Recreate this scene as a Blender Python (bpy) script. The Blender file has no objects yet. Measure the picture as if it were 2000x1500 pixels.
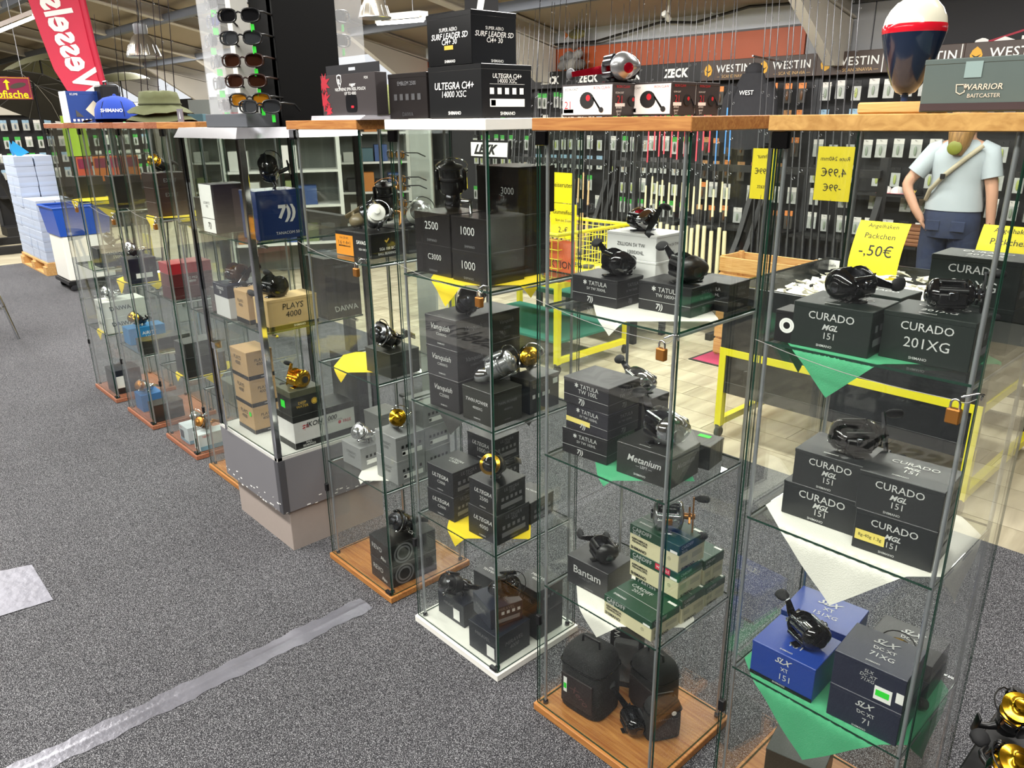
import bpy, math, random
from mathutils import Vector, Matrix
random.seed(7)
R_ = math.radians
scene = bpy.context.scene
col = scene.collection
# ---------------------------------------------------------------- camera
FPX = 1502.4; PITCH = R_(19.112); ROLL = R_(-0.70); HC = 1.6316; ROW = R_(132.7)
EX = (-math.cos(ROW), -math.sin(ROW)); EY = (math.sin(ROW), -math.cos(ROW))
def _room(v): return Vector((v[0]*EX[0]+v[1]*EX[1], v[0]*EY[0]+v[1]*EY[1], v[2]))
_f = Vector((0, math.cos(PITCH), -math.sin(PITCH))); _r = Vector((1, 0, 0)); _u = _r.cross(_f)
CR = _room(math.cos(ROLL)*_r+math.sin(ROLL)*_u); CU = _room(-math.sin(ROLL)*_r+math.cos(ROLL)*_u); CF = _room(_f)
CO = Vector((0, 0, HC))
cam_d = bpy.data.cameras.new('camera'); cam = bpy.data.objects.new('camera', cam_d); col.objects.link(cam)
cam_d.sensor_width = 36; cam_d.lens = 36*FPX/2000; cam_d.clip_start = 0.05; cam_d.clip_end = 200
m3 = Matrix((CR, CU, -CF)).transposed()
cam.matrix_basis = Matrix.Translation(CO) @ m3.to_4x4()
scene.camera = cam
# ---------------------------------------------------------------- world, lights, exposure
w = bpy.data.worlds.new('world'); scene.world = w; w.use_nodes = True
bg = w.node_tree.nodes['Background']; bg.inputs[0].default_value = (0.93, 0.96, 1.0, 1); bg.inputs[1].default_value = 0.75
def area(name, loc, size, power, color=(1, .97, .92), rot=(0, 0, 0)):
    d = bpy.data.lights.new(name, 'AREA'); d.shape = 'RECTANGLE'; d.size, d.size_y = size; d.energy = power; d.color = color
    o = bpy.data.objects.new(name, d); col.objects.link(o); o.location = loc; o.rotation_euler = rot
    return o
# rows of fluorescent tubes running along the aisles under the roof
area('tube_row_aisle', (-3.0, -0.6, 3.75), (10.0, .4), 480)
area('tube_row_cabinets', (-3.2, 2.6, 3.15), (7.0, .3), 230)
area('tube_row_wall', (-3.6, 5.0, 2.72), (6.5, .25), 190)
area('tube_row_opposite', (-4.0, -4.2, 3.3), (10.0, .4), 300)
area('tube_row_far_aisle', (-12.0, 0.6, 3.6), (7.0, .5), 420)
area('tube_row_far_shop', (-13.0, 5.0, 2.75), (7.0, .4), 300)
scene.view_settings.view_transform = 'Standard'; scene.view_settings.look = 'None'
scene.view_settings.exposure = 0.28; scene.view_settings.gamma = 1.0; scene.view_settings.use_curve_mapping = False
scene.cycles.max_bounces = 10; scene.cycles.transparent_max_bounces = 72; scene.cycles.diffuse_bounces = 3
scene.cycles.glossy_bounces = 4; scene.cycles.transmission_bounces = 6
scene.cycles.caustics_reflective = False; scene.cycles.caustics_refractive = False
scene.cycles.sample_clamp_indirect = 6.0
# ---------------------------------------------------------------- reading the survey: a sight line meets a known plane
def ray(x, y): return CF + CR*((x-1000)/FPX) + CU*((750-y)/FPX)
def az(x, y, z): d = ray(x, y); return CO + d*((z-HC)/d.z)
def ay(x, y, Y): d = ray(x, y); return CO + d*(Y/d.y)
def ax(x, y, X): d = ray(x, y); return CO + d*(X/d.x)
def zat(p, y):
    k = (750-y)/FPX; q = CU - CF*k
    return HC - (p[0]*q.x+p[1]*q.y)/q.z
# ---------------------------------------------------------------- materials
MATS = {}
def mat(name, color, rough=.5, metal=0.0, var=0.0, scale=40, bump=0.0, bscale=None, emit=0.0, coat=0.0, stretch=(1, 1, 1), spec=.5):
    if name in MATS: return MATS[name]
    m = bpy.data.materials.new(name); m.use_nodes = True; MATS[name] = m
    nt = m.node_tree; n = nt.nodes; l = nt.links; b = n['Principled BSDF']
    c = tuple(color)+(1,)
    b.inputs['Base Color'].default_value = c; b.inputs['Roughness'].default_value = rough; b.inputs['Metallic'].default_value = metal
    b.inputs['Specular IOR Level'].default_value = spec
    if coat: b.inputs['Coat Weight'].default_value = coat
    if emit: b.inputs['Emission Color'].default_value = c; b.inputs['Emission Strength'].default_value = emit
    if var or bump:
        tc = n.new('ShaderNodeTexCoord'); mp = n.new('ShaderNodeMapping'); mp.inputs['Scale'].default_value = stretch
        l.new(tc.outputs['Object'], mp.inputs[0]); no = n.new('ShaderNodeTexNoise'); no.inputs['Scale'].default_value = scale
        no.inputs['Detail'].default_value = 3; l.new(mp.outputs[0], no.inputs['Vector'])
        if var:
            mx = n.new('ShaderNodeMix'); mx.data_type = 'RGBA'
            mx.inputs[6].default_value = tuple(max(0, x*(1-var)) for x in color)+(1,)
            mx.inputs[7].default_value = tuple(min(1, x*(1+var)) for x in color)+(1,)
            l.new(no.outputs['Fac'], mx.inputs[0]); l.new(mx.outputs[2], b.inputs['Base Color'])
        if bump:
            bp = n.new('ShaderNodeBump'); bp.inputs['Strength'].default_value = bump; bp.inputs['Distance'].default_value = .003
            n2 = no
            if bscale: n2 = n.new('ShaderNodeTexNoise'); n2.inputs['Scale'].default_value = bscale; l.new(mp.outputs[0], n2.inputs['Vector'])
            l.new(n2.outputs['Fac'], bp.inputs['Height']); l.new(bp.outputs[0], b.inputs['Normal'])
    return m
def H(h):   # sRGB hex -> linear
    v = [int(h[i:i+2], 16)/255 for i in (0, 2, 4)]
    return tuple(x/12.92 if x <= .04045 else ((x+.055)/1.055)**2.4 for x in v)
def hm(h, rough=.5, metal=0.0, **k): return mat('m_%s_%d_%d' % (h, rough*100, metal*100)+('v' if k.get('var') else ''), H(h), rough, metal, **k)
def m_glass():
    m = bpy.data.materials.new('clear_glass'); m.use_nodes = True; nt = m.node_tree; n = nt.nodes; l = nt.links
    for x in list(n): n.remove(x)
    out = n.new('ShaderNodeOutputMaterial'); tr = n.new('ShaderNodeBsdfTransparent'); gl = n.new('ShaderNodeBsdfGlossy')
    tr.inputs[0].default_value = (.965, .98, .968, 1); gl.inputs['Roughness'].default_value = .0; gl.inputs[0].default_value = (1, 1, 1, 1)
    lw = n.new('ShaderNodeLayerWeight'); lw.inputs[0].default_value = .5
    p = n.new('ShaderNodeMath'); p.operation = 'POWER'; p.inputs[1].default_value = 4.5; l.new(lw.outputs['Facing'], p.inputs[0])
    a = n.new('ShaderNodeMath'); a.operation = 'MULTIPLY_ADD'; a.inputs[1].default_value = .8; a.inputs[2].default_value = .032; l.new(p.outputs[0], a.inputs[0])
    mx = n.new('ShaderNodeMixShader'); l.new(a.outputs[0], mx.inputs[0]); l.new(tr.outputs[0], mx.inputs[1]); l.new(gl.outputs[0], mx.inputs[2])
    l.new(mx.outputs[0], out.inputs[0]); return m
GLASS = m_glass()
def m_film(name, color, fac, rough=.1):
    m = bpy.data.materials.new(name); m.use_nodes = True; n = m.node_tree.nodes; l = m.node_tree.links
    b = n['Principled BSDF']; out = n['Material Output']; b.inputs['Base Color'].default_value = tuple(color)+(1,); b.inputs['Roughness'].default_value = rough
    tr = n.new('ShaderNodeBsdfTransparent'); mx = n.new('ShaderNodeMixShader'); mx.inputs[0].default_value = fac
    l.new(tr.outputs[0], mx.inputs[1]); l.new(b.outputs[0], mx.inputs[2]); l.new(mx.outputs[0], out.inputs[0]); return m
GEDGE = mat('glass_edge_green', H('16382b'), .08, 0)
ACRYL = m_film('clear_acrylic', (.9, .92, .95), .16, .05)
def m_carpet():
    m = bpy.data.materials.new('speckled_carpet'); m.use_nodes = True; nt = m.node_tree; n = nt.nodes; l = nt.links; b = n['Principled BSDF']
    tc = n.new('ShaderNodeTexCoord')
    n1 = n.new('ShaderNodeTexNoise'); n1.inputs['Scale'].default_value = 420; n1.inputs['Detail'].default_value = 2; n1.inputs['Roughness'].default_value = .75
    n2 = n.new('ShaderNodeTexNoise'); n2.inputs['Scale'].default_value = 1.3; n2.inputs['Detail'].default_value = 4
    n3 = n.new('ShaderNodeTexVoronoi'); n3.inputs['Scale'].default_value = 330
    for q in (n1, n2, n3): l.new(tc.outputs['Object'], q.inputs['Vector'])
    ad = n.new('ShaderNodeMath'); ad.operation = 'MULTIPLY_ADD'; ad.inputs[1].default_value = -.22; l.new(n3.outputs['Distance'], ad.inputs[0]); l.new(n1.outputs['Fac'], ad.inputs[2])
    r = n.new('ShaderNodeValToRGB'); e = r.color_ramp.elements
    e[0].position = .36; e[0].color = (.03, .03, .034, 1); e[1].position = .56; e[1].color = (.52, .52, .54, 1)
    x = r.color_ramp.elements.new(.45); x.color = (.135, .135, .145, 1)
    l.new(ad.outputs[0], r.inputs[0])
    mx = n.new('ShaderNodeMix'); mx.data_type = 'RGBA'; mx.blend_type = 'MULTIPLY'; mx.inputs[0].default_value = .35
    l.new(r.outputs[0], mx.inputs[6]); l.new(n2.outputs['Fac'], mx.inputs[7]); l.new(mx.outputs[2], b.inputs['Base Color'])
    b.inputs['Roughness'].default_value = .95; b.inputs['Specular IOR Level'].default_value = .1
    bp = n.new('ShaderNodeBump'); bp.inputs['Strength'].default_value = .5; bp.inputs['Distance'].default_value = .004
    l.new(n1.outputs['Fac'], bp.inputs['Height']); l.new(bp.outputs[0], b.inputs['Normal']); return m
def m_wood(name, c1, c2, stretch=(1, 14, 14), scale=6, rough=.45, dist=1.5):
    if name in MATS: return MATS[name]
    m = bpy.data.materials.new(name); m.use_nodes = True; MATS[name] = m; nt = m.node_tree; n = nt.nodes; l = nt.links; b = n['Principled BSDF']
    tc = n.new('ShaderNodeTexCoord'); mp = n.new('ShaderNodeMapping'); mp.inputs['Scale'].default_value = stretch
    no = n.new('ShaderNodeTexNoise'); no.inputs['Scale'].default_value = scale; no.inputs['Detail'].default_value = 5; no.inputs['Distortion'].default_value = dist
    r = n.new('ShaderNodeValToRGB'); r.color_ramp.elements[0].position = .3; r.color_ramp.elements[1].position = .7
    r.color_ramp.elements[0].color = tuple(c1)+(1,); r.color_ramp.elements[1].color = tuple(c2)+(1,)
    l.new(tc.outputs['Object'], mp.inputs[0]); l.new(mp.outputs[0], no.inputs['Vector']); l.new(no.outputs['Fac'], r.inputs[0]); l.new(r.outputs[0], b.inputs['Base Color'])
    b.inputs['Roughness'].default_value = rough; return m
BIRCH = m_wood('beech_veneer', H('96592a'), H('bd8648'))
BIRCHD = m_wood('beech_veneer_reddish', H('8a4d34'), H('a87054'))
CHIP = m_wood('chipped_veneer', H('a3763a'), H('c89d5a'), (2, 3, 3), 14)
WHITE = mat('white_laminate', H('efeee6'), .35, var=.03)
RODM = mat('satin_metal_rod', H('b9bcc0'), .32, .75)
CHROME = mat('chrome', H('d6d8da'), .08, 1.0)
DCHROME = mat('dark_chrome', H('6b6c70'), .16, 1.0)
BLACKP = mat('black_plastic', H('0f0f11'), .35)
GLOSSB = mat('gloss_black', H('0a0a0c'), .12, .3, coat=.6)
RUBBER = mat('black_rubber', H('1b1b1d'), .75)
GUN = mat('gunmetal', H('4a4b50'), .25, .9)
SILVER = mat('silver_paint', H('b4b6b8'), .25, .85)
GOLD = mat('gold_metal', H('d8a62a'), .18, 1.0)
BRASS = mat('brass', H('b47a3c'), .35, .8)
REDM = mat('red_anodised', H('b3142a'), .2, .7)
INK = mat('silver_ink', H('c9cac8'), .5); INKW = mat('white_ink', H('f2f2ee'), .55); INKD = mat('dull_ink', H('77777a'), .5)
INKB = mat('black_ink', H('161616'), .6); INKR = mat('red_ink', H('c2202e'), .55); INKG = mat('gold_ink', H('d9b23f'), .45)
NEON = mat('neon_green_tag', H('2bdc35'), .6); PAPER = mat('white_paper', H('f0f0ec'), .8, var=.03)
YCLOTH = mat('yellow_cloth', H('f2d51f'), .9, var=.06, scale=25, bump=.3, bscale=400)
WCLOTH = mat('white_cloth', H('eeece2'), .9, var=.03, scale=25, bump=.3, bscale=400)
GCLOTH = mat('green_cloth', H('4ba878'), .9, var=.06, scale=25, bump=.3, bscale=400)
KCLOTH = mat('grey_cloth', H('3b3b3a'), .9, var=.06, scale=25, bump=.3, bscale=400)
# ---------------------------------------------------------------- mesh builder
class MB:
    def __init__(s): s.v = []; s.f = []; s.m = []
    def add(s, vs, fs, mi=0, M=None):
        o = len(s.v)
        s.v += [tuple(M @ Vector(p)) if M is not None else tuple(p) for p in vs]
        s.f += [tuple(i+o for i in f) for f in fs]; s.m += [mi]*len(fs); return s
    def box(s, x0, x1, y0, y1, z0, z1, mi=0, M=None):
        vs = [(x, y, z) for z in (z0, z1) for y in (y0, y1) for x in (x0, x1)]
        return s.add(vs, [(0, 2, 3, 1), (4, 5, 7, 6), (0, 1, 5, 4), (2, 6, 7, 3), (0, 4, 6, 2), (1, 3, 7, 5)], mi, M)
    def cbox(s, c, d, mi=0, M=None):
        return s.box(c[0]-d[0]/2, c[0]+d[0]/2, c[1]-d[1]/2, c[1]+d[1]/2, c[2]-d[2]/2, c[2]+d[2]/2, mi, M)
    def rbox(s, x0, x1, y0, y1, z0, z1, r=.001, mi=0, M=None):
        # box with chamfered edges
        vs = []; idx = {}
        for i, x in enumerate((x0, x1)):
            for j, y in enumerate((y0, y1)):
                for k, z in enumerate((z0, z1)):
                    sx, sy, sz = (1 if i == 0 else -1), (1 if j == 0 else -1), (1 if k == 0 else -1)
                    idx[i, j, k] = len(vs)
                    vs += [(x, y+sy*r, z+sz*r), (x+sx*r, y, z+sz*r), (x+sx*r, y+sy*r, z)]
        g = lambda i, j, k, a: idx[i, j, k]+a
        fs = []
        for q in (0, 1):
            a = [g(q, 0, 0, 0), g(q, 1, 0, 0), g(q, 1, 1, 0), g(q, 0, 1, 0)]; fs.append(tuple(a if q else a[::-1]))
            a = [g(0, q, 0, 1), g(0, q, 1, 1), g(1, q, 1, 1), g(1, q, 0, 1)]; fs.append(tuple(a if q else a[::-1]))
            a = [g(0, 0, q, 2), g(1, 0, q, 2), g(1, 1, q, 2), g(0, 1, q, 2)]; fs.append(tuple(a if q else a[::-1]))
        for j in (0, 1):
            for k in (0, 1):
                a = [g(0, j, k, 1), g(1, j, k, 1), g(1, j, k, 2), g(0, j, k, 2)]; fs.append(tuple(a if j != k else a[::-1]))
                a = [g(j, 0, k, 0), g(j, 1, k, 0), g(j, 1, k, 2), g(j, 0, k, 2)]; fs.append(tuple(a if j == k else a[::-1]))
                a = [g(j, k, 0, 0), g(j, k, 1, 0), g(j, k, 1, 1), g(j, k, 0, 1)]; fs.append(tuple(a if j != k else a[::-1]))
        for i in (0, 1):
            for j in (0, 1):
                for k in (0, 1):
                    a = [g(i, j, k, 0), g(i, j, k, 1), g(i, j, k, 2)]; fs.append(tuple(a if (i+j+k) % 2 == 1 else a[::-1]))
        return s.add(vs, fs, mi, M)
    def tube(s, pts, r, n=8, mi=0, cap=True, M=None):
        pts = [Vector(p) for p in pts]; rs = r if isinstance(r, (list, tuple)) else [r]*len(pts)
        vs = []; fs = []; up = None
        for i, p in enumerate(pts):
            t = (pts[min(i+1, len(pts)-1)]-pts[max(i-1, 0)])
            t = t.normalized() if t.length > 1e-9 else Vector((0, 0, 1))
            if up is None: up = Vector((0, 0, 1)) if abs(t.z) < .9 else Vector((1, 0, 0))
            a = t.cross(up)
            if a.length < 1e-6: a = t.cross(Vector((0, 1, 0)))
            a.normalize(); b = a.cross(t).normalized(); up = b
            for k in range(n):
                th = 2*math.pi*k/n; vs.append(p+(a*math.cos(th)+b*math.sin(th))*rs[i])
        for i in range(len(pts)-1):
            for k in range(n):
                fs.append((i*n+k, (i+1)*n+k, (i+1)*n+(k+1) % n, i*n+(k+1) % n))
        if cap: fs.append(tuple(range(n))); fs.append(tuple(reversed(range((len(pts)-1)*n, len(pts)*n))))
        return s.add(vs, fs, mi, M)
    def lathe(s, prof, n=20, mi=0, M=None, mis=None, sc=(1, 1)):
        # profile of (r, z) about the z axis
        vs = []; fs = []; o = len(s.v)
        for r, z in prof:
            for k in range(n):
                th = 2*math.pi*k/n; vs.append((r*math.cos(th)*sc[0], r*math.sin(th)*sc[1], z))
        ms = []
        for i in range(len(prof)-1):
            for k in range(n):
                fs.append((i*n+k, i*n+(k+1) % n, (i+1)*n+(k+1) % n, (i+1)*n+k)); ms.append(mis[i] if mis else mi)
        fs.append(tuple(reversed(range(n)))); ms.append(mis[0] if mis else mi)
        fs.append(tuple(range((len(prof)-1)*n, len(prof)*n))); ms.append(mis[-1] if mis else mi)
        s.add(vs, fs, mi, M); s.m[-len(fs):] = ms; return s
    def prism(s, poly, z0, z1, mi=0, M=None):
        n = len(poly); vs = [(x, y, z0) for x, y in poly]+[(x, y, z1) for x, y in poly]
        fs = [tuple(reversed(range(n))), tuple(range(n, 2*n))]+[(i, (i+1) % n, n+(i+1) % n, n+i) for i in range(n)]
        return s.add(vs, fs, mi, M)
    def ball(s, c, r, n=12, mi=0, sc=(1, 1, 1), M=None):
        c = Vector(c); T = Matrix.Translation(c) @ Matrix.Diagonal((sc[0], sc[1], sc[2], 1))
        if M is not None: T = M @ T
        return s.lathe([(max(r*math.sin(math.pi*i/n), 1e-5), -r*math.cos(math.pi*i/n)) for i in range(n+1)], n+2, mi, T)
    def grid(s, fn, nu, nv, mi=0, M=None, flip=False):
        vs = [fn(i/nu, j/nv) for j in range(nv+1) for i in range(nu+1)]
        fs = [(j*(nu+1)+i, j*(nu+1)+i+1, (j+1)*(nu+1)+i+1, (j+1)*(nu+1)+i) for j in range(nv) for i in range(nu)]
        if flip: fs = [f[::-1] for f in fs]
        return s.add(vs, fs, mi, M)
    def mesh(s, name, mats, smooth=None):
        me = bpy.data.meshes.new(name); me.from_pydata(s.v, [], s.f)
        for m in (mats if isinstance(mats, (list, tuple)) else [mats]): me.materials.append(m)
        me.polygons.foreach_set('material_index', s.m)
        if smooth:
            me.polygons.foreach_set('use_smooth', [True]*len(s.f)); me.set_sharp_from_angle(angle=R_(smooth))
        me.update(); return me
    def build(s, name, mats, parent=None, M=None, smooth=None):
        return put(name, s.mesh(name, mats, smooth), parent, M)
def put(name, data, parent=None, M=None):
    o = bpy.data.objects.new(name, data); col.objects.link(o)
    if parent is not None: o.parent = parent
    if M is not None: o.matrix_basis = M
    return o
def T(x, y=None, z=None):
    return Matrix.Translation(Vector((x, y, z)) if y is not None else Vector(x))
def RX(a): return Matrix.Rotation(R_(a), 4, 'X')
def RY(a): return Matrix.Rotation(R_(a), 4, 'Y')
def RZ(a): return Matrix.Rotation(R_(a), 4, 'Z')
def S(x, y=None, z=None): return Matrix.Diagonal((x, x if y is None else y, x if z is None else z, 1))
def tag(o, label=None, cat=None, group=None, kind=None):
    if label: o['label'] = label
    if cat: o['category'] = cat
    if group: o['group'] = group
    if kind: o['kind'] = kind
    return o
def thing(name, label, cat, loc=(0, 0, 0), rz=0, group=None, M=None):
    o = bpy.data.objects.new(name, None); col.objects.link(o); o.empty_display_size = .05
    o.matrix_basis = M if M is not None else T(loc) @ RZ(rz)
    return tag(o, label, cat, group)
def dup(root, M, label=None, group=None, mats=None):
    r = root.copy(); col.objects.link(r); r.matrix_basis = M
    if label: r['label'] = label
    if group: r['group'] = group
    for ch in list(root.children):
        c = ch.copy(); col.objects.link(c); c.parent = r
        for g in list(ch.children):
            d = g.copy(); col.objects.link(d); d.parent = c
    return r
# ---------------------------------------------------------------- lettering (flat print)
_TX = {}
def text_mesh(s, shear=0, bold=0, space=1.0):
    k = (s, shear, bold, space)
    if k in _TX: return _TX[k]
    cu = bpy.data.curves.new('lettering', 'FONT'); cu.body = s; cu.size = 1; cu.align_x = 'CENTER'; cu.align_y = 'CENTER'; cu.resolution_u = 2
    cu.shear = shear; cu.offset = bold; cu.space_character = space; cu.space_line = .95
    o = bpy.data.objects.new('tmp', cu); col.objects.link(o)
    dg = bpy.context.evaluated_depsgraph_get(); me = bpy.data.meshes.new_from_object(o.evaluated_get(dg))
    bpy.data.objects.remove(o); bpy.data.curves.remove(cu)
    xs = [v.co.x for v in me.vertices] or [0, 1]; ys = [v.co.y for v in me.vertices] or [0, 1]
    cx, cy = (min(xs)+max(xs))/2, (min(ys)+max(ys))/2
    me.transform(T(-cx, -cy, 0)); me.name = 'lettering'
    _TX[k] = (me, max(max(xs)-min(xs), .01), max(max(ys)-min(ys), .01)); return _TX[k]
_TM = {}
def lettering(s, parent, M, width=None, height=None, m=None, shear=0, bold=0, space=1.0, mirror=False, name='lettering'):
    me, w0, h0 = text_mesh(s, shear, bold, space); m = m or INK
    key = (me.name, m.name)
    if key not in _TM:
        c = me.copy(); c.materials.clear(); c.materials.append(m); _TM[key] = c
    if width and height: sx, sy = width/w0, height/h0
    elif width: sx = sy = width/w0
    else: sx = sy = height/h0
    return put(name, _TM[key], parent, M @ S(-sx if mirror else sx, sy, 1))
def face(dims, f, u, v, off=.0008):
    # matrix on a face of a w x d x h box whose base centre is the origin; x runs to the reader's right, y up
    W, D, Hh = dims
    if f == 'F': return T((u-.5)*W, -D/2-off, v*Hh) @ RX(90)
    if f == 'R': return T(W/2+off, (u-.5)*D, v*Hh) @ RZ(90) @ RX(90)
    if f == 'T': return T((u-.5)*W, (v-.5)*D, Hh+off)
    if f == 'L': return T(-W/2-off, (.5-u)*D, v*Hh) @ RZ(-90) @ RX(90)
    if f == 'B': return T((.5-u)*W, D/2+off, v*Hh) @ RZ(180) @ RX(90)
def panel(parent, dims, f, u, v, w, h, m, name='printed_panel', off=.0006, r=0):
    pts = [(-w/2, -h/2), (w/2, -h/2), (w/2, h/2), (-w/2, h/2)]
    if r:
        pts = []
        for cx, cy, a0 in ((w/2-r, -h/2+r, -90), (w/2-r, h/2-r, 0), (-w/2+r, h/2-r, 90), (-w/2+r, -h/2+r, 180)):
            pts += [(cx+r*math.cos(R_(a0+a)), cy+r*math.sin(R_(a0+a))) for a in (0, 30, 60, 90)]
    b = MB().add([(x, y, 0) for x, y in pts], [tuple(range(len(pts)))])
    return b.build(name, m, parent, face(dims, f, u, v, off))
# ---------------------------------------------------------------- the hall
def struct(o, label=None):
    o['kind'] = 'structure'
    if label: o['label'] = label
    return o
CARPET = m_carpet()
VINYL = m_wood('pale_oak_vinyl', H('958c76'), H('bfb79e'), (6, 1, 1), 2.2, .35, .6)
b = MB().box(-30, 6, -8, 7.3, -.06, -.012); struct(b.build('floor', mat('screed', H('777a75'), .8)), 'floor slab under the shop')
floor = bpy.data.objects['floor']
# vinyl planks laid along X beyond the carpet
PL = MB().box(0, 1.2, 0, .196, -.012, 0).mesh('plank', VINYL)
PLB = MB().box(0, 1.2, 0, .196, -.012, 0).mesh('plank', m_wood('pale_oak_vinyl_b', H('9b917c'), H('c6bea5'), (6, 1, 1), 2.2, .35, .6))
k = 0
for j in range(16):
    y = 3.22+j*.2
    for i in range(10):
        x = -8.6+i*1.204+(j % 3)*.4
        if x > 1.5: continue
        put('plank', (PL, PLB)[(i*7+j*3) % 5 < 2], floor, T(x, y, 0)); k += 1
b = MB().box(-30, -11.05, -8, 7.2, -.012, 0).box(-11.05, -8.6, 3.22, 7.2, -.012, 0).box(1.5, 6, 3.22, 7.2, -.012, 0)
b.build('far_planking', VINYL, floor)
# the carpet field, cut along two seams
b = MB().box(-11.05, -2.075, -8, 3.22, -.012, .004).box(-2.072, 6, -8, 3.22, -.012, .004)
c = struct(b.build('floor_carpet', CARPET), 'dark grey speckled carpet along the display cabinets')
# worn tape over the seam, its silver lamp sheen put into the mottled grey
b = MB(); w0 = .043
def tp(u, v):
    y = -.35+1.545*u; ww = .042+.004*math.sin(u*47)+.003*math.sin(u*131)
    zc = .0055+.0022*math.exp(-((v-.5)/.09)**2)+.0006*math.sin(u*260+v*9)
    return (-2.073+.008*math.sin(u*3)+(v-.5)*2*ww, y, zc)
b.grid(tp, 90, 14, flip=True)
m = mat('worn_tape_with_sheen', H('77777f'), .33, .45, var=.4, scale=7, bump=.5, bscale=60)
tag(b.build('seam_tape', m, smooth=60), 'long grey duct tape strip over the carpet seam', 'tape')
b = MB()
P = [az(-60, 1128, .006), az(62, 1103, .006), az(104, 1172, .006), az(-60, 1222, .006)]
def pt(u, v):
    q = (P[0]*(1-u)+P[1]*u)*(1-v)+(P[3]*(1-u)+P[2]*u)*v
    return (q.x, q.y, .0072+.0005*math.sin(u*23+3*math.sin(v*11))*math.sin(v*19+2*math.sin(u*7)))
b.grid(pt, 40, 30)
tag(b.build('floor_tape_patch', mat('silver_tape_patch', H('74747e'), .45, .3, var=.25, scale=12, bump=.6, bscale=45), smooth=60), 'square crinkled silver tape patch on the carpet', 'tape')
# back wall with orange fascia, pale light band and grey cladding
WALLY = 7.15
struct(MB().box(-30, 6, WALLY, WALLY+.1, 0, 2.11).build('wall_back', mat('charcoal_wall', H('26262a'), .8, var=.15, scale=3)), 'dark wall behind the tackle racks')
wb = bpy.data.objects['wall_back']
MB().box(-9.5, -3.75, WALLY-.03, WALLY+.06, 2.10, 2.385).build('orange_fascia', mat('orange_panel', H('b4552c'), .45, var=.08, scale=2), wb)
MB().box(-9.5, -3.75, WALLY-.035, WALLY+.06, 2.385, 2.402).build('fascia_trim', mat('grey_trim', H('5e5e60'), .5), wb)
MB().box(-9.5, -3.75, WALLY+.0, WALLY+.06, 2.402, 2.62).build('pale_band', mat('pale_band', H('d9dde2'), .6, var=.08, scale=4), wb)
GP = mat('grey_cladding', H('9c9d9f'), .5, var=.05, scale=3)
for i in range(18):
    x = -3.75+i*.3
    MB().rbox(x+.004, x+.296, WALLY-.02, WALLY+.06, 2.10, 2.52, .006).build('cladding_panel', GP, wb)
MB().box(-3.75, 2, WALLY-.05, WALLY+.02, 2.52, 2.545).build('cladding_trim', mat('grey_trim', H('5e5e60'), .5), wb)
MB().box(-3.75, 2, WALLY-.0, WALLY+.06, 2.545, 2.75).build('pale_band', mat('pale_band', H('d9dde2'), .6), wb)
MB().tube([(-7.3, 7.06, 2.44), (-6.2, 7.05, 2.42), (-5.6, 7.05, 2.50), (-5.3, 7.05, 2.54), (-4.9, 7.05, 2.50), (-4.3, 7.05, 2.585), (-3.9, 7.05, 2.57), (-3.2, 7.05, 2.64), (-2.2, 7.05, 2.6)], .014, 6).build('cable', BLACKP, wb)
# far gable
struct(MB().box(-24.1, -24, -8, 7.2, 0, 4.5).build('wall_left', mat('far_wall', H('b9b1a0'), .8, var=.12, scale=1.2)), 'far end wall of the shop')
# the other side of the hall: shelving-dark wall across the aisle and the near end wall
struct(MB().box(-24, 6, -7.1, -7, 0, 3.0).build('wall_front', mat('far_aisle_wall', H('4b4742'), .8, var=.3, scale=1.5)), 'wall across the aisle opposite the cabinets')
struct(MB().box(6, 6.1, -8, 7.2, 0, 4.3).build('wall_right', mat('near_end_wall', H('6a645c'), .8, var=.2, scale=1.2)), 'near end wall of the shop')
# pitched roof: rises from the back wall to a ridge over the aisle
def roofz(y): return 2.58+(WALLY-y)*.21
CE = mat('roof_lining', H('a89a84'), .42, var=.12, scale=1.1, stretch=(.3, 3, 1))
yr = -1.2
b = MB().add([(-24, WALLY, roofz(WALLY)), (6, WALLY, roofz(WALLY)), (6, yr, roofz(yr)), (-24, yr, roofz(yr))], [(0, 1, 2, 3)])
b.add([(-24, yr, roofz(yr)), (6, yr, roofz(yr)), (6, -8, roofz(yr)-1.4), (-24, -8, roofz(yr)-1.4)], [(0, 1, 2, 3)])
struct(b.build('ceiling', CE), 'pitched brown roof lining')
ce = bpy.data.objects['ceiling']
RAF = mat('pale_rafter', H('cfc9be'), .5, var=.06, scale=2); STL = mat('grey_purlin', H('6f7580'), .5)
for x in (-3.36, -6.9, -9.4, -11.9, -14.4, -17, -19.8):
    b = MB()
    y0, y1 = WALLY-.05, yr
    for (dx, za, zb) in ((.07, -.19, -.175), (.012, -.18, -.02), (.07, -.035, -.015)):
        b.add([(x+sx*dx, y, roofz(y)+z) for y in (y0, y1) for z in (za, zb) for sx in (-1, 1)], [(0, 1, 3, 2), (4, 6, 7, 5), (0, 4, 5, 1), (2, 3, 7, 6), (0, 2, 6, 4), (1, 5, 7, 3)])
    # haunch and column at the wall
    b.prism([(WALLY-1.3, roofz(WALLY-1.3)-.19), (WALLY-.3, 2.02), (WALLY-.06, 2.02), (WALLY-.06, roofz(WALLY)-.19)], -.05, .05, 0, T(x, 0, 0) @ Matrix(((0, 0, 1, 0), (1, 0, 0, 0), (0, 1, 0, 0), (0, 0, 0, 1))))
    if x < -8.5: b.box(x-.07, x+.07, WALLY-.3, WALLY-.05, 0, 2.05)
    struct(b.build('trim_%d' % (1+int(-x)), RAF), 'pale steel portal frame under the roof')
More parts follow.
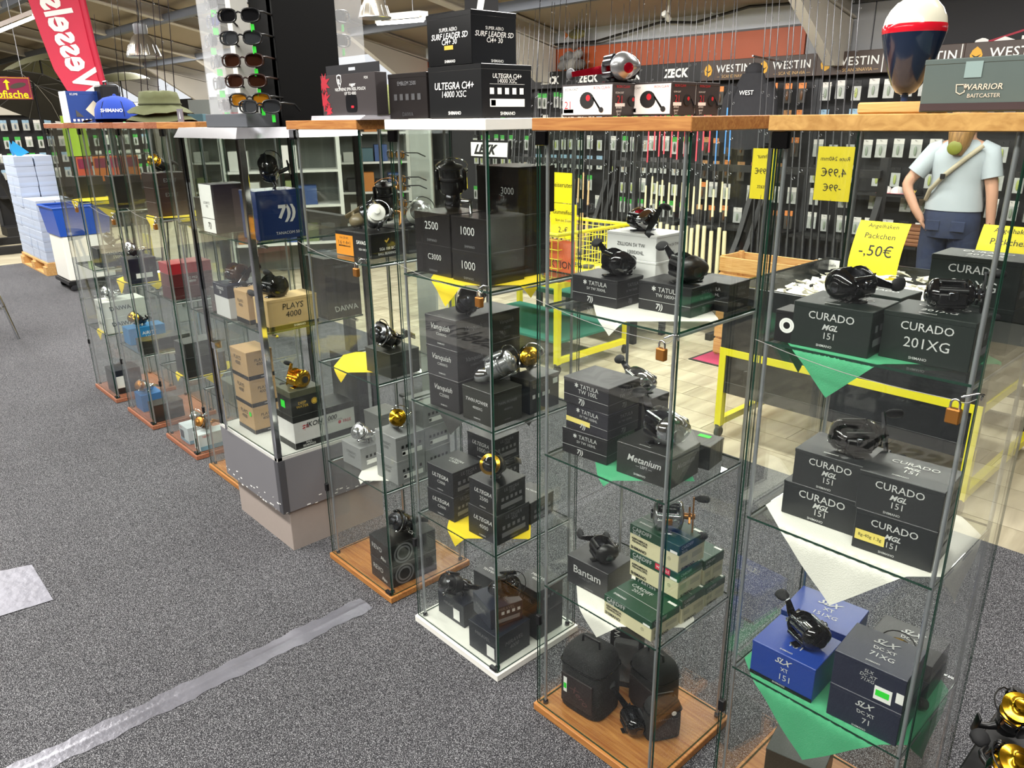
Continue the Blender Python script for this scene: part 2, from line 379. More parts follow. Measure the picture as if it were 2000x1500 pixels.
for i, y in enumerate((5.9, 4.5, 3.1, 1.7, .3)):
    b = MB().box(-24, 6, y-.045, y+.045, roofz(y)-.2-.0, roofz(y)-.1)
    struct(b.build('trim_%d' % (40+i), STL), 'grey purlin across the portal frames')
# ---------------------------------------------------------------- glass display cabinets
CW, CD, SH = .422, .362, (.029, .428, .818, 1.208)
def pane(parent, name, x0, x1, y0, y1, z0, z1):
    d = (x1-x0, y1-y0, z1-z0); t = d.index(min(d)); b = MB().box(x0, x1, y0, y1, z0, z1)
    order = [2, 2, 1, 1, 0, 0]      # axis of each face of MB.box: bottom, top, front, back, left, right
    b.m = [0 if a == t else 1 for a in order]
    return b.build(name, [GLASS, GEDGE], parent)
def cabinet(label, X, Y, edge, board, white=False, split=None, group=None):
    W, D = CW, CD
    r = thing('display_cabinet', label, 'display cabinet', (X-W/2, Y+D/2, 0), 0, group)
    b = MB().rbox(-W/2, W/2, -D/2, D/2, .006, .029, .0015)
    for sx in (-1, 1):
        for sy in (-1, 1): b.box(sx*.17-.015, sx*.17+.015, sy*.14-.015, sy*.14+.015, 0, .006)
    b.build('base_board', board, r)
    b = MB().rbox(-W/2, W/2, -D/2, D/2, 1.603, 1.63, .0015)
    if split: b.m = [1 if False else 0]*len(b.f)
    b.build('top_board', edge, r)
    gx, gy, t = W/2-.008, D/2-.008, .0045
    pane(r, 'glass_door', -gx, gx, -gy, -gy+t, .031, 1.601)
    pane(r, 'back_pane', -gx+.008, gx-.008, gy-t, gy, .030, 1.602)
    pane(r, 'side_pane', gx-t, gx, -gy+.008, gy, .030, 1.602)
    pane(r, 'side_pane', -gx, -gx+t, -gy+.008, gy, .030, 1.602)
    for sx in (-1, 1):
        for sy in (-1, 1):
            x, y = sx*(gx-.018), sy*(gy-.017)
            MB().tube([(x, y, .029), (x, y, 1.603)], .0042, 10).build('corner_rod', RODM, r, smooth=50)
            MB().lathe([(.008, .029), (.008, .038), (.005, .042)], 12, 0, T(x, y, 0)).build('rod_foot', DCHROME, r, smooth=50)
    for z in SH[1:]:
        pane(r, 'glass_shelf', -gx+.016, gx-.016, -gy+.012, gy-.010, z-.005, z)
        for sx in (-1, 1):
            x = sx*(gx-.018)
            MB().tube([(x, -gy+.017, z-.0095), (x, gy-.017, z-.0095)], .004, 8).build('shelf_rail', RODM, r, smooth=50)
    # door fittings
    MB().rbox(-gx-.002, -gx+.030, -gy-.004, -gy+.008, 1.572, 1.602, .001).build('door_clip', GLOSSB, r)
    MB().rbox(gx-.034, gx-.004, -gy-.004, -gy+.008, .030, .042, .001).build('door_clip', DCHROME, r)
    MB().rbox(-gx-.002, -gx+.012, -gy-.004, -gy+.008, .30, .33, .001).build('hinge', BLACKP, r)
    return r
CX = {'A': (-.339, 1.342), 'B': (-.870, 1.261), 'C': (-1.446, 1.259), 'D': (-2.004, 1.255), 'F0': (-3.155, 1.25), 'F': (-3.706, 1.241), 'G': (-4.283, 1.225), 'H': (-4.891, 1.219)}
GRP = 'glass display cabinets in a row'
cabinet('wood-trimmed glass cabinet with chipped yellowish top edge, blue cartons near its foot', *CX['A'], CHIP, BIRCH)
cabinet('wood-trimmed glass cabinet holding green and cream cartons and black pouches', *CX['B'], BIRCH, BIRCH)
cabinet('glass cabinet with white top and white base board', *CX['C'], WHITE, WHITE)
cabinet('wood-trimmed glass cabinet with silver-grey cartons, next to the grey pedestal showcase', *CX['D'], BIRCH, BIRCH)
cabinet('wood-trimmed glass cabinet half hidden behind the grey pedestal showcase', *CX['F0'], BIRCH, BIRCH)
cabinet('wood-trimmed glass cabinet with white-blue cartons on its base board', *CX['F'], BIRCHD, BIRCHD)
cabinet('wood-trimmed glass cabinet with a bright blue carton at mid height', *CX['G'], BIRCHD, BIRCHD)
cabinet('wood-trimmed glass cabinet with stacked white cartons, end of the row', *CX['H'], BIRCHD, BIRCHD)
# grey pedestal showcase with a chrome frame
EXN, EYN, EW, ED = -2.565, 1.15, .52, .46
r = thing('pedestal_showcase', 'grey pedestal showcase with chrome corner profile and mirrored top', 'showcase', (EXN-EW/2, EYN+ED/2, 0))
GREYL = mat('grey_laminate', H('77767a'), .45, var=.06, scale=3); GREYP = mat('taupe_laminate', H('a89c94'), .45, var=.04)
MB().rbox(-EW/2+.03, EW/2-.012, -ED/2+.03, ED/2, 0, .18, .002).build('plinth', GREYP, r)
MB().rbox(-EW/2, EW/2, -ED/2, ED/2, .18, .405, .002).build('pedestal', GREYL, r)
MB().rbox(EW/2-.03, EW/2+.001, -ED/2-.001, -ED/2+.03, .18, .405, .002).build('corner_strip', mat('dark_laminate', H('4a4a4e'), .5), r)
MB().box(-EW/2, EW/2, -ED/2, ED/2, .405, .417).build('pedestal_top', mat('pale_felt', H('c9c9c3'), .8, var=.08, scale=60), r)
rr = random.Random(3); b = MB()
for i in range(26):
    x = -EW/2+rr.random()*EW; z = .181+rr.random()**2*.05; s = .002+.006*rr.random()
    b.cbox((x, -ED/2-.0008, z), (s*2, .0006, s*.7))
for i in range(16):
    y = -ED/2+rr.random()*ED; z = .182+rr.random()**2*.06; s = .002+.006*rr.random()
    b.cbox((EW/2+.0008, y, z), (.0006, s*2, s*.6))
tag(b.build("chipped_edges", PAPER, r), kind="stuff")
MB().rbox(EW/2-.024, EW/2, -ED/2, -ED/2+.024, .18, 1.575, .003).build('corner_profile', CHROME, r)
for x, y in ((-EW/2, -ED/2), (EW/2-.016, ED/2-.016), (-EW/2, ED/2-.016)):
    MB().box(x, x+.016, y, y+.016, .417, 1.575).build('corner_profile', DCHROME, r)
pane(r, 'glass_door', -EW/2+.016, EW/2-.024, -ED/2+.004, -ED/2+.009, .42, 1.573)
pane(r, 'side_pane', EW/2-.009, EW/2-.004, -ED/2+.024, ED/2-.016, .418, 1.574)
pane(r, 'side_pane', -EW/2+.004, -EW/2+.009, -ED/2+.016, ED/2-.016, .418, 1.574)
pane(r, 'back_pane', -EW/2+.016, EW/2-.016, ED/2-.009, ED/2-.004, .418, 1.574)
ESH = (.417, .90, 1.225)
for z in ESH[1:]:
    pane(r, 'glass_shelf', -EW/2+.018, EW/2-.026, -ED/2+.02, ED/2-.02, z-.006, z)
    for y in (-ED/2+.06, ED/2-.06):
        for sx in (-1, 1): MB().tube([(sx*(EW/2-.05), y, z-.014), (sx*(EW/2-.006), y, z-.014)], .006, 8).build('shelf_peg', CHROME, r, smooth=50)
# mirrored bevelled top
b = MB(); a0, a1 = .012, -.03
lo = [(-EW/2-a0, -ED/2-a0), (EW/2+a0, -ED/2-a0), (EW/2+a0, ED/2+a0), (-EW/2-a0, ED/2+a0)]; hi = [(x*.93, y*.93) for x, y in lo]
b.add([(x, y, 1.575) for x, y in lo]+[(x, y, 1.61) for x, y in hi], [(3, 2, 1, 0), (4, 5, 6, 7), (0, 1, 5, 4), (1, 2, 6, 5), (2, 3, 7, 6), (3, 0, 4, 7)])
b.build('mirror_top', mat('brushed_mirror', H('77777b'), .25, .9, var=.12, scale=8), r)
MB().tube([(-EW/2+.10, -ED/2-.012, .42), (-EW/2+.10, -ED/2-.012, .78)], .006, 8).build('door_bar', CHROME, r, smooth=50)
MB().rbox(-EW/2+.085, -EW/2+.115, -ED/2-.02, -ED/2+.01, .77, .80, .002).build('lock', CHROME, r)
# ---------------------------------------------------------------- printed cartons
DBG = []
ROOMS = [(x-CW+.034, x-.034, y+.031, y+CD-.029) for x, y in CX.values()]+[(EXN-EW+.025, EXN-.027, EYN+.025, EYN+ED-.022)]
def keep_in(N, ux, uy, w, d):
    # goods stay clear of the panes of the cabinet they stand in
    c = N-ux*(w/2)+uy*(d/2)
    for x0, x1, y0, y1 in ROOMS:
        if x0-.06 < c.x < x1+.06 and y0-.12 < c.y < y1+.12:
            hx = (abs(ux.x)*w+abs(uy.x)*d)/2; hy = (abs(ux.y)*w+abs(uy.y)*d)/2
            nx = min(max(c.x, x0+hx), x1-hx); ny = min(max(c.y, y0+hy), y1-hy)
            return N+Vector((nx-c.x, ny-c.y, 0))
    return N
def carton(label, z, nb, nty=None, lt=None, rt=None, w=None, d=None, h=None, ang=None, body='1b1c1f', rough=.38, lid=None, lidh=.10, prints=(), group=None, cat='box', name='reel_carton', off=(0, 0), box=None):
    on = not isinstance(nb, tuple)
    N = Vector((nb['nx']+off[0], nb['ny']+off[1], z)) if on else (Vector((nb[0], nb[1], z)) if abs(nb[0]) < 20 else az(nb[0], nb[1], z))
    z = z+(.0004 if on else .0015)
    if h is None: h = max(.02, zat(N, nty)-z)
    zt = z+h; an = []
    if lt is not None:
        e = N-az(lt[0], lt[1], zt); l = math.hypot(e.x, e.y); w = w or l; an.append((math.atan2(e.y, e.x), l))
    if rt is not None:
        e = az(rt[0], rt[1], zt)-N; l = math.hypot(e.x, e.y); d = d or l; an.append((math.atan2(-e.x, e.y), l))
    w = w or .15; d = d or .12
    a = R_(ang) if ang is not None else (sum(q*l for q, l in an)/sum(l for q, l in an) if an else 0)
    ux, uy = Vector((math.cos(a), math.sin(a), 0)), Vector((-math.sin(a), math.cos(a), 0))
    N = keep_in(N, ux, uy, w, d)
    c = Vector((N.x, N.y, z))-ux*(w/2)+uy*(d/2)
    DBG.append((label, round(N.x, 3), round(N.y, 3), round(math.degrees(a), 1), round(w, 3), round(d, 3), round(h, 3), z))
    o = MB().rbox(-w/2, w/2, -d/2, d/2, 0, h, .0012).build(name, hm(body, rough, var=.05), None, T(c) @ RZ(math.degrees(a)))
    tag(o, label, cat, group); lh = max(.006, lidh*h); dims = (w+.0012, d+.0012, h+.0009)
    MB().rbox(-w/2-.0007, w/2+.0007, -d/2-.0007, d/2+.0007, h-lh, h+.0008, .0012).build('lid', hm(lid or body, rough, var=.05), o)
    for p in prints:
        k = p[0]
        if k == 'x':    # lettering: face, text, u, v, width fraction, ink, (bold, shear)
            _, f, s, u, v, wf, ink = p[:7]; bold, sh = (p[7] if len(p) > 7 else (0, 0))
            fw = w if f in 'FTB' else d; M = face(dims, f, u, v)
            if len(p) > 8: M = M @ RZ(p[8])
            fh = d if f == 'T' else h; _, w0, h0 = text_mesh(s, sh, bold); nl = s.count('\n')+1
            wid = min(wf*fw, (.27 if nl == 1 else .23*nl)*fh*w0/h0) if s[0] not in '7✓◎◆◣⛉●≈⊕' else wf*fw
            lettering(s, o, M, width=wid, m=ink, bold=bold, shear=sh)
        elif k == 'p':  # printed panel: face, u, v, width fraction, height fraction, material
            _, f, u, v, wf, hf, m = p[:7]; fw = w if f in 'FTB' else d; fh = d if f == 'T' else h
            panel(o, dims, f, u, v, wf*fw, hf*fh, m, p[7] if len(p) > 7 else 'printed_panel')
        elif k == 'i':  # row of small pictograms: face, u0, u1, v, count, material
            _, f, u0, u1, v, n, m = p; fw = w if f in 'FTB' else d
            for q in range(n):
                panel(o, dims, f, u0+(u1-u0)*(q+.5)/n, v, (u1-u0)/n*fw*.55, (u1-u0)/n*fw*.6, m, 'pictogram')
    o['top'] = zt; o['nx'] = N.x; o['ny'] = N.y; return o
def top(o): return o['top']
B0 = (0, 0)
def p_ult(n, ink=INK): return [('x', 'F', 'ULTEGRA', .52, .66, .62, ink, (.015, .3)), ('x', 'F', n, .55, .43, .3, ink), ('x', 'F', 'SHIMANO', .5, .12, .22, ink, (.01, 0)),
    ('x', 'R', 'ULTEGRA', .5, .84, .5, INKD, (0, .3)), ('x', 'R', n, .52, .72, .2, INKD), ('i', 'R', .12, .88, .52, 5, INKD), ('p', 'R', .5, .28, .74, .16, INKD), ('x', 'R', 'SHIMANO', .5, .1, .25, INKD)]
def p_two(a, n, ink=INK, sh=0, mk='SHIMANO', wa=.6, bold=.008): return [('x', 'F', a, .5, .64, wa, ink, (bold, sh)), ('x', 'F', n, .52, .44, .32, ink), ('x', 'F', mk, .5, .13, .22, ink, (.01, 0)),
    ('x', 'R', a, .5, .64, wa*.85, INKD, (bold, sh)), ('x', 'R', n, .52, .44, .28, INKD), ('x', 'R', mk, .5, .13, .22, INKD)]
def p_cur(sub, n, ink=INK):
    r = [('x', 'F', 'CURADO', .5, .75, .58, ink, (.004, 0)), ('x', 'F', n, .5, .33, .13 if sub else .42, ink), ('x', 'F', 'SHIMANO', .45, .1, .2, ink, (.012, 0)),
         ('x', 'T', 'CURADO', .5, .7, .58, INKW, (.004, 0)), ('x', 'T', n, .52, .38, .15 if sub else .4, INKW), ('x', 'T', 'SHIMANO', .45, .14, .2, INKW, (.012, 0)),
         ('i', 'R', .1, .8, .6, 4, INKD), ('p', 'R', .45, .3, .7, .16, INKD)]
    if sub: r += [('x', 'F', sub, .5, .52, .2, ink, (.03, .35)), ('x', 'T', sub, .5, .53, .2, INKW, (.03, .35))]
    else: r[1] = ('x', 'F', n, .52, .42, .5, ink)
    return r
def p_tat(n, ink=INK):
    return [('x', 'F', 'TATULA', .58, .78, .4, ink), ('x', 'F', '✱', .3, .79, .08, ink), ('x', 'F', n, .55, .58, .42, ink), ('p', 'F', .5, .36, .99, .012, ink, 'printed_line'), ('x', 'F', '7))', .42, .17, .13, ink, (.03, .1)),
            ('x', 'R', 'TATULA', .58, .76, .42, INKD), ('x', 'R', n, .55, .56, .44, INKD), ('p', 'R', .5, .36, .99, .012, INKD, 'printed_line'), ('x', 'R', '7))', .5, .17, .14, INKD, (.03, .1))]
def p_car(n):
    return [('x', 'F', 'CARDIFF', .26, .86, .4, INK), ('x', 'F', n, .15, .7, .17, INK), ('x', 'F', 'KEEPAMERICA\nFISHING.ORG', .22, .44, .33, INKB, (.03, 0)), ('x', 'F', 'SHIMANO', .2, .14, .33, INKB, (.03, 0)),
            ('x', 'F', '⊕', .82, .4, .06, INKB), ('p', 'F', .9, .7, .14, .1, WHITE), ('x', 'T', 'CARDIFF\n%s' % n, .34, .72, .42, INK), ('x', 'T', 'SHIMANO', .22, .2, .26, INK, (.03, 0)), ('p', 'T', .5, .42, .98, .01, INK, 'printed_line'),
            ('p', 'T', .9, .9, .16, .08, WHITE), ('x', 'R', 'CARDIFF', .3, .88, .45, INK), ('x', 'R', n, .2, .72, .22, INK), ('x', 'R', 'SHIMANO', .36, .08, .5, INKB, (.03, 0)), ('p', 'R', .7, .4, .4, .2, hm('b5b093', .6)), ('p', 'R', .2, .42, .25, .18, hm('b5b093', .6))]
def p_plays(): return [('x', 'F', 'PLAYS\n4000', .45, .62, .42, INKB, (.0, .1)), ('x', 'R', 'PLAYS\n4000', .5, .6, .42, INKB, (.0, .1)), ('p', 'F', .5, .07, 1.0, .15, BLACKP, 'printed_band'), ('p', 'R', .5, .07, 1.0, .15, BLACKP, 'printed_band'), ('x', 'R', 'SHIMANO', .6, .075, .24, INK, (.02, 0))]
def p_slx(n, dc=False):
    s = 'DC XT' if dc else 'XT'
    return [('x', 'F', 'SLX', .52, .78, .27, INK, (.02, .5)), ('x', 'F', s, .54, .55, .25 if dc else .12, INK, (.01, -.2)), ('x', 'F', n, .56, .32, (.1 if dc else .16) if len(n) < 4 else .28, INK), ('x', 'F', 'SHIMANO', .48, .07, .2, INK, (.012, 0)),
            ('x', 'T', 'SLX', .52, .72, .36, INK, (.02, .5)), ('x', 'T', s, .54, .52, .32 if dc else .16, INK, (.01, -.2)), ('x', 'T', n, .56, .33, .18 if len(n) < 4 else .34, INK), ('x', 'T', 'SHIMANO', .5, .1, .2, INK, (.012, 0))]
Z1, Z2, Z3 = SH[1], SH[2], SH[3]; Z0 = SH[0]
CHAR, CARB = '1d1e20', '262725'
# ---- chipped-top cabinet (A)
iA = ', chipped-top cabinet'
a1 = carton('dark green-black carton with a dark oval reel on its lid, top shelf'+iA, Z3, (1680, 709), 617, (1535, 593), (1752, 595), ang=2, body='1d2622', prints=p_cur('MGL', '151'))
a2 = carton('dark green-black carton marked 201XG with a paper slip on its lid'+iA, Z3, (1890, 731), 633, (1736, 610), None, d=.115, w=.15, ang=2, body='1d2622', prints=p_cur('', '201XG'))
a3 = carton('lower of two large black cartons stacked at the back of the top shelf'+iA, Z3, (-.373, 1.565), None, w=.15, d=.10, h=.085, ang=1, body='1d2622')
a3b = carton('upper of two large black cartons marked 201XG at the back'+iA, top(a3), a3, None, w=.15, d=.10, h=.085, ang=1, body='1d2622', prints=p_cur('', '201XG'))
a4 = carton('flat black carton lying behind the oval reel, top shelf'+iA, Z3, (-.57, 1.575), None, w=.13, d=.095, h=.075, ang=-3, body='1d2622', prints=[('x', 'T', 'CURADO', .5, .5, .6, INKW)])
b1 = carton('lower left of four black cartons on the white cloth'+iA, Z2, (1677, 1053), 986, (1532, 937), None, d=.118, ang=3, body='222527', prints=p_cur('MGL', '151'))
b2 = carton('upper left of four black cartons, chromed reel on its lid'+iA, top(b1), b1, 902, (1545, 861), None, w=.15, d=.118, h=.078, ang=3, body='2c2e2f', prints=p_cur('MGL', '151'))
b3 = carton('lower right of four black cartons, yellow handwritten sticker on its front'+iA, Z2, (1817, 1121), 1041, (1677, 988), None, d=.118, ang=4, body='222527', prints=p_cur('MGL', '151')+[('p', 'F', .22, .37, .38, .26, hm('e6d36a', .8), 'sticker'), ('x', 'F', '8g-40g 1.3g', .22, .37, .3, INKB)])
b4 = carton('upper right of four black cartons on the white cloth'+iA, top(b3), b3, 957, (1697, 908), None, w=.15, d=.118, h=.08, ang=4, body='2c2e2f', prints=p_cur('MGL', '151'))
BLUE = '1f3f94'
s1 = carton('blue carton at the back, beneath the hanging white cloth corner'+iA, Z1, (1637, 1261), 1205, (1518, 1156), (1688, 1159), body=BLUE, rough=.3, prints=p_slx('151XG')+[('p', 'F', .5, .05, 1.0, .11, BLACKP, 'printed_band')])
s2 = carton('blue carton at the front with a black reel on its lid'+iA, Z1, (1563, 1396), 1330, (1448, 1268), (1626, 1273), body=BLUE, rough=.3, prints=p_slx('151')+[('p', 'F', .5, .05, 1.0, .11, BLACKP, 'printed_band')])
s3 = carton('lower of two dark navy cartons stacked at the front'+iA, Z1, (1731, 1483), None, None, None, w=.14, d=.122, h=.08, ang=4, body='23273a', prints=p_slx('71', True))
s4 = carton('upper navy carton with a neon green price tag'+iA, top(s3), s3, None, None, None, w=.14, d=.122, h=.08, ang=4, body='23273a', prints=p_slx('71XG', True)[4:]+[('x', 'F', 'SLX\nDC XT\n71XG', .5, .68, .24, INK, (.0, .2)), ('p', 'F', .72, .32, .24, .4, PAPER, 'price_label'), ('p', 'F', .94, .42, .1, .3, PAPER, 'price_label')])
panel(s4, (.1412, .1232, .081), 'F', .715, .33, .026, .014, NEON, 'price_tag', off=.0012)
s5 = carton('lower of two dark cartons at the back right of the lowest shelf'+iA, Z1, (1832, 1342), None, None, None, w=.14, d=.12, h=.05, ang=2, body='23273a')
s6 = carton('upper dark carton marked 71HG at the back right'+iA, top(s5), s5, None, None, None, w=.14, d=.12, h=.042, ang=2, body='2a2a2c', prints=p_slx('71HG', True)[4:])
carton('dark olive carton lying on the base board'+iA, Z0, (1600, 1560), None, w=.14, d=.12, h=.08, ang=12, body='2b3129')
carton('small black carton with a ringed emblem beside the reel cartons, top shelf'+iA, Z3, (1524, 680), None, w=.05, d=.06, h=.062, ang=2, body='121213', prints=[('x', 'F', '◎', .5, .55, .6, INKW, (.02, 0))])
# ---- cabinet with the pouches (B)
iB = ', cabinet with pouches'
z1 = carton('bottom white carton of three at the back of the top shelf'+iB, Z3, (-1.099, 1.484), None, w=.148, d=.112, h=.05, ang=2, body='e9e9e6', rough=.5)
z2 = carton('middle white carton of three at the back of the top shelf'+iB, top(z1), z1, None, w=.148, d=.112, h=.042, ang=2, body='e9e9e6', rough=.5)
z3 = carton('top white carton of three, chromed reel on its lid'+iB, top(z2), z2, None, w=.148, d=.112, h=.062, ang=2, body='eeeeec', rough=.5, prints=[('x', 'F', 'ZILLION SV TW', .5, .58, .56, INKB), ('x', 'F', '1000XHL', .6, .3, .32, INKB), ('x', 'R', 'ZILLION SV TW', .5, .58, .6, INKB), ('x', 'R', '1000XHL', .5, .3, .34, INKB)])
t1 = carton('black carton at the left front of the top shelf, white cloth below'+iB, Z3, (1204, 605), 550, (1117, 536), (1257, 538), w=.135, d=.10, ang=2, body='1d1d1f', prints=p_tat('SV TW 70XHL'))
t2 = carton('black carton with matte reel, front middle of the top shelf'+iB, Z3, (1348, 623), 564, (1249, 547), (1404, 548), ang=2, d=.10, body='1d1d1f', prints=p_tat('TW 100XHL'))
t3 = carton('black carton at the right back of the top shelf'+iB, Z3, (-.91, 1.513), None, None, None, w=.10, d=.09, h=.064, ang=2, body='1d1d1f', prints=p_tat('TW 100HL'))
u3 = carton('bottom black carton of the leaning stack, middle shelf'+iB, Z2, (1170, 905), 855, None, None, w=.14, d=.12, ang=5, body='151517', prints=p_tat('SV TW 103HL'))
u2 = carton('middle dark violet carton with yellow masking tape, middle shelf'+iB, top(u3), u3, None, None, None, w=.14, d=.115, h=.065, ang=-1, body='24232b', prints=p_tat('SV TW 103SHL')+[('p', 'F', .3, .33, .58, .2, hm('e8d574', .8), 'masking_tape')])
u1 = carton('top black carton of the leaning stack, middle shelf'+iB, top(u2), u2, None, None, None, w=.145, d=.12, h=.066, ang=1, body='232227', prints=p_tat('TW 100L'))
carton('tall black carton behind the leaning stack, chromed reel on its lid'+iB, Z2, (-1.118, 1.484), None, None, None, w=.13, d=.115, h=.125, ang=0, body='232327', prints=[('x', 'R', 'ANTARES', .62, .55, .6, INK), ('x', 'R', 'SHIMANO', .7, .2, .3, INKD)])
mt = carton('charcoal carton with a large chromed reel on its lid, middle shelf'+iB, Z2, (1308, 959), 896, (1204, 862), (1370, 865), body='2a2b29', prints=[('x', 'F', 'Metanium', .52, .62, .62, INK, (.01, .25)), ('x', 'F', '— LEFT —', .52, .42, .3, INK), ('x', 'F', 'SHIMANO', .45, .14, .22, INK, (.01, 0)), ('x', 'R', 'Metanium', .5, .62, .62, INKD, (.01, .25)), ('x', 'R', 'LEFT', .5, .42, .2, INKD), ('x', 'T', 'SHIMANO', .45, .14, .2, INK)])
mk = carton('black carton with a neon green sticker, back of the middle shelf'+iB, Z2, (1384, 921), None, None, None, w=.09, d=.075, h=.062, ang=8, body='1f2121', lidh=.1, prints=[('p', 'T', .55, .7, .35, .22, NEON, 'sticker')])
bt = carton('charcoal carton with a black reel on its lid, lower shelf'+iB, Z1, (1186, 1176), 1122, (1105, 1085), None, d=.105, ang=2, body='2b2b2d', prints=[('x', 'F', 'Bantam', .5, .62, .66, INK, (.005, 0)), ('x', 'F', '— HG LEFT —', .5, .4, .4, INKD), ('x', 'F', 'SHIMANO', .55, .1, .22, INKD)])
CRM, GRN = 'd3cca6', '17402c'
kc = dict(body=CRM, lid=GRN, lidh=.36, rough=.42)
c1 = carton('front green and cream carton, lowest of the group, lower shelf'+iB, Z1, (1262, 1262), 1222, (1173, 1153), None, ang=-3, w=.155, d=.105, prints=p_car('201A'), **kc)
c2 = carton('green and cream carton marked 401A under the stack'+iB, Z1, (-.908, 1.402), None, None, None, ang=-2, w=.15, d=.095, h=.068, prints=p_car('401A'), **kc)
c3 = carton('green and cream carton marked 401A at the back corner'+iB, Z1, (-.908, 1.505), None, None, None, h=.057, ang=-2, w=.14, d=.085, prints=p_car('401A'), **kc)
c4 = carton('middle green and cream carton with a red price strip'+iB, top(c2), c2, None, None, None, w=.155, d=.095, h=.074, ang=-2, off=(-.012, -.005), prints=p_car('201A')+[('p', 'F', .68, .86, .3, .22, hm('d02340', .5), 'price_strip'), ('x', 'F', 'WESSELS', .68, .86, .26, INKW)], **kc)
c5 = carton('top green and cream carton carrying a round silver reel'+iB, top(c4), c4, None, None, None, w=.155, d=.105, h=.074, ang=-2, off=(-.004, 0), prints=p_car('301A'), **kc)
c6 = carton('green and cream carton marked 301A on top of the back corner one'+iB, top(c3), c3, None, None, None, h=.074, ang=-2, off=(-.01, 0), w=.14, d=.085, prints=p_car('301A'), **kc)
# ---- white cabinet (C)
iC = ', white-based cabinet'
SIL = ('p', 'R', .5, .5, .96, .9, hm('262725', .3))
f1 = carton('lower right dark brown-black carton of the front block, top shelf'+iC, Z3, (950, 561), None, None, None, w=.14, d=.14, h=.085, ang=0, body='1f1c1b', rough=.25, prints=[('x', 'F', '1000', .5, .55, .4, INK), ('x', 'F', 'SHIMANO', .5, .14, .3, INKD)])
f2 = carton('lower left dark brown-black carton of the front block, top shelf'+iC, Z3, (879, 544), None, None, None, w=.16, d=.14, h=.085, ang=0, body='1f1c1b', rough=.25, prints=[('x', 'F', 'C3000', .55, .6, .38, INK), ('x', 'F', 'SHIMANO', .5, .14, .24, INKD)])
f3 = carton('upper right dark brown-black carton with silver edge line, top shelf'+iC, top(f1), f1, None, None, None, w=.14, d=.145, h=.088, ang=0, body='1f1c1b', rough=.2, prints=[('x', 'F', '1000', .5, .6, .4, INK), ('x', 'F', 'SHIMANO', .55, .14, .3, INKD)])
f4 = carton('upper left dark brown-black carton marked 2500, top shelf'+iC, top(f2), f2, None, None, None, w=.16, d=.14, h=.088, ang=0, body='1f1c1b', rough=.2, prints=[('x', 'F', '2500', .5, .6, .38, INK), ('x', 'F', 'SHIMANO', .5, .14, .28, INKD)])
g1 = carton('bottom black carton of the tall back stack, top shelf'+iC, Z3, (1025, 542), None, None, None, w=.15, d=.10, h=.085, ang=0, body='1d1e1d', rough=.25)
g2 = carton('second black carton of the tall back stack, top shelf'+iC, top(g1), g1, None, None, None, w=.15, d=.10, h=.085, ang=0, body='1d1e1d', rough=.25)
g3 = carton('topmost large black carton of the tall back stack'+iC, top(g2), g2, None, None, None, w=.17, d=.14, h=.125, ang=0, body='211c1b', rough=.2, prints=[('x', 'F', '3000', .75, .5, .3, INK)])
v3 = carton('bottom charcoal carton of the left stack, second shelf'+iC, Z2, (893, 812), None, None, None, d=.13, w=.13, h=.098, ang=3, body='2b292b', prints=p_two('Vanquish', 'C2500S', INK, .25))
v2 = carton('middle charcoal carton of the left stack, second shelf'+iC, top(v3), v3, None, None, None, w=.135, d=.13, h=.09, ang=3, body='3a383b', prints=p_two('Vanquish', 'C3000XG', INK, .25))
v1 = carton('top charcoal carton of the left stack, second shelf'+iC, top(v2), v2, None, None, None, w=.135, d=.13, h=.09, ang=3, body='39373a', prints=p_two('Vanquish', 'C5000XG', INK, .25))
w2 = carton('middle black carton of the back stack, second shelf'+iC, Z2, (-1.643, 1.442), None, None, None, w=.12, d=.115, h=.09, ang=3, body='262624', prints=p_two('Vanquish', '2500S', INK, .25))
w3 = carton('black carton in the middle of the back stack, second shelf'+iC, top(w2), w2, None, None, None, w=.12, d=.115, h=.09, ang=3, body='262624', prints=p_two('Vanquish', '2500S', INK, .25))
w1 = carton('top black carton of the back stack, second shelf'+iC, top(w3), w3, None, None, None, w=.12, d=.115, h=.09, ang=3, body='262624', prints=p_two('Vanquish', 'C2500S', INK, .25))
tw = carton('olive-black carton carrying a silver spinning reel, second shelf'+iC, Z2, (962, 838), 771, (890, 752), None, w=.125, d=.115, ang=1, body='2a2b26', prints=p_two('TWIN POWER', '4000XG', INK, .2, wa=.74))
lx = carton('navy carton with barcode, carrying a gold-black spinning reel'+iC, Z2, (1035, 812), 745, None, (1095, 728), w=.08, ang=2, d=.125, body='1c2028', prints=[('x', 'R', 'LEXA LT', .3, .8, .4, INKD), ('i', 'R', .05, .7, .5, 4, INK), ('p', 'R', .85, .78, .16, .16, PAPER, 'barcode')])
x3 = carton('bottom black carton of the back stack, third shelf'+iC, Z1, (-1.68, 1.468), None, None, None, w=.125, d=.115, h=.072, ang=2, body='15161a', prints=p_ult('1000'))
x2 = carton('middle black carton of the back stack, third shelf'+iC, top(x3), x3, None, None, None, w=.125, d=.115, h=.082, ang=2, body='15161a', prints=p_ult('1000'))
x1 = carton('top black carton of the back stack, third shelf'+iC, top(x2), x2, None, None, None, w=.125, d=.115, h=.085, ang=2, body='15161a', prints=p_ult('1000'))
y2 = carton('lower black carton of the left pair, third shelf'+iC, Z1, (888, 1022), 974, (830, 942), None, w=.125, d=.11, ang=4, body='17181c', prints=p_ult('C3000'))
y1 = carton('upper black carton of the left pair, third shelf'+iC, top(y2), y2, None, None, None, w=.125, d=.13, h=.085, ang=2, body='17181c', prints=p_ult('C3000')+[('x', 'T', 'ULTEGRA\nC3000', .5, .5, .5, INK, (0, .3))])
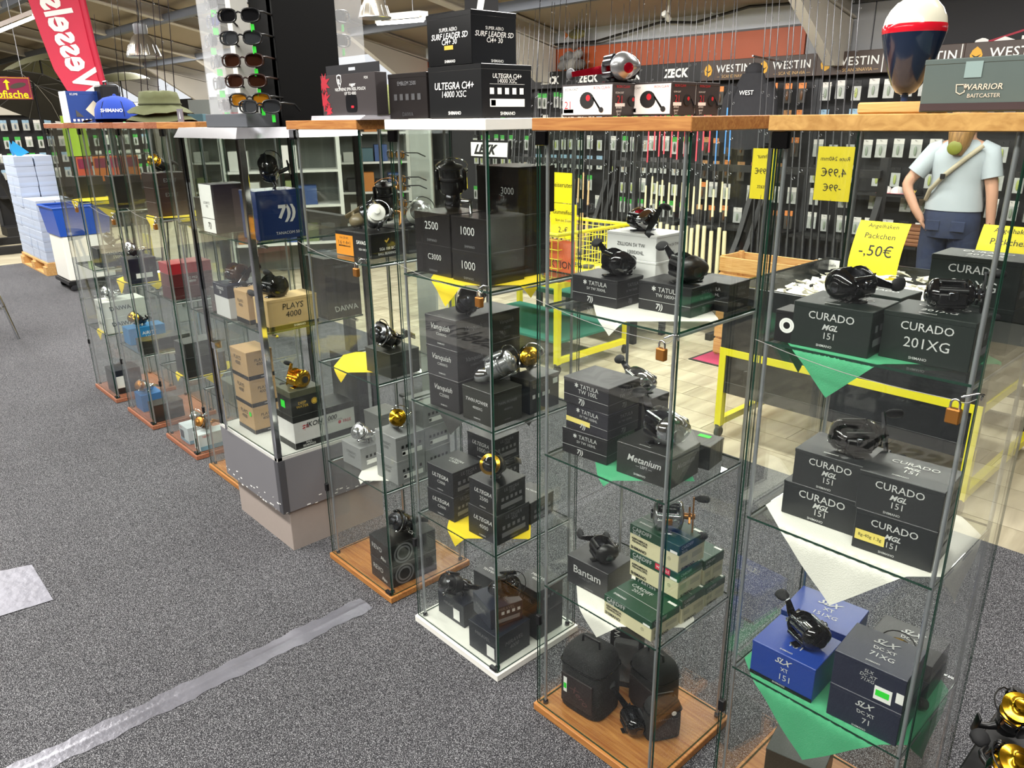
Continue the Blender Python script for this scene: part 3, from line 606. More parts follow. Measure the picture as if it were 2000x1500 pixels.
q2 = carton('lower black carton of the front pair, yellow cloth beneath, third shelf'+iC, Z1, (972, 1068), 1010, (901, 974), (1044, 978), w=.128, d=.135, ang=2, body='17181a', prints=p_ult('4000'))
q1 = carton('upper black carton of the front pair with a gold-ringed reel'+iC, top(q2), q2, None, None, None, w=.12, d=.12, h=.09, ang=2, body='17181a', prints=p_ult('2500'))
carton('black carton standing alone at the right back, third shelf'+iC, Z1, (1050, 1020), 968, None, None, w=.10, d=.115, h=.075, ang=6, body='1c1d1b', prints=p_ult('C3000')+[('x', 'T', 'ULTEGRA', .5, .6, .5, INK)])
NV = '161b26'
m1 = carton('front black-navy carton on the white base board'+iC, Z0, (971, 1304), 1251, (908, 1205), (1045, 1215), w=.135, d=.14, ang=1, body=NV, prints=[('x', 'R', 'MIRAVEL\n4000', .5, .5, .55, INKD, (0, .2)), ('x', 'F', 'MIRAVEL', .5, .72, .5, INKD), ('p', 'F', .76, .32, .26, .42, PAPER, 'barcode')])
m2 = carton('askew navy carton on top of the front one, black reel on it'+iC, top(m1), m1, None, None, None, w=.12, d=.115, h=.07, ang=-14, off=(-.045, .012), body='1a2030', prints=[('x', 'F', 'MIRAVEL', .5, .6, .6, INKD), ('i', 'R', .3, .95, .65, 4, INK), ('p', 'R', .55, .3, .7, .2, INKD), ('x', 'R', 'MIRAVEL', .5, .86, .5, INKD), ('x', 'T', 'MIRAVEL', .6, .6, .5, INKD)])
m3_ = carton('left black-navy carton with barcode label on the white base board'+iC, Z0, (907, 1228), 1185, (845, 1155), None, w=.135, d=.09, ang=1, body=NV, prints=[('x', 'F', 'MIRAVEL', .45, .68, .42, INKD), ('p', 'F', .72, .4, .24, .5, PAPER, 'barcode')])
m4 = carton('lower of two large black cartons at the back of the white base board'+iC, Z0, (1052, 1254), None, None, None, w=.11, d=.12, h=.09, ang=1, body='191b1e')
m5 = carton('upper of two large black cartons at the back of the white base board'+iC, top(m4), m4, None, None, None, w=.11, d=.12, h=.09, ang=1, body='191b1e', prints=[('x', 'T', 'MIRAVEL\n4000', .5, .5, .6, INK), ('x', 'F', 'MIRAVEL', .5, .5, .6, INKD), ('i', 'R', .2, .8, .6, 4, INKD)])
carton('black carton marked upside down, left back of the white base board'+iC, Z0, (-1.70, 1.49), None, None, None, w=.12, d=.08, h=.10, ang=3, body='1a1d24', prints=[('x', 'T', 'MIRAVEL\n4000', .4, .5, .5, INK, B0, 180)])
# ---- cabinet beside the pedestal (D)
iD = ', cabinet beside the pedestal'
d1 = carton('long black carton with an orange price card, top shelf'+iD, Z3, (727, 508), 459, None, None, w=.19, d=.125, ang=4, h=.078, body='151516', prints=[('x', 'R', 'SG6 100 BC', .5, .36, .5, INKW, (.01, 0)), ('x', 'R', '✓', .5, .68, .16, INKG, (.06, 0)), ('x', 'R', 'BALL BEARINGS', .5, .17, .6, INKW), ('x', 'F', 'SAVAGE', .75, .62, .3, INKW, (.02, 0)), ('x', 'F', 'SG6 100 BC', .78, .34, .25, INKW), ('p', 'F', .25, .42, .5, .84, hm('f29a1c', .6), 'price_card'), ('x', 'F', 'SG6 250 BC', .25, .72, .26, INKB), ('x', 'F', '1:6 = 4+1', .25, .52, .34, INKB), ('p', 'F', .25, .38, .34, .06, INKB, 'printed_line')])
d1b = carton('second black carton behind the orange-carded one, top shelf'+iD, Z3, (-2.09, 1.474), None, None, None, w=.19, d=.105, h=.078, ang=4, body='151516', prints=[('x', 'R', 'SG', .5, .5, .3, INKD)])
vf = carton('olive-black carton under two black spinning reels, middle shelf'+iD, Z2, (766, 742), 684, None, (815, 671), w=.14, d=.12, ang=2, h=.085, body='2b2c26', prints=[('i', 'R', .2, .75, .5, 3, INKB), ('x', 'R', 'VANFORD', .5, .8, .5, INKB)])
SG = '8f9090'
def p_str(n): return [('x', 'F', 'STRADIC\n%s' % n, .5, .55, .5, hm('6c6d6e', .6), (0, .1)), ('i', 'R', .15, .9, .55, 5, INKB), ('p', 'R', .55, .28, .7, .2, INKW), ('p', 'R', .26, .28, .1, .12, INKB)]
e2 = carton('lower silver-grey carton of the front pair'+iD, Z1, (779, 950), 904, (720, 890), (830, 884), ang=1, w=.125, d=.12, body=SG, rough=.3, prints=p_str('C3000'))
e1 = carton('upper silver-grey carton of the front pair, silver reel on its lid'+iD, top(e2), e2, None, None, None, ang=0, w=.125, d=.12, h=.088, body=SG, rough=.3, prints=p_str('1000'))
e3 = carton('single silver-grey carton at the left with a chromed reel'+iD, Z1, (707, 920), 877, (660, 858), None, ang=2, w=.12, d=.115, body=SG, rough=.3, prints=p_str('C3000'))
e4 = carton('bottom silver-grey carton of the back stack'+iD, Z1, (-2.055, 1.472), None, None, None, ang=1, w=.12, d=.115, h=.085, body=SG, rough=.3, prints=p_str('2500'))
e5 = carton('second silver-grey carton of the back stack'+iD, top(e4), e4, None, None, None, ang=1, w=.12, d=.115, h=.085, body=SG, rough=.3, prints=p_str('2500'))
e6 = carton('third silver-grey carton of the back stack'+iD, top(e5), e5, None, None, None, ang=1, w=.12, d=.115, h=.085, body='858686', rough=.3, prints=p_str('2500'))
e7 = carton('dull silver-grey carton on the left back, on its own'+iD, Z1, (740, 888), None, None, None, ang=1, w=.10, d=.10, h=.16, body='747573', rough=.3, prints=p_str('4000'))
r2 = carton('lower black carton with ring print on the wooden base board'+iD, Z0, (770, 1156), 1112, (727, 1084), None, w=.135, d=.20, ang=-3, h=.085, body='141414', prints=[('x', 'F', 'REVO', .4, .6, .5, INK), ('x', 'F', 'Abu', .7, .25, .25, INKW), ('x', 'R', '◎', .3, .5, .4, INKD)])
r1 = carton('upper black carton with ring print, black reel on its lid'+iD, top(r2), r2, None, None, None, w=.135, d=.20, h=.085, ang=-3, body='141414', prints=[('x', 'F', 'REVO', .4, .6, .5, INK), ('x', 'F', 'Abu', .7, .25, .25, INKW), ('x', 'R', '◎', .3, .5, .4, INKD), ('x', 'T', 'REVO CX', .5, .6, .7, INKW)])
# ---- pedestal showcase (E)
iE = ', pedestal showcase'
E0, E1, E2 = ESH
carton('white-fronted carton with dark printed side, top shelf'+iE, E2, (424, 458), 365, None, None, w=.115, d=.14, h=.18, ang=0, body='2a2230', lid='2a2230', lidh=.03, prints=[('p', 'F', .5, .5, .99, .99, PAPER, 'white_front'), ('x', 'F', 'LEOBRITZ\n300J', .5, .58, .5, INKB), ('p', 'F', .5, .3, .99, .012, INKB, 'printed_line'), ('x', 'F', '7))', .55, .15, .25, INKB, (.04, .1)), ('p', 'R', .75, .5, .4, .8, hm('4a3d44', .5))])
t5 = carton('blue carton under the big black reel, top shelf'+iE, E2, (509, 472), 375, None, (575, 369), w=.13, d=.18, h=.17, ang=0, body='1d2f5c', rough=.25, prints=[('x', 'R', '7))', .62, .52, .38, INK, (.05, .1)), ('x', 'R', 'TANACOM 500', .62, .12, .55, INK)])
ty = carton('white carton with a dark lid under the brown reel, middle shelf'+iE, E1, (434, 628), 565, None, None, w=.13, d=.15, h=.13, ang=0, body='d6d6d4', lid='1d2030', lidh=.38, prints=[('x', 'R', 'TYRNOS\n20', .45, .82, .55, INKW), ('x', 'F', 'TYRNOS\n20', .5, .82, .5, INKW), ('x', 'R', 'KEEPAMERICA\nFISHING.ORG', .5, .4, .6, INKB, (.02, 0)), ('x', 'R', 'SHIMANO', .5, .14, .6, INKB, (.02, 0))])
KR = 'b7966a'
kp = carton('kraft carton behind the chrome corner profile, middle shelf'+iE, E1, (489, 636), None, None, None, w=.11, d=.13, h=.125, ang=0, body=KR, rough=.7, prints=p_plays())
kq = carton('kraft carton with a black reel on its lid, middle shelf'+iE, E1, (528, 650), 590, None, None, w=.11, d=.20, h=.115, ang=0, body='c8ab78', rough=.7, prints=p_plays())
k1 = carton('bottom kraft carton of the stack of three'+iE, E0, (500, 849), 795, None, None, w=.15, d=.11, h=.115, ang=0, body=KR, rough=.7, prints=p_plays()+[('x', 'F', '●', .82, .7, .14, NEON)])
k2 = carton('middle kraft carton of the stack of three'+iE, top(k1), k1, None, None, None, w=.15, d=.11, h=.115, ang=0, body=KR, rough=.7, prints=p_plays())
k3 = carton('top kraft carton of the stack of three'+iE, top(k2), k2, None, None, None, w=.15, d=.11, h=.115, ang=0, body=KR, rough=.7, prints=p_plays())
ik = carton('long white carton with black lid band and red logo'+iE, E0, (586, 884), 820, None, None, w=.13, d=.27, h=.135, ang=0, body='dcdad8', lid='141414', lidh=.2, prints=[('x', 'R', 'IKON 1000', .45, .66, .5, INKB, (.01, .2)), ('x', 'R', 'R E V O L U T I O N', .6, .55, .36, INKD), ('x', 'R', '≈', .18, .6, .1, INKR, (.08, 0)), ('x', 'R', '● FREE', .82, .46, .22, INKR), ('x', 'R', 'BALL\nBEARINGS', .22, .1, .2, INKW), ('p', 'R', .5, .09, 1.0, .19, BLACKP, 'printed_band'), ('p', 'F', .5, .09, 1.0, .19, BLACKP, 'printed_band')])
dw = carton('black and olive carton with a golden reel on its lid'+iE, top(ik), ik, None, None, None, w=.11, d=.13, h=.10, ang=0, body='1c1c1c', lid='4a4a38', lidh=.25, prints=[('x', 'R', 'DEEP\nWATER', .35, .42, .4, INKG), ('x', 'R', '◉', .75, .45, .2, INKG), ('p', 'F', .4, .4, .3, .3, NEON, 'price_tag')])
tb = carton('tall black-brown carton at the back of the middle shelf'+iE, E1, (646, 628), None, None, None, w=.16, d=.15, h=.235, ang=0, body='2a2422', prints=[('x', 'R', 'TANACOM 750', .55, .85, .6, INKD), ('x', 'R', 'DAIWA', .55, .16, .7, INK, (.01, -.2))])
tc = carton('tall black carton at the back on the pedestal top'+iE, E0, (722, 835), None, None, None, w=.2, d=.05, h=.30, ang=0, body='24242a', prints=[('x', 'F', 'TANACOM', .5, .8, .6, INKD)])
# ---------------------------------------------------------------- fishing reels
def egg(ry, rz, n=22, front=1.0, drop=0.0):
    pts = []
    for k in range(n):
        t = 2*math.pi*k/n; y = math.cos(t); z = math.sin(t)
        rr = 1+.16*max(0, -y)*front
        pts.append((y*ry*rr, z*rz*(1-.22*max(0, -y))-drop*max(0, -y)*rz*.4))
    return pts
def bulge(mb, poly, x0, x1, steps, mi=0):
    # rounded plate: rings of the outline shrinking from x0 to x1
    n = len(poly); vs = []; fs = []
    for i in range(steps+1):
        t = i/steps; x = x0+(x1-x0)*math.sin(t*math.pi/2); sc = math.cos(t*math.pi/2*.86)
        vs += [(x, y*sc, z*sc) for y, z in poly]
    for i in range(steps):
        for k in range(n):
            f = (i*n+k, i*n+(k+1) % n, (i+1)*n+(k+1) % n, (i+1)*n+k); fs.append(f if x1 > x0 else f[::-1])
    c = tuple(range(steps*n, steps*n+n)); fs.append(c if x1 > x0 else c[::-1])
    return mb.add(vs, fs, mi)
def handle_parts(root, x, arm, knobs, m_arm, m_knob, ang, m_star):
    L = arm; Mh = T(x, 0, .0) @ RX(ang)
    star = [(.5*(.024 if k % 2 == 0 else .016)*math.cos(math.pi*k/5), .5*(.024 if k % 2 == 0 else .016)*2*math.sin(math.pi*k/5)) for k in range(10)]
    star = [((.020 if k % 2 == 0 else .010)*math.cos(math.pi*k/5), (.020 if k % 2 == 0 else .010)*math.sin(math.pi*k/5)) for k in range(10)]
    MB().prism(star, 0, .004, 0, Mh @ T(-.008, 0, 0) @ RY(90)).build('star_drag', m_star, root, smooth=30)
    b = MB(); prof = [(-.5*L if knobs == 2 else -.012, -.005), (-.004, -.009), (.004, -.009), (.5*L if knobs == 2 else L, -.005), (.5*L if knobs == 2 else L, .005), (.004, .009), (-.004, .009), (-.5*L if knobs == 2 else -.012, .005)]
    b.prism([(z, y) for y, z in prof], 0, .003, 0, Mh @ RY(90)); b.tube([(-.012, 0, 0), (.006, 0, 0)], .006, 10, 0, True, Mh)
    h = b.build('handle', m_arm, root, smooth=30)
    for s in ((-1, 1) if knobs == 2 else (2,)):
        y = s*.5*L*.94
        MB().lathe([(.003, 0), (.005, .004), (.0085, .008), (.0105, .018), (.0095, .028), (.005, .032)], 12, 0, Mh @ T(.003, y, 0) @ RY(90), sc=(1.25, .8)).build('knob', m_knob, h, smooth=50)
def baitcaster(label, M, sc=1.0, body=None, side=None, spool=None, arm=None, knob=None, knobs=2, ang=20, star=None, rnd=False, left=False, line=None):
    body = body or BLACKP; side = side or GLOSSB; spool = spool or GUN; arm = arm or DCHROME; knob = knob or RUBBER
    r = thing('baitcasting_reel', label, 'fishing reel', M=M @ T(0, 0, .031*sc) @ S(-sc if left else sc, sc, sc))
    W = .024
    P = egg(.030, .028) if not rnd else [(.032*math.cos(2*math.pi*k/26), .032*math.sin(2*math.pi*k/26)) for k in range(26)]
    b = MB(); bulge(b, P, W, W+(.016 if not rnd else .010), 6); bulge(b, P, W, W-.003, 2)
    sp = b.build('side_plate', side, r, smooth=60)
    b = MB(); bulge(b, P, -W, -W-(.018 if not rnd else .010), 6); bulge(b, P, -W, -W+.003, 2)
    sp2 = b.build('side_plate', side, r, smooth=60)
    if rnd:
        b = MB().lathe([(.012, 0), (.012, .003), (.007, .004)], 16, 0, T(-W-.010, 0, 0) @ RY(-90)); b.build('cap', GUN, sp2, smooth=40)
    else:
        MB().lathe([(.010, 0), (.010, .003), (.006, .004)], 16, 0, T(-W-.0165, -.002, -.004) @ RY(-90)).build('dial', arm, sp2, smooth=40)
    b = MB()
    for y, z, q in ((-.026, .010, .006), (-.020, -.018, .007), (.024, -.014, .006), (.022, .018, .005)):
        b.tube([(-W, y, z), (W, y, z)], q, 10)
    b.rbox(-W, W, -.036, -.022, -.016, .006, .003)
    b.build('frame', body, r, smooth=40)
    MB().lathe([(.021, -W+.003), (.021, -W+.006), (.012, -W+.008), (.012, W-.008), (.021, W-.006), (.021, W-.003)], 20, 0, RY(90), mis=[0, 0, 1, 0, 0]).build('spool', [spool, line or spool], r, smooth=40)
    b = MB().rbox(-W, W, .020, .030, .002, .014, .003, 0); b.build('thumb_bar', body, r)
    b = MB().rbox(-.009, .009, -.040, -.034, -.006, .010, .002).lathe([(.005, 0), (.005, .003), (.003, .003)], 12, 0, T(0, -.040, .003) @ RX(90)); b.build('line_guide', arm, r, smooth=40)
    b = MB().rbox(-.009, .009, -.034, .034, -.031, -.028, .001).rbox(-.008, .008, -.016, .016, -.030, -.020, .002); b.build('foot', body, r)
    b = MB().tube([(W+.010, 0, 0), (W+.026, 0, 0)], .007, 12); b.build('drive_shaft', arm, r, smooth=40)
    handle_parts(r, W+.027, .085, knobs, arm, knob, ang, star or arm)
    return r
def spinning(label, M, sc=1.0, body=None, rotor=None, spool=None, arm=None, knob=None, line=None, ring=None, group=None, lie=True, roll=70):
    body = body or BLACKP; rotor = rotor or body; spool = spool or DCHROME; arm = arm or DCHROME; knob = knob or RUBBER; ring = ring or spool
    r = thing('spinning_reel', label, 'fishing reel', M=M @ (RX(-28) @ RY(roll) if lie else Matrix.Identity(4)) @ S(sc*1.08), group=group)
    # spool axis along -y, foot upwards
    A = RX(90)
    MB().lathe([(.004, -.034), (.016, -.030), (.022, -.018), (.024, -.004), (.021, .008), (.018, .014)], 16, 0, A, sc=(.85, 1.1)).build('body', body, r, smooth=60)
    b = MB().lathe([(.019, .010), (.026, .014), (.028, .026), (.027, .040), (.024, .042)], 20, 0, A)
    for s in (-1, 1): b.rbox(s*.031-.004, s*.031+.004, -.066, -.018, -.009, .009, .003)
    b.build('rotor', rotor, r, smooth=50)
    so = MB().lathe([(.022, .040), (.026, .042), (.026, .046), (.021, .048), (.021, .064), (.027, .067), (.027, .071), (.019, .074), (.012, .076), (.009, .082), (.004, .083)], 24, 0, A, mis=[0, 0, 0, 1, 2, 2, 2, 0, 0, 0]).build('spool', [spool, line or spool, ring], r, smooth=50)
    pts = [(-.032, -.060, 0)]+[(-.038*math.cos(math.pi*k/10), -.066-.014*math.sin(math.pi*k/10), .040*math.sin(math.pi*k/10)) for k in range(1, 10)]+[(.032, -.060, 0)]
    b = MB().tube(pts, .0014, 6); b.ball((.033, -.062, 0), .006, 8); b.build('bail', arm, r, smooth=50)
    b = MB().tube([(0, .006, .018), (0, .010, .036), (0, .004, .056)], [.009, .006, .006], 10); b.rbox(-.008, .008, -.034, .034, .055, .060, .002); b.build('foot', body, r, smooth=50)
    b = MB().tube([(.018, .008, 0), (.034, .008, 0), (.040, .008, -.004), (.046, .030, -.030), (.048, .036, -.036)], [.006, .005, .0045, .004, .004], 8)
    h = b.build('handle', arm, r, smooth=50)
    MB().lathe([(.004, 0), (.010, .004), (.013, .014), (.011, .026), (.005, .030)], 12, 0, T(.048, .036, -.036) @ RY(90), sc=(1.3, .8)).build('knob', knob, h, smooth=50)
    return r
def at(px, py, z): p = az(px, py, z); return T(p.x, p.y, z)
def ontop(o, u, v, rz=0, dz=0):
    # a spot on the lid of a carton: u along its width, v along its depth (0..1)
    w = o.dimensions if False else None
    xs = [c[0] for c in o.bound_box]; ys = [c[1] for c in o.bound_box]
    return o.matrix_basis @ T(min(xs)+(max(xs)-min(xs))*u, min(ys)+(max(ys)-min(ys))*v, o['top']-o.matrix_basis.translation.z+.0012+dz) @ RZ(rz)
# chipped-top cabinet
baitcaster('dark oval low-profile reel seen from its plain side, chipped-top cabinet top shelf', ontop(a1, .50, .55, 72), 1.08, GLOSSB, GLOSSB, knobs=2, ang=5)
baitcaster('dark low-profile reel lying behind the paper slip in the chipped-top cabinet', ontop(a2, .55, .62, 25), .95, BLACKP, GLOSSB, ang=75)
baitcaster('black reel with paddle handle on the upper left carton, chipped-top cabinet', ontop(b2, .62, .50, 40), 1.15, BLACKP, GLOSSB, ang=60)
baitcaster('black and chrome reel on the front blue carton', ontop(s2, .62, .55, 152), 1.1, DCHROME, GLOSSB, spool=CHROME, ang=70, left=False)
sp_g = spinning('black spinning reel with golden spool behind the navy cartons', T(-.455, 1.54, Z1+.052) @ RZ(20) @ RX(-90), .9, BLACKP, BLACKP, GOLD, BLACKP, line=BLACKP, ring=GOLD, lie=False)
# cabinet with the pouches
baitcaster('chromed low-profile reel on the white cartons', ontop(z3, .45, .5, -25), .95, GUN, CHROME, spool=REDM, ang=60)
baitcaster('gloss black reel with paddle handle, left front of the top shelf beside the white cartons', ontop(t1, .68, .55, 150), 1.05, GLOSSB, GLOSSB, ang=55)
baitcaster('matte black round-shouldered reel with a red drag star near the white cartons', ontop(t2, .66, .5, 150), 1.1, BLACKP, BLACKP, ang=55, star=REDM)
an_ = [o for o in bpy.data.objects if str(o.get('label', '')).startswith('tall black carton behind the leaning')][0]
baitcaster('mirror-bright silver reel on the tall black carton behind the padlock', ontop(an_, .6, .45, 150), 1.1, CHROME, CHROME, spool=GUN, ang=55)
baitcaster('large mirror-chrome reel on the charcoal carton, middle shelf', ontop(mt, .58, .55, 152), 1.36, CHROME, CHROME, spool=GUN, ang=70)
baitcaster('matte black reel with two paddle knobs on the charcoal carton, lower shelf', ontop(bt, .6, .45, 150), 1.0, BLACKP, BLACKP, ang=15)
baitcaster('round silver multiplier reel with brass handle arm on the green carton', ontop(c5, .5, .5, 38), 1.15, SILVER, SILVER, spool=GUN, arm=BRASS, rnd=True, ang=75)
baitcaster('small black reel lying on the wooden base board among the pouches', at(1236, 1424, Z0+.003) @ RZ(150), 1.0, BLACKP, GLOSSB, ang=60, knobs=1)
# white cabinet
spinning('black chromed spinning reel standing upright on the dark brown cartons', ontop(f4, .62, .45, 40, .036) @ RX(-80) , 1.15, DCHROME, GLOSSB, BLACKP, CHROME, lie=False)
spinning('dark spinning reel behind the hanging yellow cloth, white-based cabinet', ontop(v1, .75, .5, 60, .028), .95, BLACKP, GLOSSB, GUN, DCHROME)
spinning('bright silver spinning reel on the olive-black carton', ontop(tw, .30, .5, 120, .030), 1.1, CHROME, SILVER, SILVER, CHROME)
spinning('gold and black spinning reel on the navy barcoded carton', ontop(lx, .0, .5, 60, .030), .9, DCHROME, DCHROME, GOLD, SILVER)
spinning('black spinning reel with gold rings facing the aisle, third shelf of the white-based cabinet', ontop(q1, .5, .5, 30, .033), 1.05, BLACKP, BLACKP, GLOSSB, BLACKP, ring=GOLD, line=GOLD)
spinning('black spinning reel on the left barcoded carton above the white base board', ontop(m3_, .55, .5, -10, .033), 1.0, GLOSSB, BLACKP, BLACKP, DCHROME, ring=DCHROME)
spinning('black spinning reel lying on the askew navy carton', ontop(m2, .55, .5, 110, .033), 1.0, DCHROME, BLACKP, GLOSSB, DCHROME)
# cabinet beside the pedestal
spinning('tan and grey spinning reel behind the orange price card', ontop(d1, .22, .55, 150, .030), .95, hm('6b5f45', .35), GUN, hm('8a7a50', .3), DCHROME)
spinning('grey spinning reel in the middle of the orange-carded carton', ontop(d1, .62, .6, 60, .030), .95, SILVER, SILVER, WHITE, DCHROME)
spinning('pale grey spinning reel at the end of the orange-carded carton', ontop(d1b, .80, .5, 80, .030), 1.0, SILVER, WHITE, SILVER, DCHROME)
spinning('black spinning reel standing tall behind the grey ones', ontop(d1b, .12, .5, 30, .05) @ RX(-80), 1.1, GLOSSB, BLACKP, BLACKP, BRASS, lie=False)
spinning('gloss black spinning reel on the olive-black carton, lower of two', ontop(vf, .55, .45, 20, .030), 1.1, GLOSSB, GLOSSB, DCHROME, CHROME)
spinning('silver and gold spinning reel on the front silver carton', ontop(e1, .4, .5, 60, .030), 1.0, CHROME, SILVER, GOLD, CHROME)
spinning('small chromed spinning reel on the single silver carton', ontop(e3, .72, .5, 20, .030), .9, CHROME, SILVER, SILVER, CHROME)
spinning('black spinning reel on the ring-printed carton', ontop(r1, .5, .62, 20, .030), 1.05, BLACKP, GLOSSB, GUN, CHROME)
# pedestal showcase
spinning('big gloss black closed-face reel on the blue carton', ontop(t5, .3, .6, 60, .05), 1.15, GLOSSB, GLOSSB, GLOSSB, GUN)
baitcaster('round brown and gold multiplier reel on the white carton', ontop(ty, .55, .5, 10), 1.15, hm('3a2416', .25), hm('3a2416', .25), spool=GOLD, rnd=True, ang=40)
baitcaster('black multiplier reel on the kraft carton', ontop(kq, .5, .32, 10), 1.25, BLACKP, GLOSSB, rnd=True, ang=40, left=True)
baitcaster('golden multiplier reel above the long white carton', ontop(dw, .6, .5, 10), 1.1, GOLD, GOLD, spool=GOLD, arm=GOLD, rnd=True, ang=70, left=True)
# ---------------------------------------------------------------- cartons in the far cabinets
iH, iG, iF, iF0 = ', end cabinet of the row', ', cabinet with the bright blue carton', ', cabinet with white-blue cartons', ', cabinet behind the pedestal'
h1 = carton('lower white carton of the pair'+iH, Z1, (213, 655), None, w=.16, d=.24, h=.095, ang=0, body='dfe0da', rough=.5, prints=[('x', 'R', 'DAIWA', .4, .55, .55, INKB, (.01, -.2)), ('x', 'F', 'DAIWA', .5, .55, .6, INKD)])
h2 = carton('upper white carton of the pair'+iH, top(h1), h1, None, w=.16, d=.24, h=.095, ang=0, body='dfe0da', rough=.5, prints=[('x', 'R', 'DAIWA', .4, .55, .55, INKB, (.01, -.2)), ('x', 'F', 'DAIWA', .5, .55, .6, INKD)])
h3 = carton('dark slate carton with white lettering'+iH, Z2, (197, 524), None, w=.15, d=.2, h=.11, ang=0, body='2c2f36', prints=[('x', 'R', 'TANACOM\nS500', .5, .6, .6, INK), ('x', 'F', 'TANACOM', .5, .5, .6, INKD)])
h4 = carton('black carton with a white label on the base board'+iH, Z0, (228, 772), None, w=.16, d=.16, h=.15, ang=0, body='1b1c1e', prints=[('p', 'R', .2, .5, .3, .5, PAPER, 'price_label')])
h5 = carton('black square carton on the top shelf'+iH, Z3, (150, 386), None, w=.13, d=.14, h=.12, ang=3, body='242426')
g1_ = carton('tall black carton on the top shelf'+iG, Z3, (229, 408), None, w=.12, d=.14, h=.16, ang=0, body='161618')
g2_ = carton('navy carton on the second shelf'+iG, Z2, (258, 556), None, w=.13, d=.14, h=.13, ang=0, body='161a2c', prints=[('p', 'R', .5, .3, .6, .2, PAPER, 'price_label')])
g3_ = carton('bright blue carton at mid height carrying a gold-black reel', Z1, (256, 676), None, w=.11, d=.20, h=.095, ang=0, body='2a7cb4', rough=.4, prints=[('x', 'R', 'AIRITY\n1600', .55, .5, .5, INKW)])
g4_ = carton('black carton beside the bright blue one', Z1, (281, 697), None, w=.10, d=.26, h=.075, ang=0, body='222324')
g5_ = carton('small blue carton on the base board'+iG, Z0, (281, 806), None, w=.12, d=.12, h=.10, ang=0, body='2469a8')
g6_ = carton('dark carton in front of the small blue one'+iG, Z0, (306, 826), None, w=.10, d=.16, h=.10, ang=0, body='26221f')
br = ['3a2624', '332220', '2c1e1e']
f1_ = carton('bottom brown carton of three on the top shelf'+iF, Z3, (309, 425), None, w=.13, d=.16, h=.065, ang=0, body=br[0])
f2_ = carton('middle brown carton of three on the top shelf'+iF, top(f1_), f1_, None, w=.13, d=.16, h=.065, ang=0, body=br[1], prints=[('x', 'R', 'EXIST', .5, .5, .5, INKD)])
f3_ = carton('top brown carton of three on the top shelf'+iF, top(f2_), f2_, None, w=.13, d=.16, h=.065, ang=0, body=br[2], prints=[('x', 'R', 'EXIST', .5, .5, .5, INKD)])
f4_ = carton('bottom dark red carton of the stack on the second shelf'+iF, Z2, (338, 588), None, w=.14, d=.2, h=.06, ang=0, body='4a1a1c')
f5_ = carton('middle dark red carton of the stack on the second shelf'+iF, top(f4_), f4_, None, w=.14, d=.2, h=.06, ang=0, body='571d20', prints=[('x', 'R', 'BG MQ\n8000', .5, .5, .4, INK)])
f6_ = carton('bright red carton topping the stack on the second shelf'+iF, top(f5_), f5_, None, w=.14, d=.2, h=.05, ang=0, body='a3202a')
f7_ = carton('large black carton on the third shelf, yellow cloth draped beneath'+iF, Z1, (362, 744), None, w=.14, d=.2, h=.10, ang=0, body='202123')
f8_ = carton('charcoal carton on top of the large black one'+iF, top(f7_), f7_, None, w=.12, d=.16, h=.07, ang=4, body='2d2c2c', off=(-.01, .01))
WB = dict(body='d5dee2', rough=.4, lidh=.05)
f9_ = carton('left white-blue carton with a photo print on the base board', Z0, (366, 871), None, w=.12, d=.13, h=.09, ang=0, prints=[('p', 'F', .3, .45, .4, .5, hm('3b4650', .4), 'photo_print'), ('p', 'F', .5, .1, .96, .16, hm('7fa8bf', .4), 'printed_band'), ('x', 'F', 'NEW', .25, .85, .24, INKR), ('p', 'R', .5, .12, .96, .2, hm('7fa8bf', .4), 'printed_band')], **WB)
f10 = carton('right white-blue carton with a photo print on the base board', Z0, (396, 886), None, w=.075, d=.15, h=.09, ang=0, prints=[('p', 'F', .5, .45, .5, .5, hm('3b4650', .4), 'photo_print'), ('p', 'R', .5, .15, .96, .25, hm('7fa8bf', .4), 'printed_band'), ('x', 'R', 'NEW', .25, .85, .24, INKR)], **WB)
o1 = carton('dark red carton on the second shelf'+iF0, Z2, (425, 632), None, w=.14, d=.2, h=.07, ang=0, body='4a1d20')
o2 = carton('black-red carton on top of the dark red one'+iF0, top(o1), o1, None, w=.14, d=.2, h=.06, ang=0, body='2d1718')
o3 = carton('grey-green carton on the third shelf'+iF0, Z1, (440, 795), None, w=.14, d=.18, h=.09, ang=0, body='4d5148')
o4 = carton('black carton on the top shelf'+iF0, Z3, (400, 448), None, w=.13, d=.15, h=.12, ang=0, body='1e1c1d')
spinning('silver spinning reel on the upper white carton in the end cabinet', ontop(h2, .5, .35, 30, .028), .9, CHROME, SILVER, SILVER, CHROME)
spinning('black spinning reel on the dark slate carton in the end cabinet', ontop(h3, .55, .5, 60, .028), .9, BLACKP, GUN, GUN, CHROME)
spinning('gold-black spinning reel on the bright blue carton', ontop(g3_, .5, .45, 30, .028), .95, GLOSSB, BLACKP, GOLD, CHROME)
spinning('chromed spinning reel on the navy carton', ontop(g2_, .5, .5, 30, .028), .9, CHROME, GUN, SILVER, CHROME)
spinning('bronze and chrome spinning reel on the small blue carton', ontop(g5_, .55, .5, 20, .028), .9, CHROME, SILVER, BRASS, CHROME)
spinning('black spinning reel on the three brown cartons', ontop(f3_, .5, .5, 30, .028), .95, BLACKP, BLACKP, GOLD, DCHROME)
spinning('bronze spinning reel on the right white-blue carton', ontop(f10, .1, .5, 30, .028), .85, BRASS, GUN, BRASS, CHROME)
spinning('chromed spinning reel on the left white-blue carton', ontop(f9_, .55, .6, 60, .028), .85, CHROME, SILVER, SILVER, CHROME)
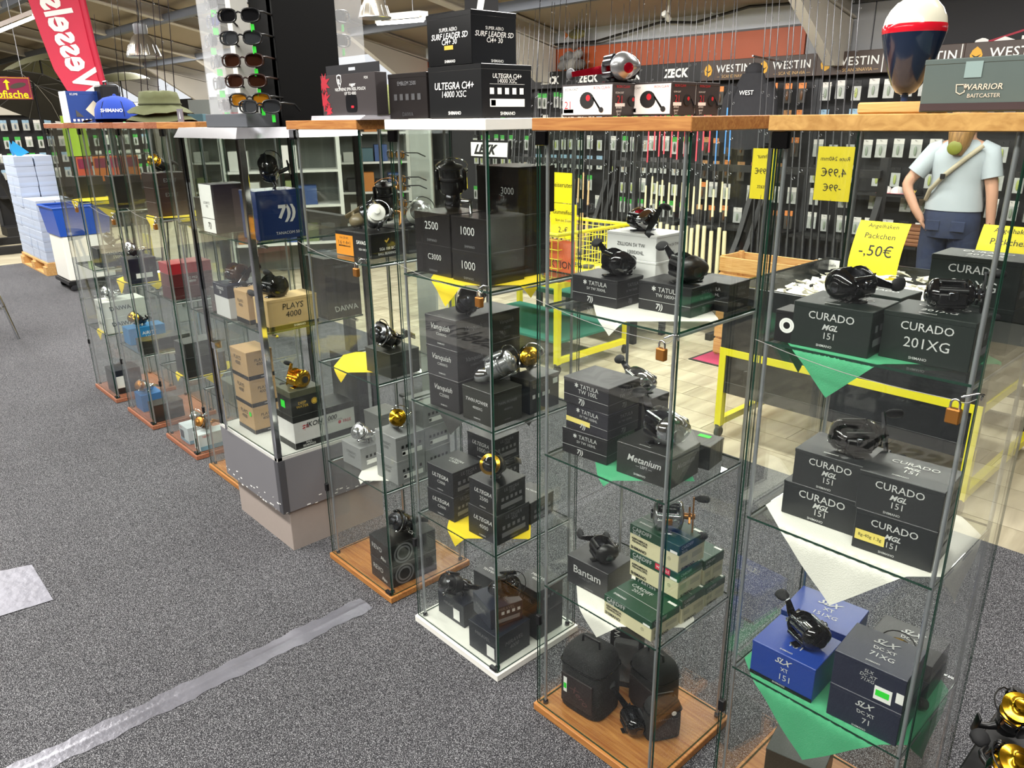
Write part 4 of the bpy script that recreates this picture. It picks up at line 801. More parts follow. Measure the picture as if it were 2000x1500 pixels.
# ---------------------------------------------------------------- polishing cloths under the goods
def cloth(label, cab, z, m, front, cy=None, hd=None, rot=0):
    X, Y = CX[cab]; yf = Y+.008+.012+.002; xr = X-.008-.016-.002
    a = ay(front[0], front[1], yf-.006); drop = max(.02, z-a.z); cx = a.x; cy = cy or Y+.17
    hd = hd or (cy-yf+drop); n = 26; rz = rot
    def fn(u, v):
        p = Vector(((u-.5)*math.sqrt(2)*hd, (v-.5)*math.sqrt(2)*hd, 0)); p.rotate(Matrix.Rotation(R_(45+rz), 3, 'Z'))
        x, y = cx+p.x, cy+p.y; zz = z+.0011; e = yf-y; e2 = x-xr; xl = X-CW+.026; e3 = xl-x
        y = min(y, Y+CD-.022)
        if e > 0: y = yf-.004*min(1, e/.01)-.002*math.sin(x*60)*min(1, e/.03); zz -= e
        if e2 > 0: x = xr+.004*min(1, e2/.01)+.002*math.sin(y*60)*min(1, e2/.03); zz -= e2
        if e3 > 0: x = xl-.002; zz -= e3
        return (x, y, zz)
    tag(MB().grid(fn, n, n).build('polishing_cloth', m, smooth=80), label, 'cloth')
cloth('yellow cloth hanging below the dark brown cartons in the white-based cabinet', 'C', Z3, YCLOTH, (870, 600), 1.43)
cloth('grey cloth hanging under the olive-black carton in the white-based cabinet', 'C', Z2, KCLOTH, (880, 850), 1.42)
cloth('yellow cloth hanging below the front black pair in the white-based cabinet', 'C', Z1, YCLOTH, (889, 1068), 1.42)
cloth('white cloth hanging below the black cartons, top shelf with white cartons', 'B', Z3, WCLOTH, (1187, 658), 1.43)
cloth('green cloth hanging under the leaning black stack', 'B', Z2, GCLOTH, (1177, 952), 1.42)
cloth('white cloth hanging below the green and cream cartons', 'B', Z1, WCLOTH, (1163, 1247), 1.42)
cloth('green cloth hanging from the top shelf of the chipped-top cabinet', 'A', Z3, GCLOTH, (1612, 778), 1.52)
cloth('large white cloth hanging below the four black cartons', 'A', Z2, WCLOTH, (1618, 1185), 1.52)
cloth('green cloth hanging below the blue and navy cartons', 'A', Z1, GCLOTH, (1565, 1487), 1.52)
cloth('crumpled yellow cloth in the cabinet beside the pedestal showcase', 'D', Z2, YCLOTH, (665, 748), 1.40)
cloth('white cloth tip on the silver-carton shelf', 'D', Z1, WCLOTH, (703, 935), 1.40)
cloth('yellow cloth on the top shelf of the end cabinet', 'H', Z3, YCLOTH, (150, 418), 1.38)
cloth('yellow cloth under the white carton pair', 'H', Z1, YCLOTH, (196, 665), 1.36)
cloth('yellow cloth under the navy carton', 'G', Z2, YCLOTH, (238, 575), 1.38)
cloth('yellow cloth under the three brown cartons', 'F', Z3, YCLOTH, (297, 452), 1.40)
cloth('yellow cloth under the large black carton, third shelf', 'F', Z1, YCLOTH, (348, 746), 1.40)
# ---------------------------------------------------------------- padlocks and security wires
def padlock(label, cab, px, py, side='F'):
    X, Y = CX[cab]
    p = ay(px, py, Y-.016); r = thing('padlock', label, 'padlock', p)
    MB().rbox(-.011, .011, -.007, .007, -.013, .013, .002).build('lock_body', BRASS, r)
    MB().tube([(-.007, 0, .012), (-.007, 0, .022), (-.0045, 0, .027), (0, 0, .029), (.0045, 0, .027), (.007, 0, .022), (.007, 0, .012)], .002, 8).build('shackle', CHROME, r, smooth=60)
    q = Vector((X-CW+.02, Y-.009, p.z+.055)); e = Vector((X-.004, Y-.012, p.z+.035)); s = p+Vector((0, 0, .027))
    pts = [q+(s-q)*t-Vector((0, 0, .012*math.sin(t*math.pi))) for t in [i/10 for i in range(11)]]+[s+(e-s)*t-Vector((0, 0, .006*math.sin(t*math.pi))) for t in (.3, .6, 1)]
    MB().tube(pts, .0007, 5)  .build('security_wire', mat('steel_wire', H('8f8f8a'), .55), r, smooth=60)
    MB().tube([e+Vector((-.022, 0, -.002)), e+Vector((0, -.002, .01)), e+Vector((.006, .01, .006)), e+Vector((.002, .014, -.004))], .0022, 6).build('hasp', CHROME, r, smooth=60)
    for o in r.children:
        if o.name.startswith(('security', 'hasp')): o.matrix_basis = T(-p.x, -p.y, -p.z)
padlock('small brass padlock with wire on the chipped-top cabinet', 'A', 1862, 812)
padlock('small brass padlock with wire on the cabinet with black pouches', 'B', 1292, 692)
padlock('small brass padlock with wire on the white-based cabinet', 'C', 936, 590)
padlock('small brass padlock with wire on the cabinet beside the pedestal showcase', 'D', 696, 532)
padlock('small brass padlock with wire on the cabinet with white-blue cartons', 'F', 304, 443)
padlock('small brass padlock with wire on the cabinet with the bright blue carton', 'G', 222, 434)
padlock('small brass padlock with wire on the end cabinet of the row', 'H', 150, 410)
# ---------------------------------------------------------------- pouches on the base board
def pouch(label, M, w, d, h, tilt=0, prints=()):
    n = 24
    r = thing('reel_pouch', label, 'pouch', M=M)
    P = [(w/2*math.copysign(abs(math.cos(2*math.pi*k/n))**.5, math.cos(2*math.pi*k/n)), d/2*math.copysign(abs(math.sin(2*math.pi*k/n))**.5, math.sin(2*math.pi*k/n))) for k in range(n)]
    b = MB(); lv = [(0, .90), (.02, .97), (.3, 1), (.72, .98), (.86, .93), (.95, .82), (1, .6)]
    vs = [(x*s, y*s, h*t) for t, s in lv for x, y in P]; fs = [(i*n+k, i*n+(k+1) % n, (i+1)*n+(k+1) % n, (i+1)*n+k) for i in range(len(lv)-1) for k in range(n)]
    fs += [tuple(reversed(range(n))), tuple(range((len(lv)-1)*n, len(lv)*n))]; b.add(vs, fs)
    b.build('shell', mat('black_nylon', H('141414'), .8, var=.3, scale=90, bump=.3, bscale=500), r, smooth=50)
    MB().tube([(x*1.01, y*1.01, h*.74) for x, y in P+P[:1]], .0022, 6, cap=False).build('zip', DCHROME, r, smooth=50)
    MB().tube([(-.03, 0, h*.98), (-.028, 0, h*1.1), (.028, 0, h*1.1), (.03, 0, h*.98)], .004, 6).build('carry_loop', BLACKP, r, smooth=50)
    MB().rbox(-w*.36, w*.36, -d/2-.003, -d/2+.002, h*.12, h*.6, .001).build('sleeve', mat('dark_brown_card', H('221a1a'), .5), r)
    return r
pc = pouch('tall black reel pouch with red-brown print at the left of the base board', az(1132, 1372, Z0+.002) and T(-1.178, 1.378, Z0+.002) @ RZ(4), .15, .125, .20)
lettering('Xero', pc, T(0.01, -.0662, .07) @ RX(90) @ RZ(-35), width=.07, m=mat('dull_red_ink', H('5a3a3a'), .5), shear=.4)
panel(pc, (.15, .125, .20), 'F', .24, .42, .012, .05, PAPER, 'price_label', off=.0036)
panel(pc, (.15, .125, .20), 'F', .24, .4, .010, .018, NEON, 'price_tag', off=.0042)
pd = pouch('black reel pouch in the middle behind the small reel', T(-1.045, 1.50, Z0+.002) @ RZ(-10), .13, .10, .17)
pe = pouch('rounded black pouch with a white emblem at the right of the base board', T(-.965, 1.43, Z0+.002) @ RZ(60) , .10, .055, .12)
b = MB()
ln = b.lathe([(.007, 0), (.007, .001)], 10).build('emblem', INKW, pe, T(.02, -.031, .09) @ RX(90))
for k in range(2):
    bb = MB()
    for i in range(7): bb.tube([(-.02+i*.006, -.0295, .045+k*.03), (-.019+i*.006, -.0295, .03+k*.03-.004*((i*5) % 3))], .0006, 4)
    tag(bb.build('stitching', INKD, pe), kind='stuff')
w_ = thing('blister_card', 'black blister card with white lettering leaning under the white cloth', 'package', M=T(-1.15, 1.50, Z0+.002) @ RZ(30) @ RX(-8))
MB().box(-.05, .05, -.002, .002, 0, .27).build('card', mat('black_card', H('131314'), .5), w_)
MB().rbox(-.035, .035, -.03, -.002, .03, .16, .006).build('blister', m_film('blister_film', (.5, .5, .5), .25, .1), w_)
lettering('WESTIN', w_, T(-.03, -.0028, .2) @ RX(90) @ RZ(90), width=.09, m=INKW)
# ---------------------------------------------------------------- goods on top of the cabinets
ZT = 1.63
def topbox(label, X, y, pxN, wpx, d, h, ang=0, z=ZT, **k):
    N = ay(pxN, 230, y); L = ay(wpx, 230, y)
    return carton(label, z, (N.x, N.y), None, w=abs(N.x-L.x), d=d, h=h, ang=ang, **k)
_kp = keep_in
def keep_in(N, ux, uy, w, d): return N
uc = topbox('large black carton with pictograms on the white cabinet top', 0, 1.32, 942, 840, .17, .125, prints=[('x', 'F', 'ULTEGRA Ci4+', .5, .62, .74, INKW, (.012, .15)), ('x', 'F', '14000 XSC', .5, .46, .46, INKW, (.0, .1)), ('x', 'F', 'SHIMANO', .5, .1, .24, INKW, (.014, 0)),
    ('x', 'R', 'ULTEGRA Ci4+', .5, .78, .58, INKW, (.012, .15)), ('x', 'R', '14000 XSC', .5, .69, .38, INKW), ('p', 'R', .5, .63, .7, .006, INKW, 'printed_line'), ('i', 'R', .12, .86, .5, 5, INKW), ('p', 'R', .5, .28, .7, .15, INKW, 'spec_table'), ('p', 'R', .22, .28, .09, .11, INKB), ('x', 'R', 'SHIMANO', .5, .08, .3, INKW, (.014, 0))], body='131416', rough=.3)
sl = topbox('black glossy carton with a small yellow label, upper one on the white cabinet top', 0, 1.325, 925, 841, .15, .122, z=top(uc), prints=[('x', 'F', 'SUPER AERO', .5, .68, .4, INKW), ('x', 'F', 'SURF LEADER SD', .52, .56, .82, INKW, (.012, .25)), ('x', 'F', 'Ci4+ 30', .52, .45, .34, INKW, (.008, .1)), ('p', 'F', .5, .34, .2, .08, INKG, 'yellow_label'), ('x', 'F', 'SHIMANO', .52, .08, .24, INKW, (.014, 0)),
    ('x', 'R', 'SUPER AERO', .5, .68, .4, INKW), ('x', 'R', 'SURF LEADER SD', .5, .57, .86, INKW, (.012, .25)), ('x', 'R', 'Ci4+ 30', .5, .46, .36, INKW, (.008, .1)), ('x', 'R', 'SHIMANO', .55, .07, .28, INKW, (.014, 0))], body='101113', rough=.22)
em = topbox('brown-black carton with faint print on the white cabinet top', 0, 1.34, 836, 762, .16, .118, prints=[('x', 'F', 'EMBLEM 2500', .5, .78, .48, INKD), ('i', 'F', .12, .88, .48, 5, hm('4a4a4c', .5)), ('x', 'F', 'DAIWA', .5, .1, .28, hm('4a4a4c', .5))], body='1f1b1b', rough=.3)
def p_iron(): return [('p', 'F', .5, .5, .96, .9, PAPER, 'white_front'), ('x', 'F', 'ECON CAST', .2, .84, .26, INKB), ('x', 'F', 'IRON CLAW', .78, .86, .32, INKR), ('x', 'F', '21', .12, .36, .12, INKR), ('p', 'F', .14, .17, .2, .12, hm('b9b9b9', .6)),
    ('x', 'R', 'IRON CLAW', .32, .88, .46, INKR), ('x', 'R', 'ECON CAST', .2, .7, .28, INKW), ('x', 'R', '21', .2, .5, .18, INKR), ('p', 'R', .22, .34, .34, .1, PAPER), ('x', 'R', 'drilled\nspool\n5+1', .18, .16, .2, INKW)]
def reel_print(o, w, d, h):
    # the photograph of a reel printed on two faces
    for f, u, v, s in (('F', .56, .5, h*.62), ('R', .7, .46, h*.4)):
        M = face((w+.0012, d+.0012, h), f, u, v, .0012)
        for nm, m, pts in (('printed_reel', INKB, [(.46*math.cos(a)*1.1-.2, .42*math.sin(a)) for a in [2*math.pi*k/18 for k in range(18)]]), ('printed_spool', INKR, [(.16*math.cos(a)-.12, .16*math.sin(a)+.12) for a in [2*math.pi*k/12 for k in range(12)]]),
                           ('printed_handle', DCHROME, [(.18, .12), (.26, .16), (.78, -.42), (.68, -.5)]), ('printed_knob', INKB, [(.16*math.cos(a)+.8, .14*math.sin(a)-.48) for a in [2*math.pi*k/12 for k in range(12)]])):
            q = MB().add([(x*s, y*s, .0002 if 'spool' in nm or 'knob' in nm else 0) for x, y in pts], [tuple(range(len(pts)))]); q.build(nm, m, o, M)
ic1 = topbox('first brown and white carton with a printed reel, carrying a red reel', 0, 1.33, 1197, 1098, .095, .066, prints=p_iron(), body='3b3636')
reel_print(ic1, abs(ay(1197, 230, 1.33).x-ay(1098, 230, 1.33).x), .095, .066)
ic2 = topbox('middle brown and white carton with a printed reel on the wooden cabinet top', 0, 1.40, 1310, 1222, .085, .066, prints=p_iron(), body='3b3636')
reel_print(ic2, abs(ay(1310, 230, 1.40).x-ay(1222, 230, 1.40).x), .085, .066)
ic3 = carton('rearmost brown and white carton with a printed reel on the wooden cabinet top', ZT, (ic2['nx'], ic2['ny']+.09), None, w=.10, d=.085, h=.066, ang=0, prints=p_iron(), body='3b3636'); reel_print(ic3, .10, .085, .066)
baitcaster('black and silver reel with red spool and grey knob on the printed cartons', ontop(ic1, .8, .55, 152), 1.05, GUN, SILVER, spool=REDM, arm=REDM, knob=hm('55565a', .5), star=REDM, knobs=1, ang=-8)
wa = topbox('grey-green flat carton with a shield emblem on the chipped cabinet top', 0, 1.385, 2002, 1792, .15, .078, prints=[('x', 'F', 'WARRIOR', .58, .46, .36, hm('d9c9b4', .5), (.01, .1)), ('x', 'F', 'BAITCASTER', .6, .3, .3, hm('d9c9b4', .5)), ('x', 'F', '⛉', .38, .42, .1, hm('d9c9b4', .5)), ('p', 'F', .5, .1, .98, .14, hm('3a2a2c', .5), 'printed_band'), ('p', 'F', .47, .78, .16, .3, hm('8fa3a0', .15), 'clear_tape')], body='56625e', rough=.4)
keep_in = _kp
# giant float on a wooden block
bp_ = ay(1762, 222, 1.53)
r = thing('display_float', 'oversized fishing float, white top, red ring and dark blue body on a pine block', 'fishing float', (bp_.x, bp_.y, ZT))
MB().rbox(-.062, .062, -.05, .05, 0, .02, .003).build('pine_block', m_wood('pine', H('c08a4c'), H('e2b879'), (1, 18, 18), 5), r)
MB().lathe([(.006, .02), (.006, .032), (.012, .034)], 16).build('lower_stem', hm('20304e', .25), r, smooth=50)
MB().lathe([(.006, .033), (.016, .036), (.026, .05), (.036, .075), (.044, .1), (.050, .125), (.0515, .133)], 32).build('body', mat('dark_blue_gloss', H('16243c'), .15, coat=.5), r, smooth=60)
MB().lathe([(.0515, .133), (.0525, .137), (.0525, .143), (.0515, .147)], 32).build('red_ring', mat('red_gloss', H('d3182c'), .15, coat=.5), r, smooth=60)
MB().lathe([(.0512, .147), (.049, .158), (.042, .172), (.032, .183), (.02, .19), (.009, .194)], 32).build('cap', mat('cream_gloss', H('e6e2cc'), .15, coat=.5), r, smooth=60)
MB().lathe([(.0095, .193), (.0085, .2), (.0075, .3), (.006, .31)], 16).build('upper_stem', mat('cream_gloss', H('e6e2cc'), .15), r, smooth=60)
# pouch carton, leaflets and caps on the cabinet beside the pedestal
c_ = ay(694, 232, 1.33)
r = thing('pouch_carton', 'black hanging carton with red splash and a pouch picture on the cabinet top', 'box', (c_.x, c_.y, ZT+.014))
hw = abs(ay(642, 230, 1.33).x-ay(747, 230, 1.33).x)/2
MB().rbox(-hw, hw, -.02, .02, 0, .115, .001).build('carton_body', hm('3a3536', .4), r)
ob = MB(); ring = [(.018*math.cos(a), .004*math.sin(a)) for a in [2*math.pi*k/16 for k in range(16)]]
ob.box(-hw*.97, -.02, -.001, .001, .115, .143).box(.02, hw*.97, -.001, .001, .115, .143).box(-.02, .02, -.001, .001, .115, .125).box(-.02, .02, -.001, .001, .134, .143).build('hang_tab', hm('26262a', .4), r)
dm = (2*hw, .04, .115)
rr = random.Random(5)
for i, (u, v, s) in enumerate(((.06, .8, .03), (.05, .4, .03), (.12, .12, .02))):
    pts = [((s if k % 2 else s*.45)*math.cos(2*math.pi*k/18)*(1+.4*rr.random()), (s if k % 2 else s*.45)*math.sin(2*math.pi*k/18)*(1+.4*rr.random())) for k in range(18)]
    pts = [(max(x, -u*2*hw+.001), max(y, -v*.115+.001)) for x, y in pts]
    MB().add([(x, y, 0) for x, y in pts], [tuple(range(18))]).build('printed_splash', hm('a81e30', .5), r, face(dm, 'F', u, v))
lettering('R', r, face(dm, 'F', .36, .82), height=.016, m=INKW, bold=.04)
MB().add([(x*.016, y*.02, 0) for x, y in ((-.8, .9), (0, 1.05), (.8, .9), (.8, 0), (0, -1.1), (-.8, 0), (-.62, 0), (0, -.85), (.62, 0), (.62, .75), (0, .88), (-.62, .75))], [(0, 1, 10, 11), (1, 2, 9, 10), (2, 3, 8, 9), (3, 4, 7, 8), (4, 5, 6, 7), (5, 0, 11, 6)]).build('printed_shield', INKW, r, face(dm, 'F', .36, .82))
lettering('rugger', r, face(dm, 'F', .6, .72), width=.035, m=INKW, bold=.02, shear=.3); lettering('NEOPRENE SPIN REEL POUCH\nUP TO 4000', r, face(dm, 'F', .55, .58), width=hw*1.1, m=INKW)
lettering('FOX', r, face(dm, 'F', .85, .88), width=.02, m=INKW)
panel(r, dm, 'F', .56, .28, .062, .05, hm('0e0e12', .3), 'printed_pouch', r=.012); panel(r, dm, 'F', .58, .2, .016, .007, hm('c02030', .4), 'printed_badge', off=.0012, r=.003)
for i in range(4):
    q = MB().box(-hw*.98+.002*i, hw*.98-.001*i, -.07+.002*i, .06, .0005+i*.0032, .0032+i*.0032)
    tag(q.build('leaflet', hm('e6e2ea', .7), None, T(c_.x, c_.y, ZT) @ RZ(i*1.3-2)), 'folded white leaflet in the pile beneath the pouch carton', 'leaflet', 'leaflets under the pouch carton')
def cap(label, M, m, mb, brim=.07, green=False, text=None):
    r = thing('cap', label, 'cap', M=M)
    MB().lathe([(.086, 0), (.088, .02), (.084, .05), (.07, .078), (.045, .096), (.012, .104)], 28, 0, None, sc=(1, 1.12)).build('crown', m, r, smooth=60)
    def fn(u, v):
        a = R_(-90+(u-.5)*150); rr_ = .086+brim*v*math.cos((u-.5)*2.4)**.6
        return (rr_*math.cos(a), rr_*1.08*math.sin(a), .012-.012*v+.012*math.cos((u-.5)*3.0)*v)
    MB().grid(fn, 20, 6).grid(lambda u, v: tuple(Vector(fn(u, v))-Vector((0, 0, .003))), 20, 6, flip=True).build('brim', mb, r, smooth=60)
    MB().ball((0, 0, .104), .008, 8).build('button', m, r, smooth=60)
    for k in range(6):
        a = math.pi*k/3
        MB().tube([(.0875*math.cos(a), .098*math.sin(a), .02), (.0845*math.cos(a), .0945*math.sin(a), .05), (.0705*math.cos(a), .079*math.sin(a), .078), (.03*math.cos(a), .033*math.sin(a), .1)], .0012, 4).build('seam', mb, r)
    if text: lettering(text, r, T(.0, -.0985, .045) @ RX(82), width=.085, m=INKW, bold=.02)
    return r
OLV = mat('olive_cotton', H('54583a'), .9, var=.1, scale=30); BLU = mat('royal_blue_cotton', H('1f3f9c'), .9, var=.06, scale=30)
cb = ay(232, 240, 1.42)
c1_ = cap('royal blue cap with white lettering and a black brim on the cabinet tops', T(cb.x, cb.y, ZT+.004) @ RZ(62) @ S(1.25), BLU, mat('black_cotton', H('161617'), .9), .075, text='SHIMANO')
ch = ay(318, 240, 1.40)
r = thing('bush_hat', 'stacked olive bush hats with floppy brims on the cabinet tops', 'hat', (ch.x, ch.y, ZT))
for k, (z, s) in enumerate(((0, 1.0), (.035, .94))):
    b = MB().lathe([(.155*s, z+.004), (.13*s, z+.022), (.092, z+.034), (.089, z+.07), (.082, z+.094), (.05, z+.1), (.01, z+.1)], 36)
    b.v = [(x, y, zz+.006*math.sin(3*math.atan2(y, x)+k)*(math.hypot(x, y)/.15)**2+.003*math.sin(9*math.atan2(y, x))*(1 if zz > .03 else 0)) for x, y, zz in b.v]
    b.build('crown_and_brim', OLV, r, smooth=70)
    MB().tube([(.092*math.cos(2*math.pi*i/24), .092*math.sin(2*math.pi*i/24), z+.044) for i in range(25)], .004, 6, cap=False).build('hat_band', mat('olive_dark', H('3c4029'), .9), r, smooth=60)
q = ay(353, 230, 1.27)
r = thing('brand_card', 'small grey card with a white emblem at the cabinet edge', 'card', (q.x, q.y, ZT))
MB().box(-.028, .028, -.002, .002, 0, .05).build('card', hm('6c6870', .5), r); MB().add([(-.006, -.0026, .012), (.006, -.0026, .012), (0, -.0026, .042)], [(0, 1, 2)]).build('emblem', INKW, r)
cg = ay(634, 240, 1.50); cap('olive cap with a flat brim behind the pouch carton', T(-2.345, 1.49, ZT+.001) @ RZ(-60) @ S(.85), OLV, OLV)
cg = ay(757, 240, 1.50); cap('olive mesh cap beside the brown-black carton', T(cg.x-.02, cg.y, ZT+.004) @ RZ(60), mat('olive_mesh', H('7d8450'), .9, var=.3, scale=200), OLV)
p = ay(140, 245, 1.28)
keep_in = lambda N, *a: N
bc = carton('blue carton with a diamond pattern at the end of the cabinet tops', ZT, (p.x, p.y), None, w=.14, d=.19, h=.165, ang=0, body='1f3f86', rough=.4, prints=[('p', 'F', .5, .5, .99, .99, PAPER, 'barcode_side'), ('x', 'R', 'KUMI', .2, .9, .2, INKW), ('x', 'R', '◆', .7, .42, .5, hm('e6dfc6', .6)), ('x', 'R', '◣', .28, .3, .2, hm('4a4a4a', .6)), ('i', 'R', .05, .6, .08, 5, INKW)])
keep_in = _kp
p = Vector((-4.96, 1.49, 0)); MBx = MB().rbox(-.06, .06, -.05, .05, 0, .2, .01)
tag(MBx.build('equipment_case', BLACKP, None, T(p.x, p.y, ZT)), 'black hard case standing behind the blue carton', 'case')
MB().tube([(-.03, 0, .2), (-.03, 0, .218), (.03, 0, .218), (.03, 0, .2)], .006, 6).build('case_handle', BLACKP, bpy.data.objects['equipment_case'])
# ---------------------------------------------------------------- sunglasses tower on the pedestal showcase
sx, sy = EXN-.24, EYN+.24
r = thing('sunglasses_tower', 'tall black sunglasses display column with clear acrylic panels', 'display stand', (sx, sy, 1.61))
BB = mat('black_board', H('050506'), .6, spec=.15)
MB().rbox(-.17, .17, -.17, .13, 0, .045, .002).build('stand_base', hm('5f6268', .3), r)
Lx = ay(525, 100, EYN+.16).x-sx; Rx_ = ax(648, 100, EXN-.02)
MB().rbox(.03, .19, -.05, .05, 0, 1.3, .002).build('column', BB, r)
MB().rbox(.16, .20, -.05, .19, 0, 1.3, .002).build('column_wing', BB, r)
wp = MB().rbox(-.01, .026, -.115, -.05, .045, 1.3, .002).build('white_side', WHITE, r)
def acr(x0, y0, x1, y1):
    t = .003; d = Vector((x1-x0, y1-y0, 0)); n = Vector((-d.y, d.x, 0)).normalized()*t
    b = MB().prism([(x0, y0), (x1, y1), (x1+n.x, y1+n.y), (x0+n.x, y0+n.y)], .045, 1.2); return b.build('acrylic_panel', ACRYL, r)
acr(-.165, -.15, .005, -.15); acr(-.165, -.15, -.165, .08); acr(.2, .19, .2, .30)
def glasses(label, M, lens, frame):
    g = thing('sunglasses', label, 'sunglasses', M=M @ S(1.18))
    for s in (-1, 1):
        P = [(s*.034+.026*math.copysign(abs(math.cos(a))**.7, math.cos(a)), .017*math.copysign(abs(math.sin(a))**.7, math.sin(a))) for a in [2*math.pi*k/18 for k in range(18)]]
        MB().prism(P, -.0012, .0012, 0, RX(90) @ RY(s*12)).build('lens', lens, g)
        MB().tube([(x, 0, z) for x, z in P]+[(P[0][0], 0, P[0][1])], .0026, 6, cap=False).build('rim', frame, g, smooth=60)
        MB().tube([(s*.060, 0, .008), (s*.066, .01, .009), (s*.068, .08, .006), (s*.066, .125, -.012)], .003, 6).build('temple', frame, g, smooth=60)
    MB().tube([(-.009, 0, .006), (0, -.002, .009), (.009, 0, .006)], .0024, 6).build('bridge', frame, g, smooth=60)
    MB().box(-.008, .008, .02, .0206, -.042, -.022, 0).build('price_tag', NEON, g, T(.055, 0, 0) @ RZ(80))
LN = [mat('blue_lens', H('1c2f9c'), .08, .6), mat('smoke_lens', H('1a1a1c'), .06, .4), mat('mirror_lens', H('8d939a'), .05, .9), mat('amber_lens', H('b8791f'), .1, .4), mat('brown_lens', H('3b2116'), .08, .4)]
FR = [mat('navy_frame', H('1c2540'), .3), BLACKP, mat('brown_frame', H('2d1c18'), .3)]
names = {0: 'blue mirrored', 1: 'smoke grey', 2: 'silver mirrored', 3: 'amber', 4: 'brown'}
for i, (l, f, px, py) in enumerate(((1, 1, 408, 6), (0, 0, 412, 41), (1, 1, 408, 80), (2, 1, 420, 121), (2, 1, 425, 163), (4, 2, 435, 205))):
    p = ay(px, py, sy-.10)
    glasses('%s wraparound sunglasses on the aisle side, tier %s of the display tower' % (names[l], ('one', 'two', 'three', 'four', 'five', 'six')[i]), T(p) @ RZ(-12), LN[l], FR[f])
for i, (l, f, px, py) in enumerate(((1, 1, 466, 30), (2, 1, 470, 74), (4, 2, 474, 118), (4, 2, 480, 158), (3, 1, 488, 195), (2, 1, 508, 208))):
    p = ay(px, py, sy-.16)
    glasses('%s sunglasses with dark temples pegged on the white side, tier %s' % (names[l], ('one', 'two', 'three', 'four', 'five', 'six')[i]), T(p) @ RZ(40), LN[l], FR[f])
for i, (px, py) in enumerate(((650, 30), (652, 78))):
    p = ax(px, py, sx+.19)
    glasses('dark sunglasses %s on the rear acrylic panel of the display tower' % ('pair above' if i == 0 else 'pair below'), T(p) @ RZ(95), LN[1], FR[1])
# ---------------------------------------------------------------- tackle racks along the back wall
RB = mat('black_rack', H('151517'), .6, var=.2, scale=20)
HOOK = mat('hook_wire', H('8a8b8e'), .3, .9)
def rack(label, M, w, fascia, group=None, hgt=1.95, rows=6):
    r = thing('tackle_rack', label, 'wall rack', M=M, group=group)
    MB().box(-w/2+.002, w/2-.002, .02, .05, 0, hgt).build('back_panel', RB, r)
    MB().rbox(-w/2, w/2, -.38, .05, .0, .14, .004).build('plinth', RB, r)
    for s in (-1, 1): MB().box(s*(w/2-.02)-.018, s*(w/2-.02)+.018, -.012, .02, .14, hgt).build('upright', mat('rack_upright', H('3a3b3e'), .5), r)
    MB().box(-w/2+.04, w/2-.04, -.34, .02, .56, .585).build('shelf', RB, r)
    f = MB().rbox(-w/2, w/2, -.09, -.06, hgt, hgt+.185, .003).build('fascia', fascia, r)
    MB().box(-w/2, w/2, -.06, .05, hgt, hgt+.02).build('fascia_shelf', RB, r)
    return r, f
BROWNF = mat('brown_fascia', H('44362f'), .45, var=.12, scale=6); BLKF = mat('black_fascia', H('0b0b0c'), .4)
YEL = mat('yellow_emblem', H('e0a92e'), .5)
RY_ = 7.08
for i, xc in enumerate((-4.15, -2.95, -1.75, -.55)):
    r, f = rack('wall rack under a brown sign with pale lettering', T(xc, RY_, 0), 1.2, BROWNF, 'wall racks with brown signs')
    for k in (-.3, .3):
        lettering('WESTIN', f, T(k+.06, -.0915, 2.055) @ RX(90), width=.37, m=INKW, bold=.012, space=1.1)
        lettering('— SCANDINAVIA —', f, T(k+.07, -.0915, 1.985) @ RX(90), width=.36, m=hm('c9a36a', .5))
        q = [(-.0, -.06), (.035, -.04), (.045, 0), (.03, .035), (.0, .06), (-.03, .035), (-.045, 0), (-.035, -.04)]
        MB().add([(k-.215+x, -.0915, 2.045+z) for x, z in q], [tuple(range(8))]).build('emblem', YEL, f)
        MB().add([(k-.215+x, -.092, 2.04+z) for x, z in ((-.035, .01), (-.005, -.005), (.005, -.005), (.035, .01), (.015, -.012), (0, -.016), (-.015, -.012))], [tuple(range(7))]).build('emblem_face', INKB, f)
        MB().box(k+.275, k+.283, -.0925, -.09, 1.955, 2.13).build('joint_strip', PAPER, f)
for i, xc in enumerate((-5.35, -6.55, -7.75)):
    r, f = rack('wall rack under a black sign with white lettering', T(xc, RY_, 0), 1.2, BLKF, 'wall racks with black signs')
    for k in (-.3, .3): lettering('ZECK', f, T(k, -.0915, 2.04) @ RX(90), width=.30, m=INKW, bold=.05, shear=.1)
# blister packs: one mesh per look, a lure moulded on each
def pack_mesh(w, h, head, body, hh=.28):
    b = MB(); b.box(-w/2, w/2, -.002, .002, -h, -h*hh, 1); b.box(-w/2, w/2, -.003, .003, -h*hh, 0, 0); b.tube([(0, .09, -.012), (0, -.03, -.012), (0, -.034, -.004)], .002, 5, 2)
    return b.mesh('lure_pack', [head, body, HOOK])
def lure_mesh(l, m): return MB().ball((0, 0, 0), 1, 8, 0, (l*.3, .006, l)).mesh('lure', m, 60)
CLR = mat('pale_film', H('b9bcb8'), .25, var=.25, scale=30); DKF = mat('dark_film', H('4c4a46'), .3, var=.3, scale=30)
KINDS = [('orange-headed lure pack', 'e08a4a', DKF, '6b4a30', .075, .17), ('white-headed lure pack', 'dedcd6', CLR, '8f9c8a', .09, .15), ('black-headed lure pack', '1c1c1e', CLR, 'a9b56a', .08, .16), ('tan-headed lure pack', 'b98a5c', DKF, '4c3a2c', .075, .18),
         ('grey-headed lure pack', '5c5a5c', CLR, 'b8a890', .08, .16), ('green-tagged lure pack', '46b04a', CLR, '3f4a3c', .075, .17), ('pale blue-headed lure pack', '8fb0c8', CLR, '5a6a78', .09, .15)]
PM = []
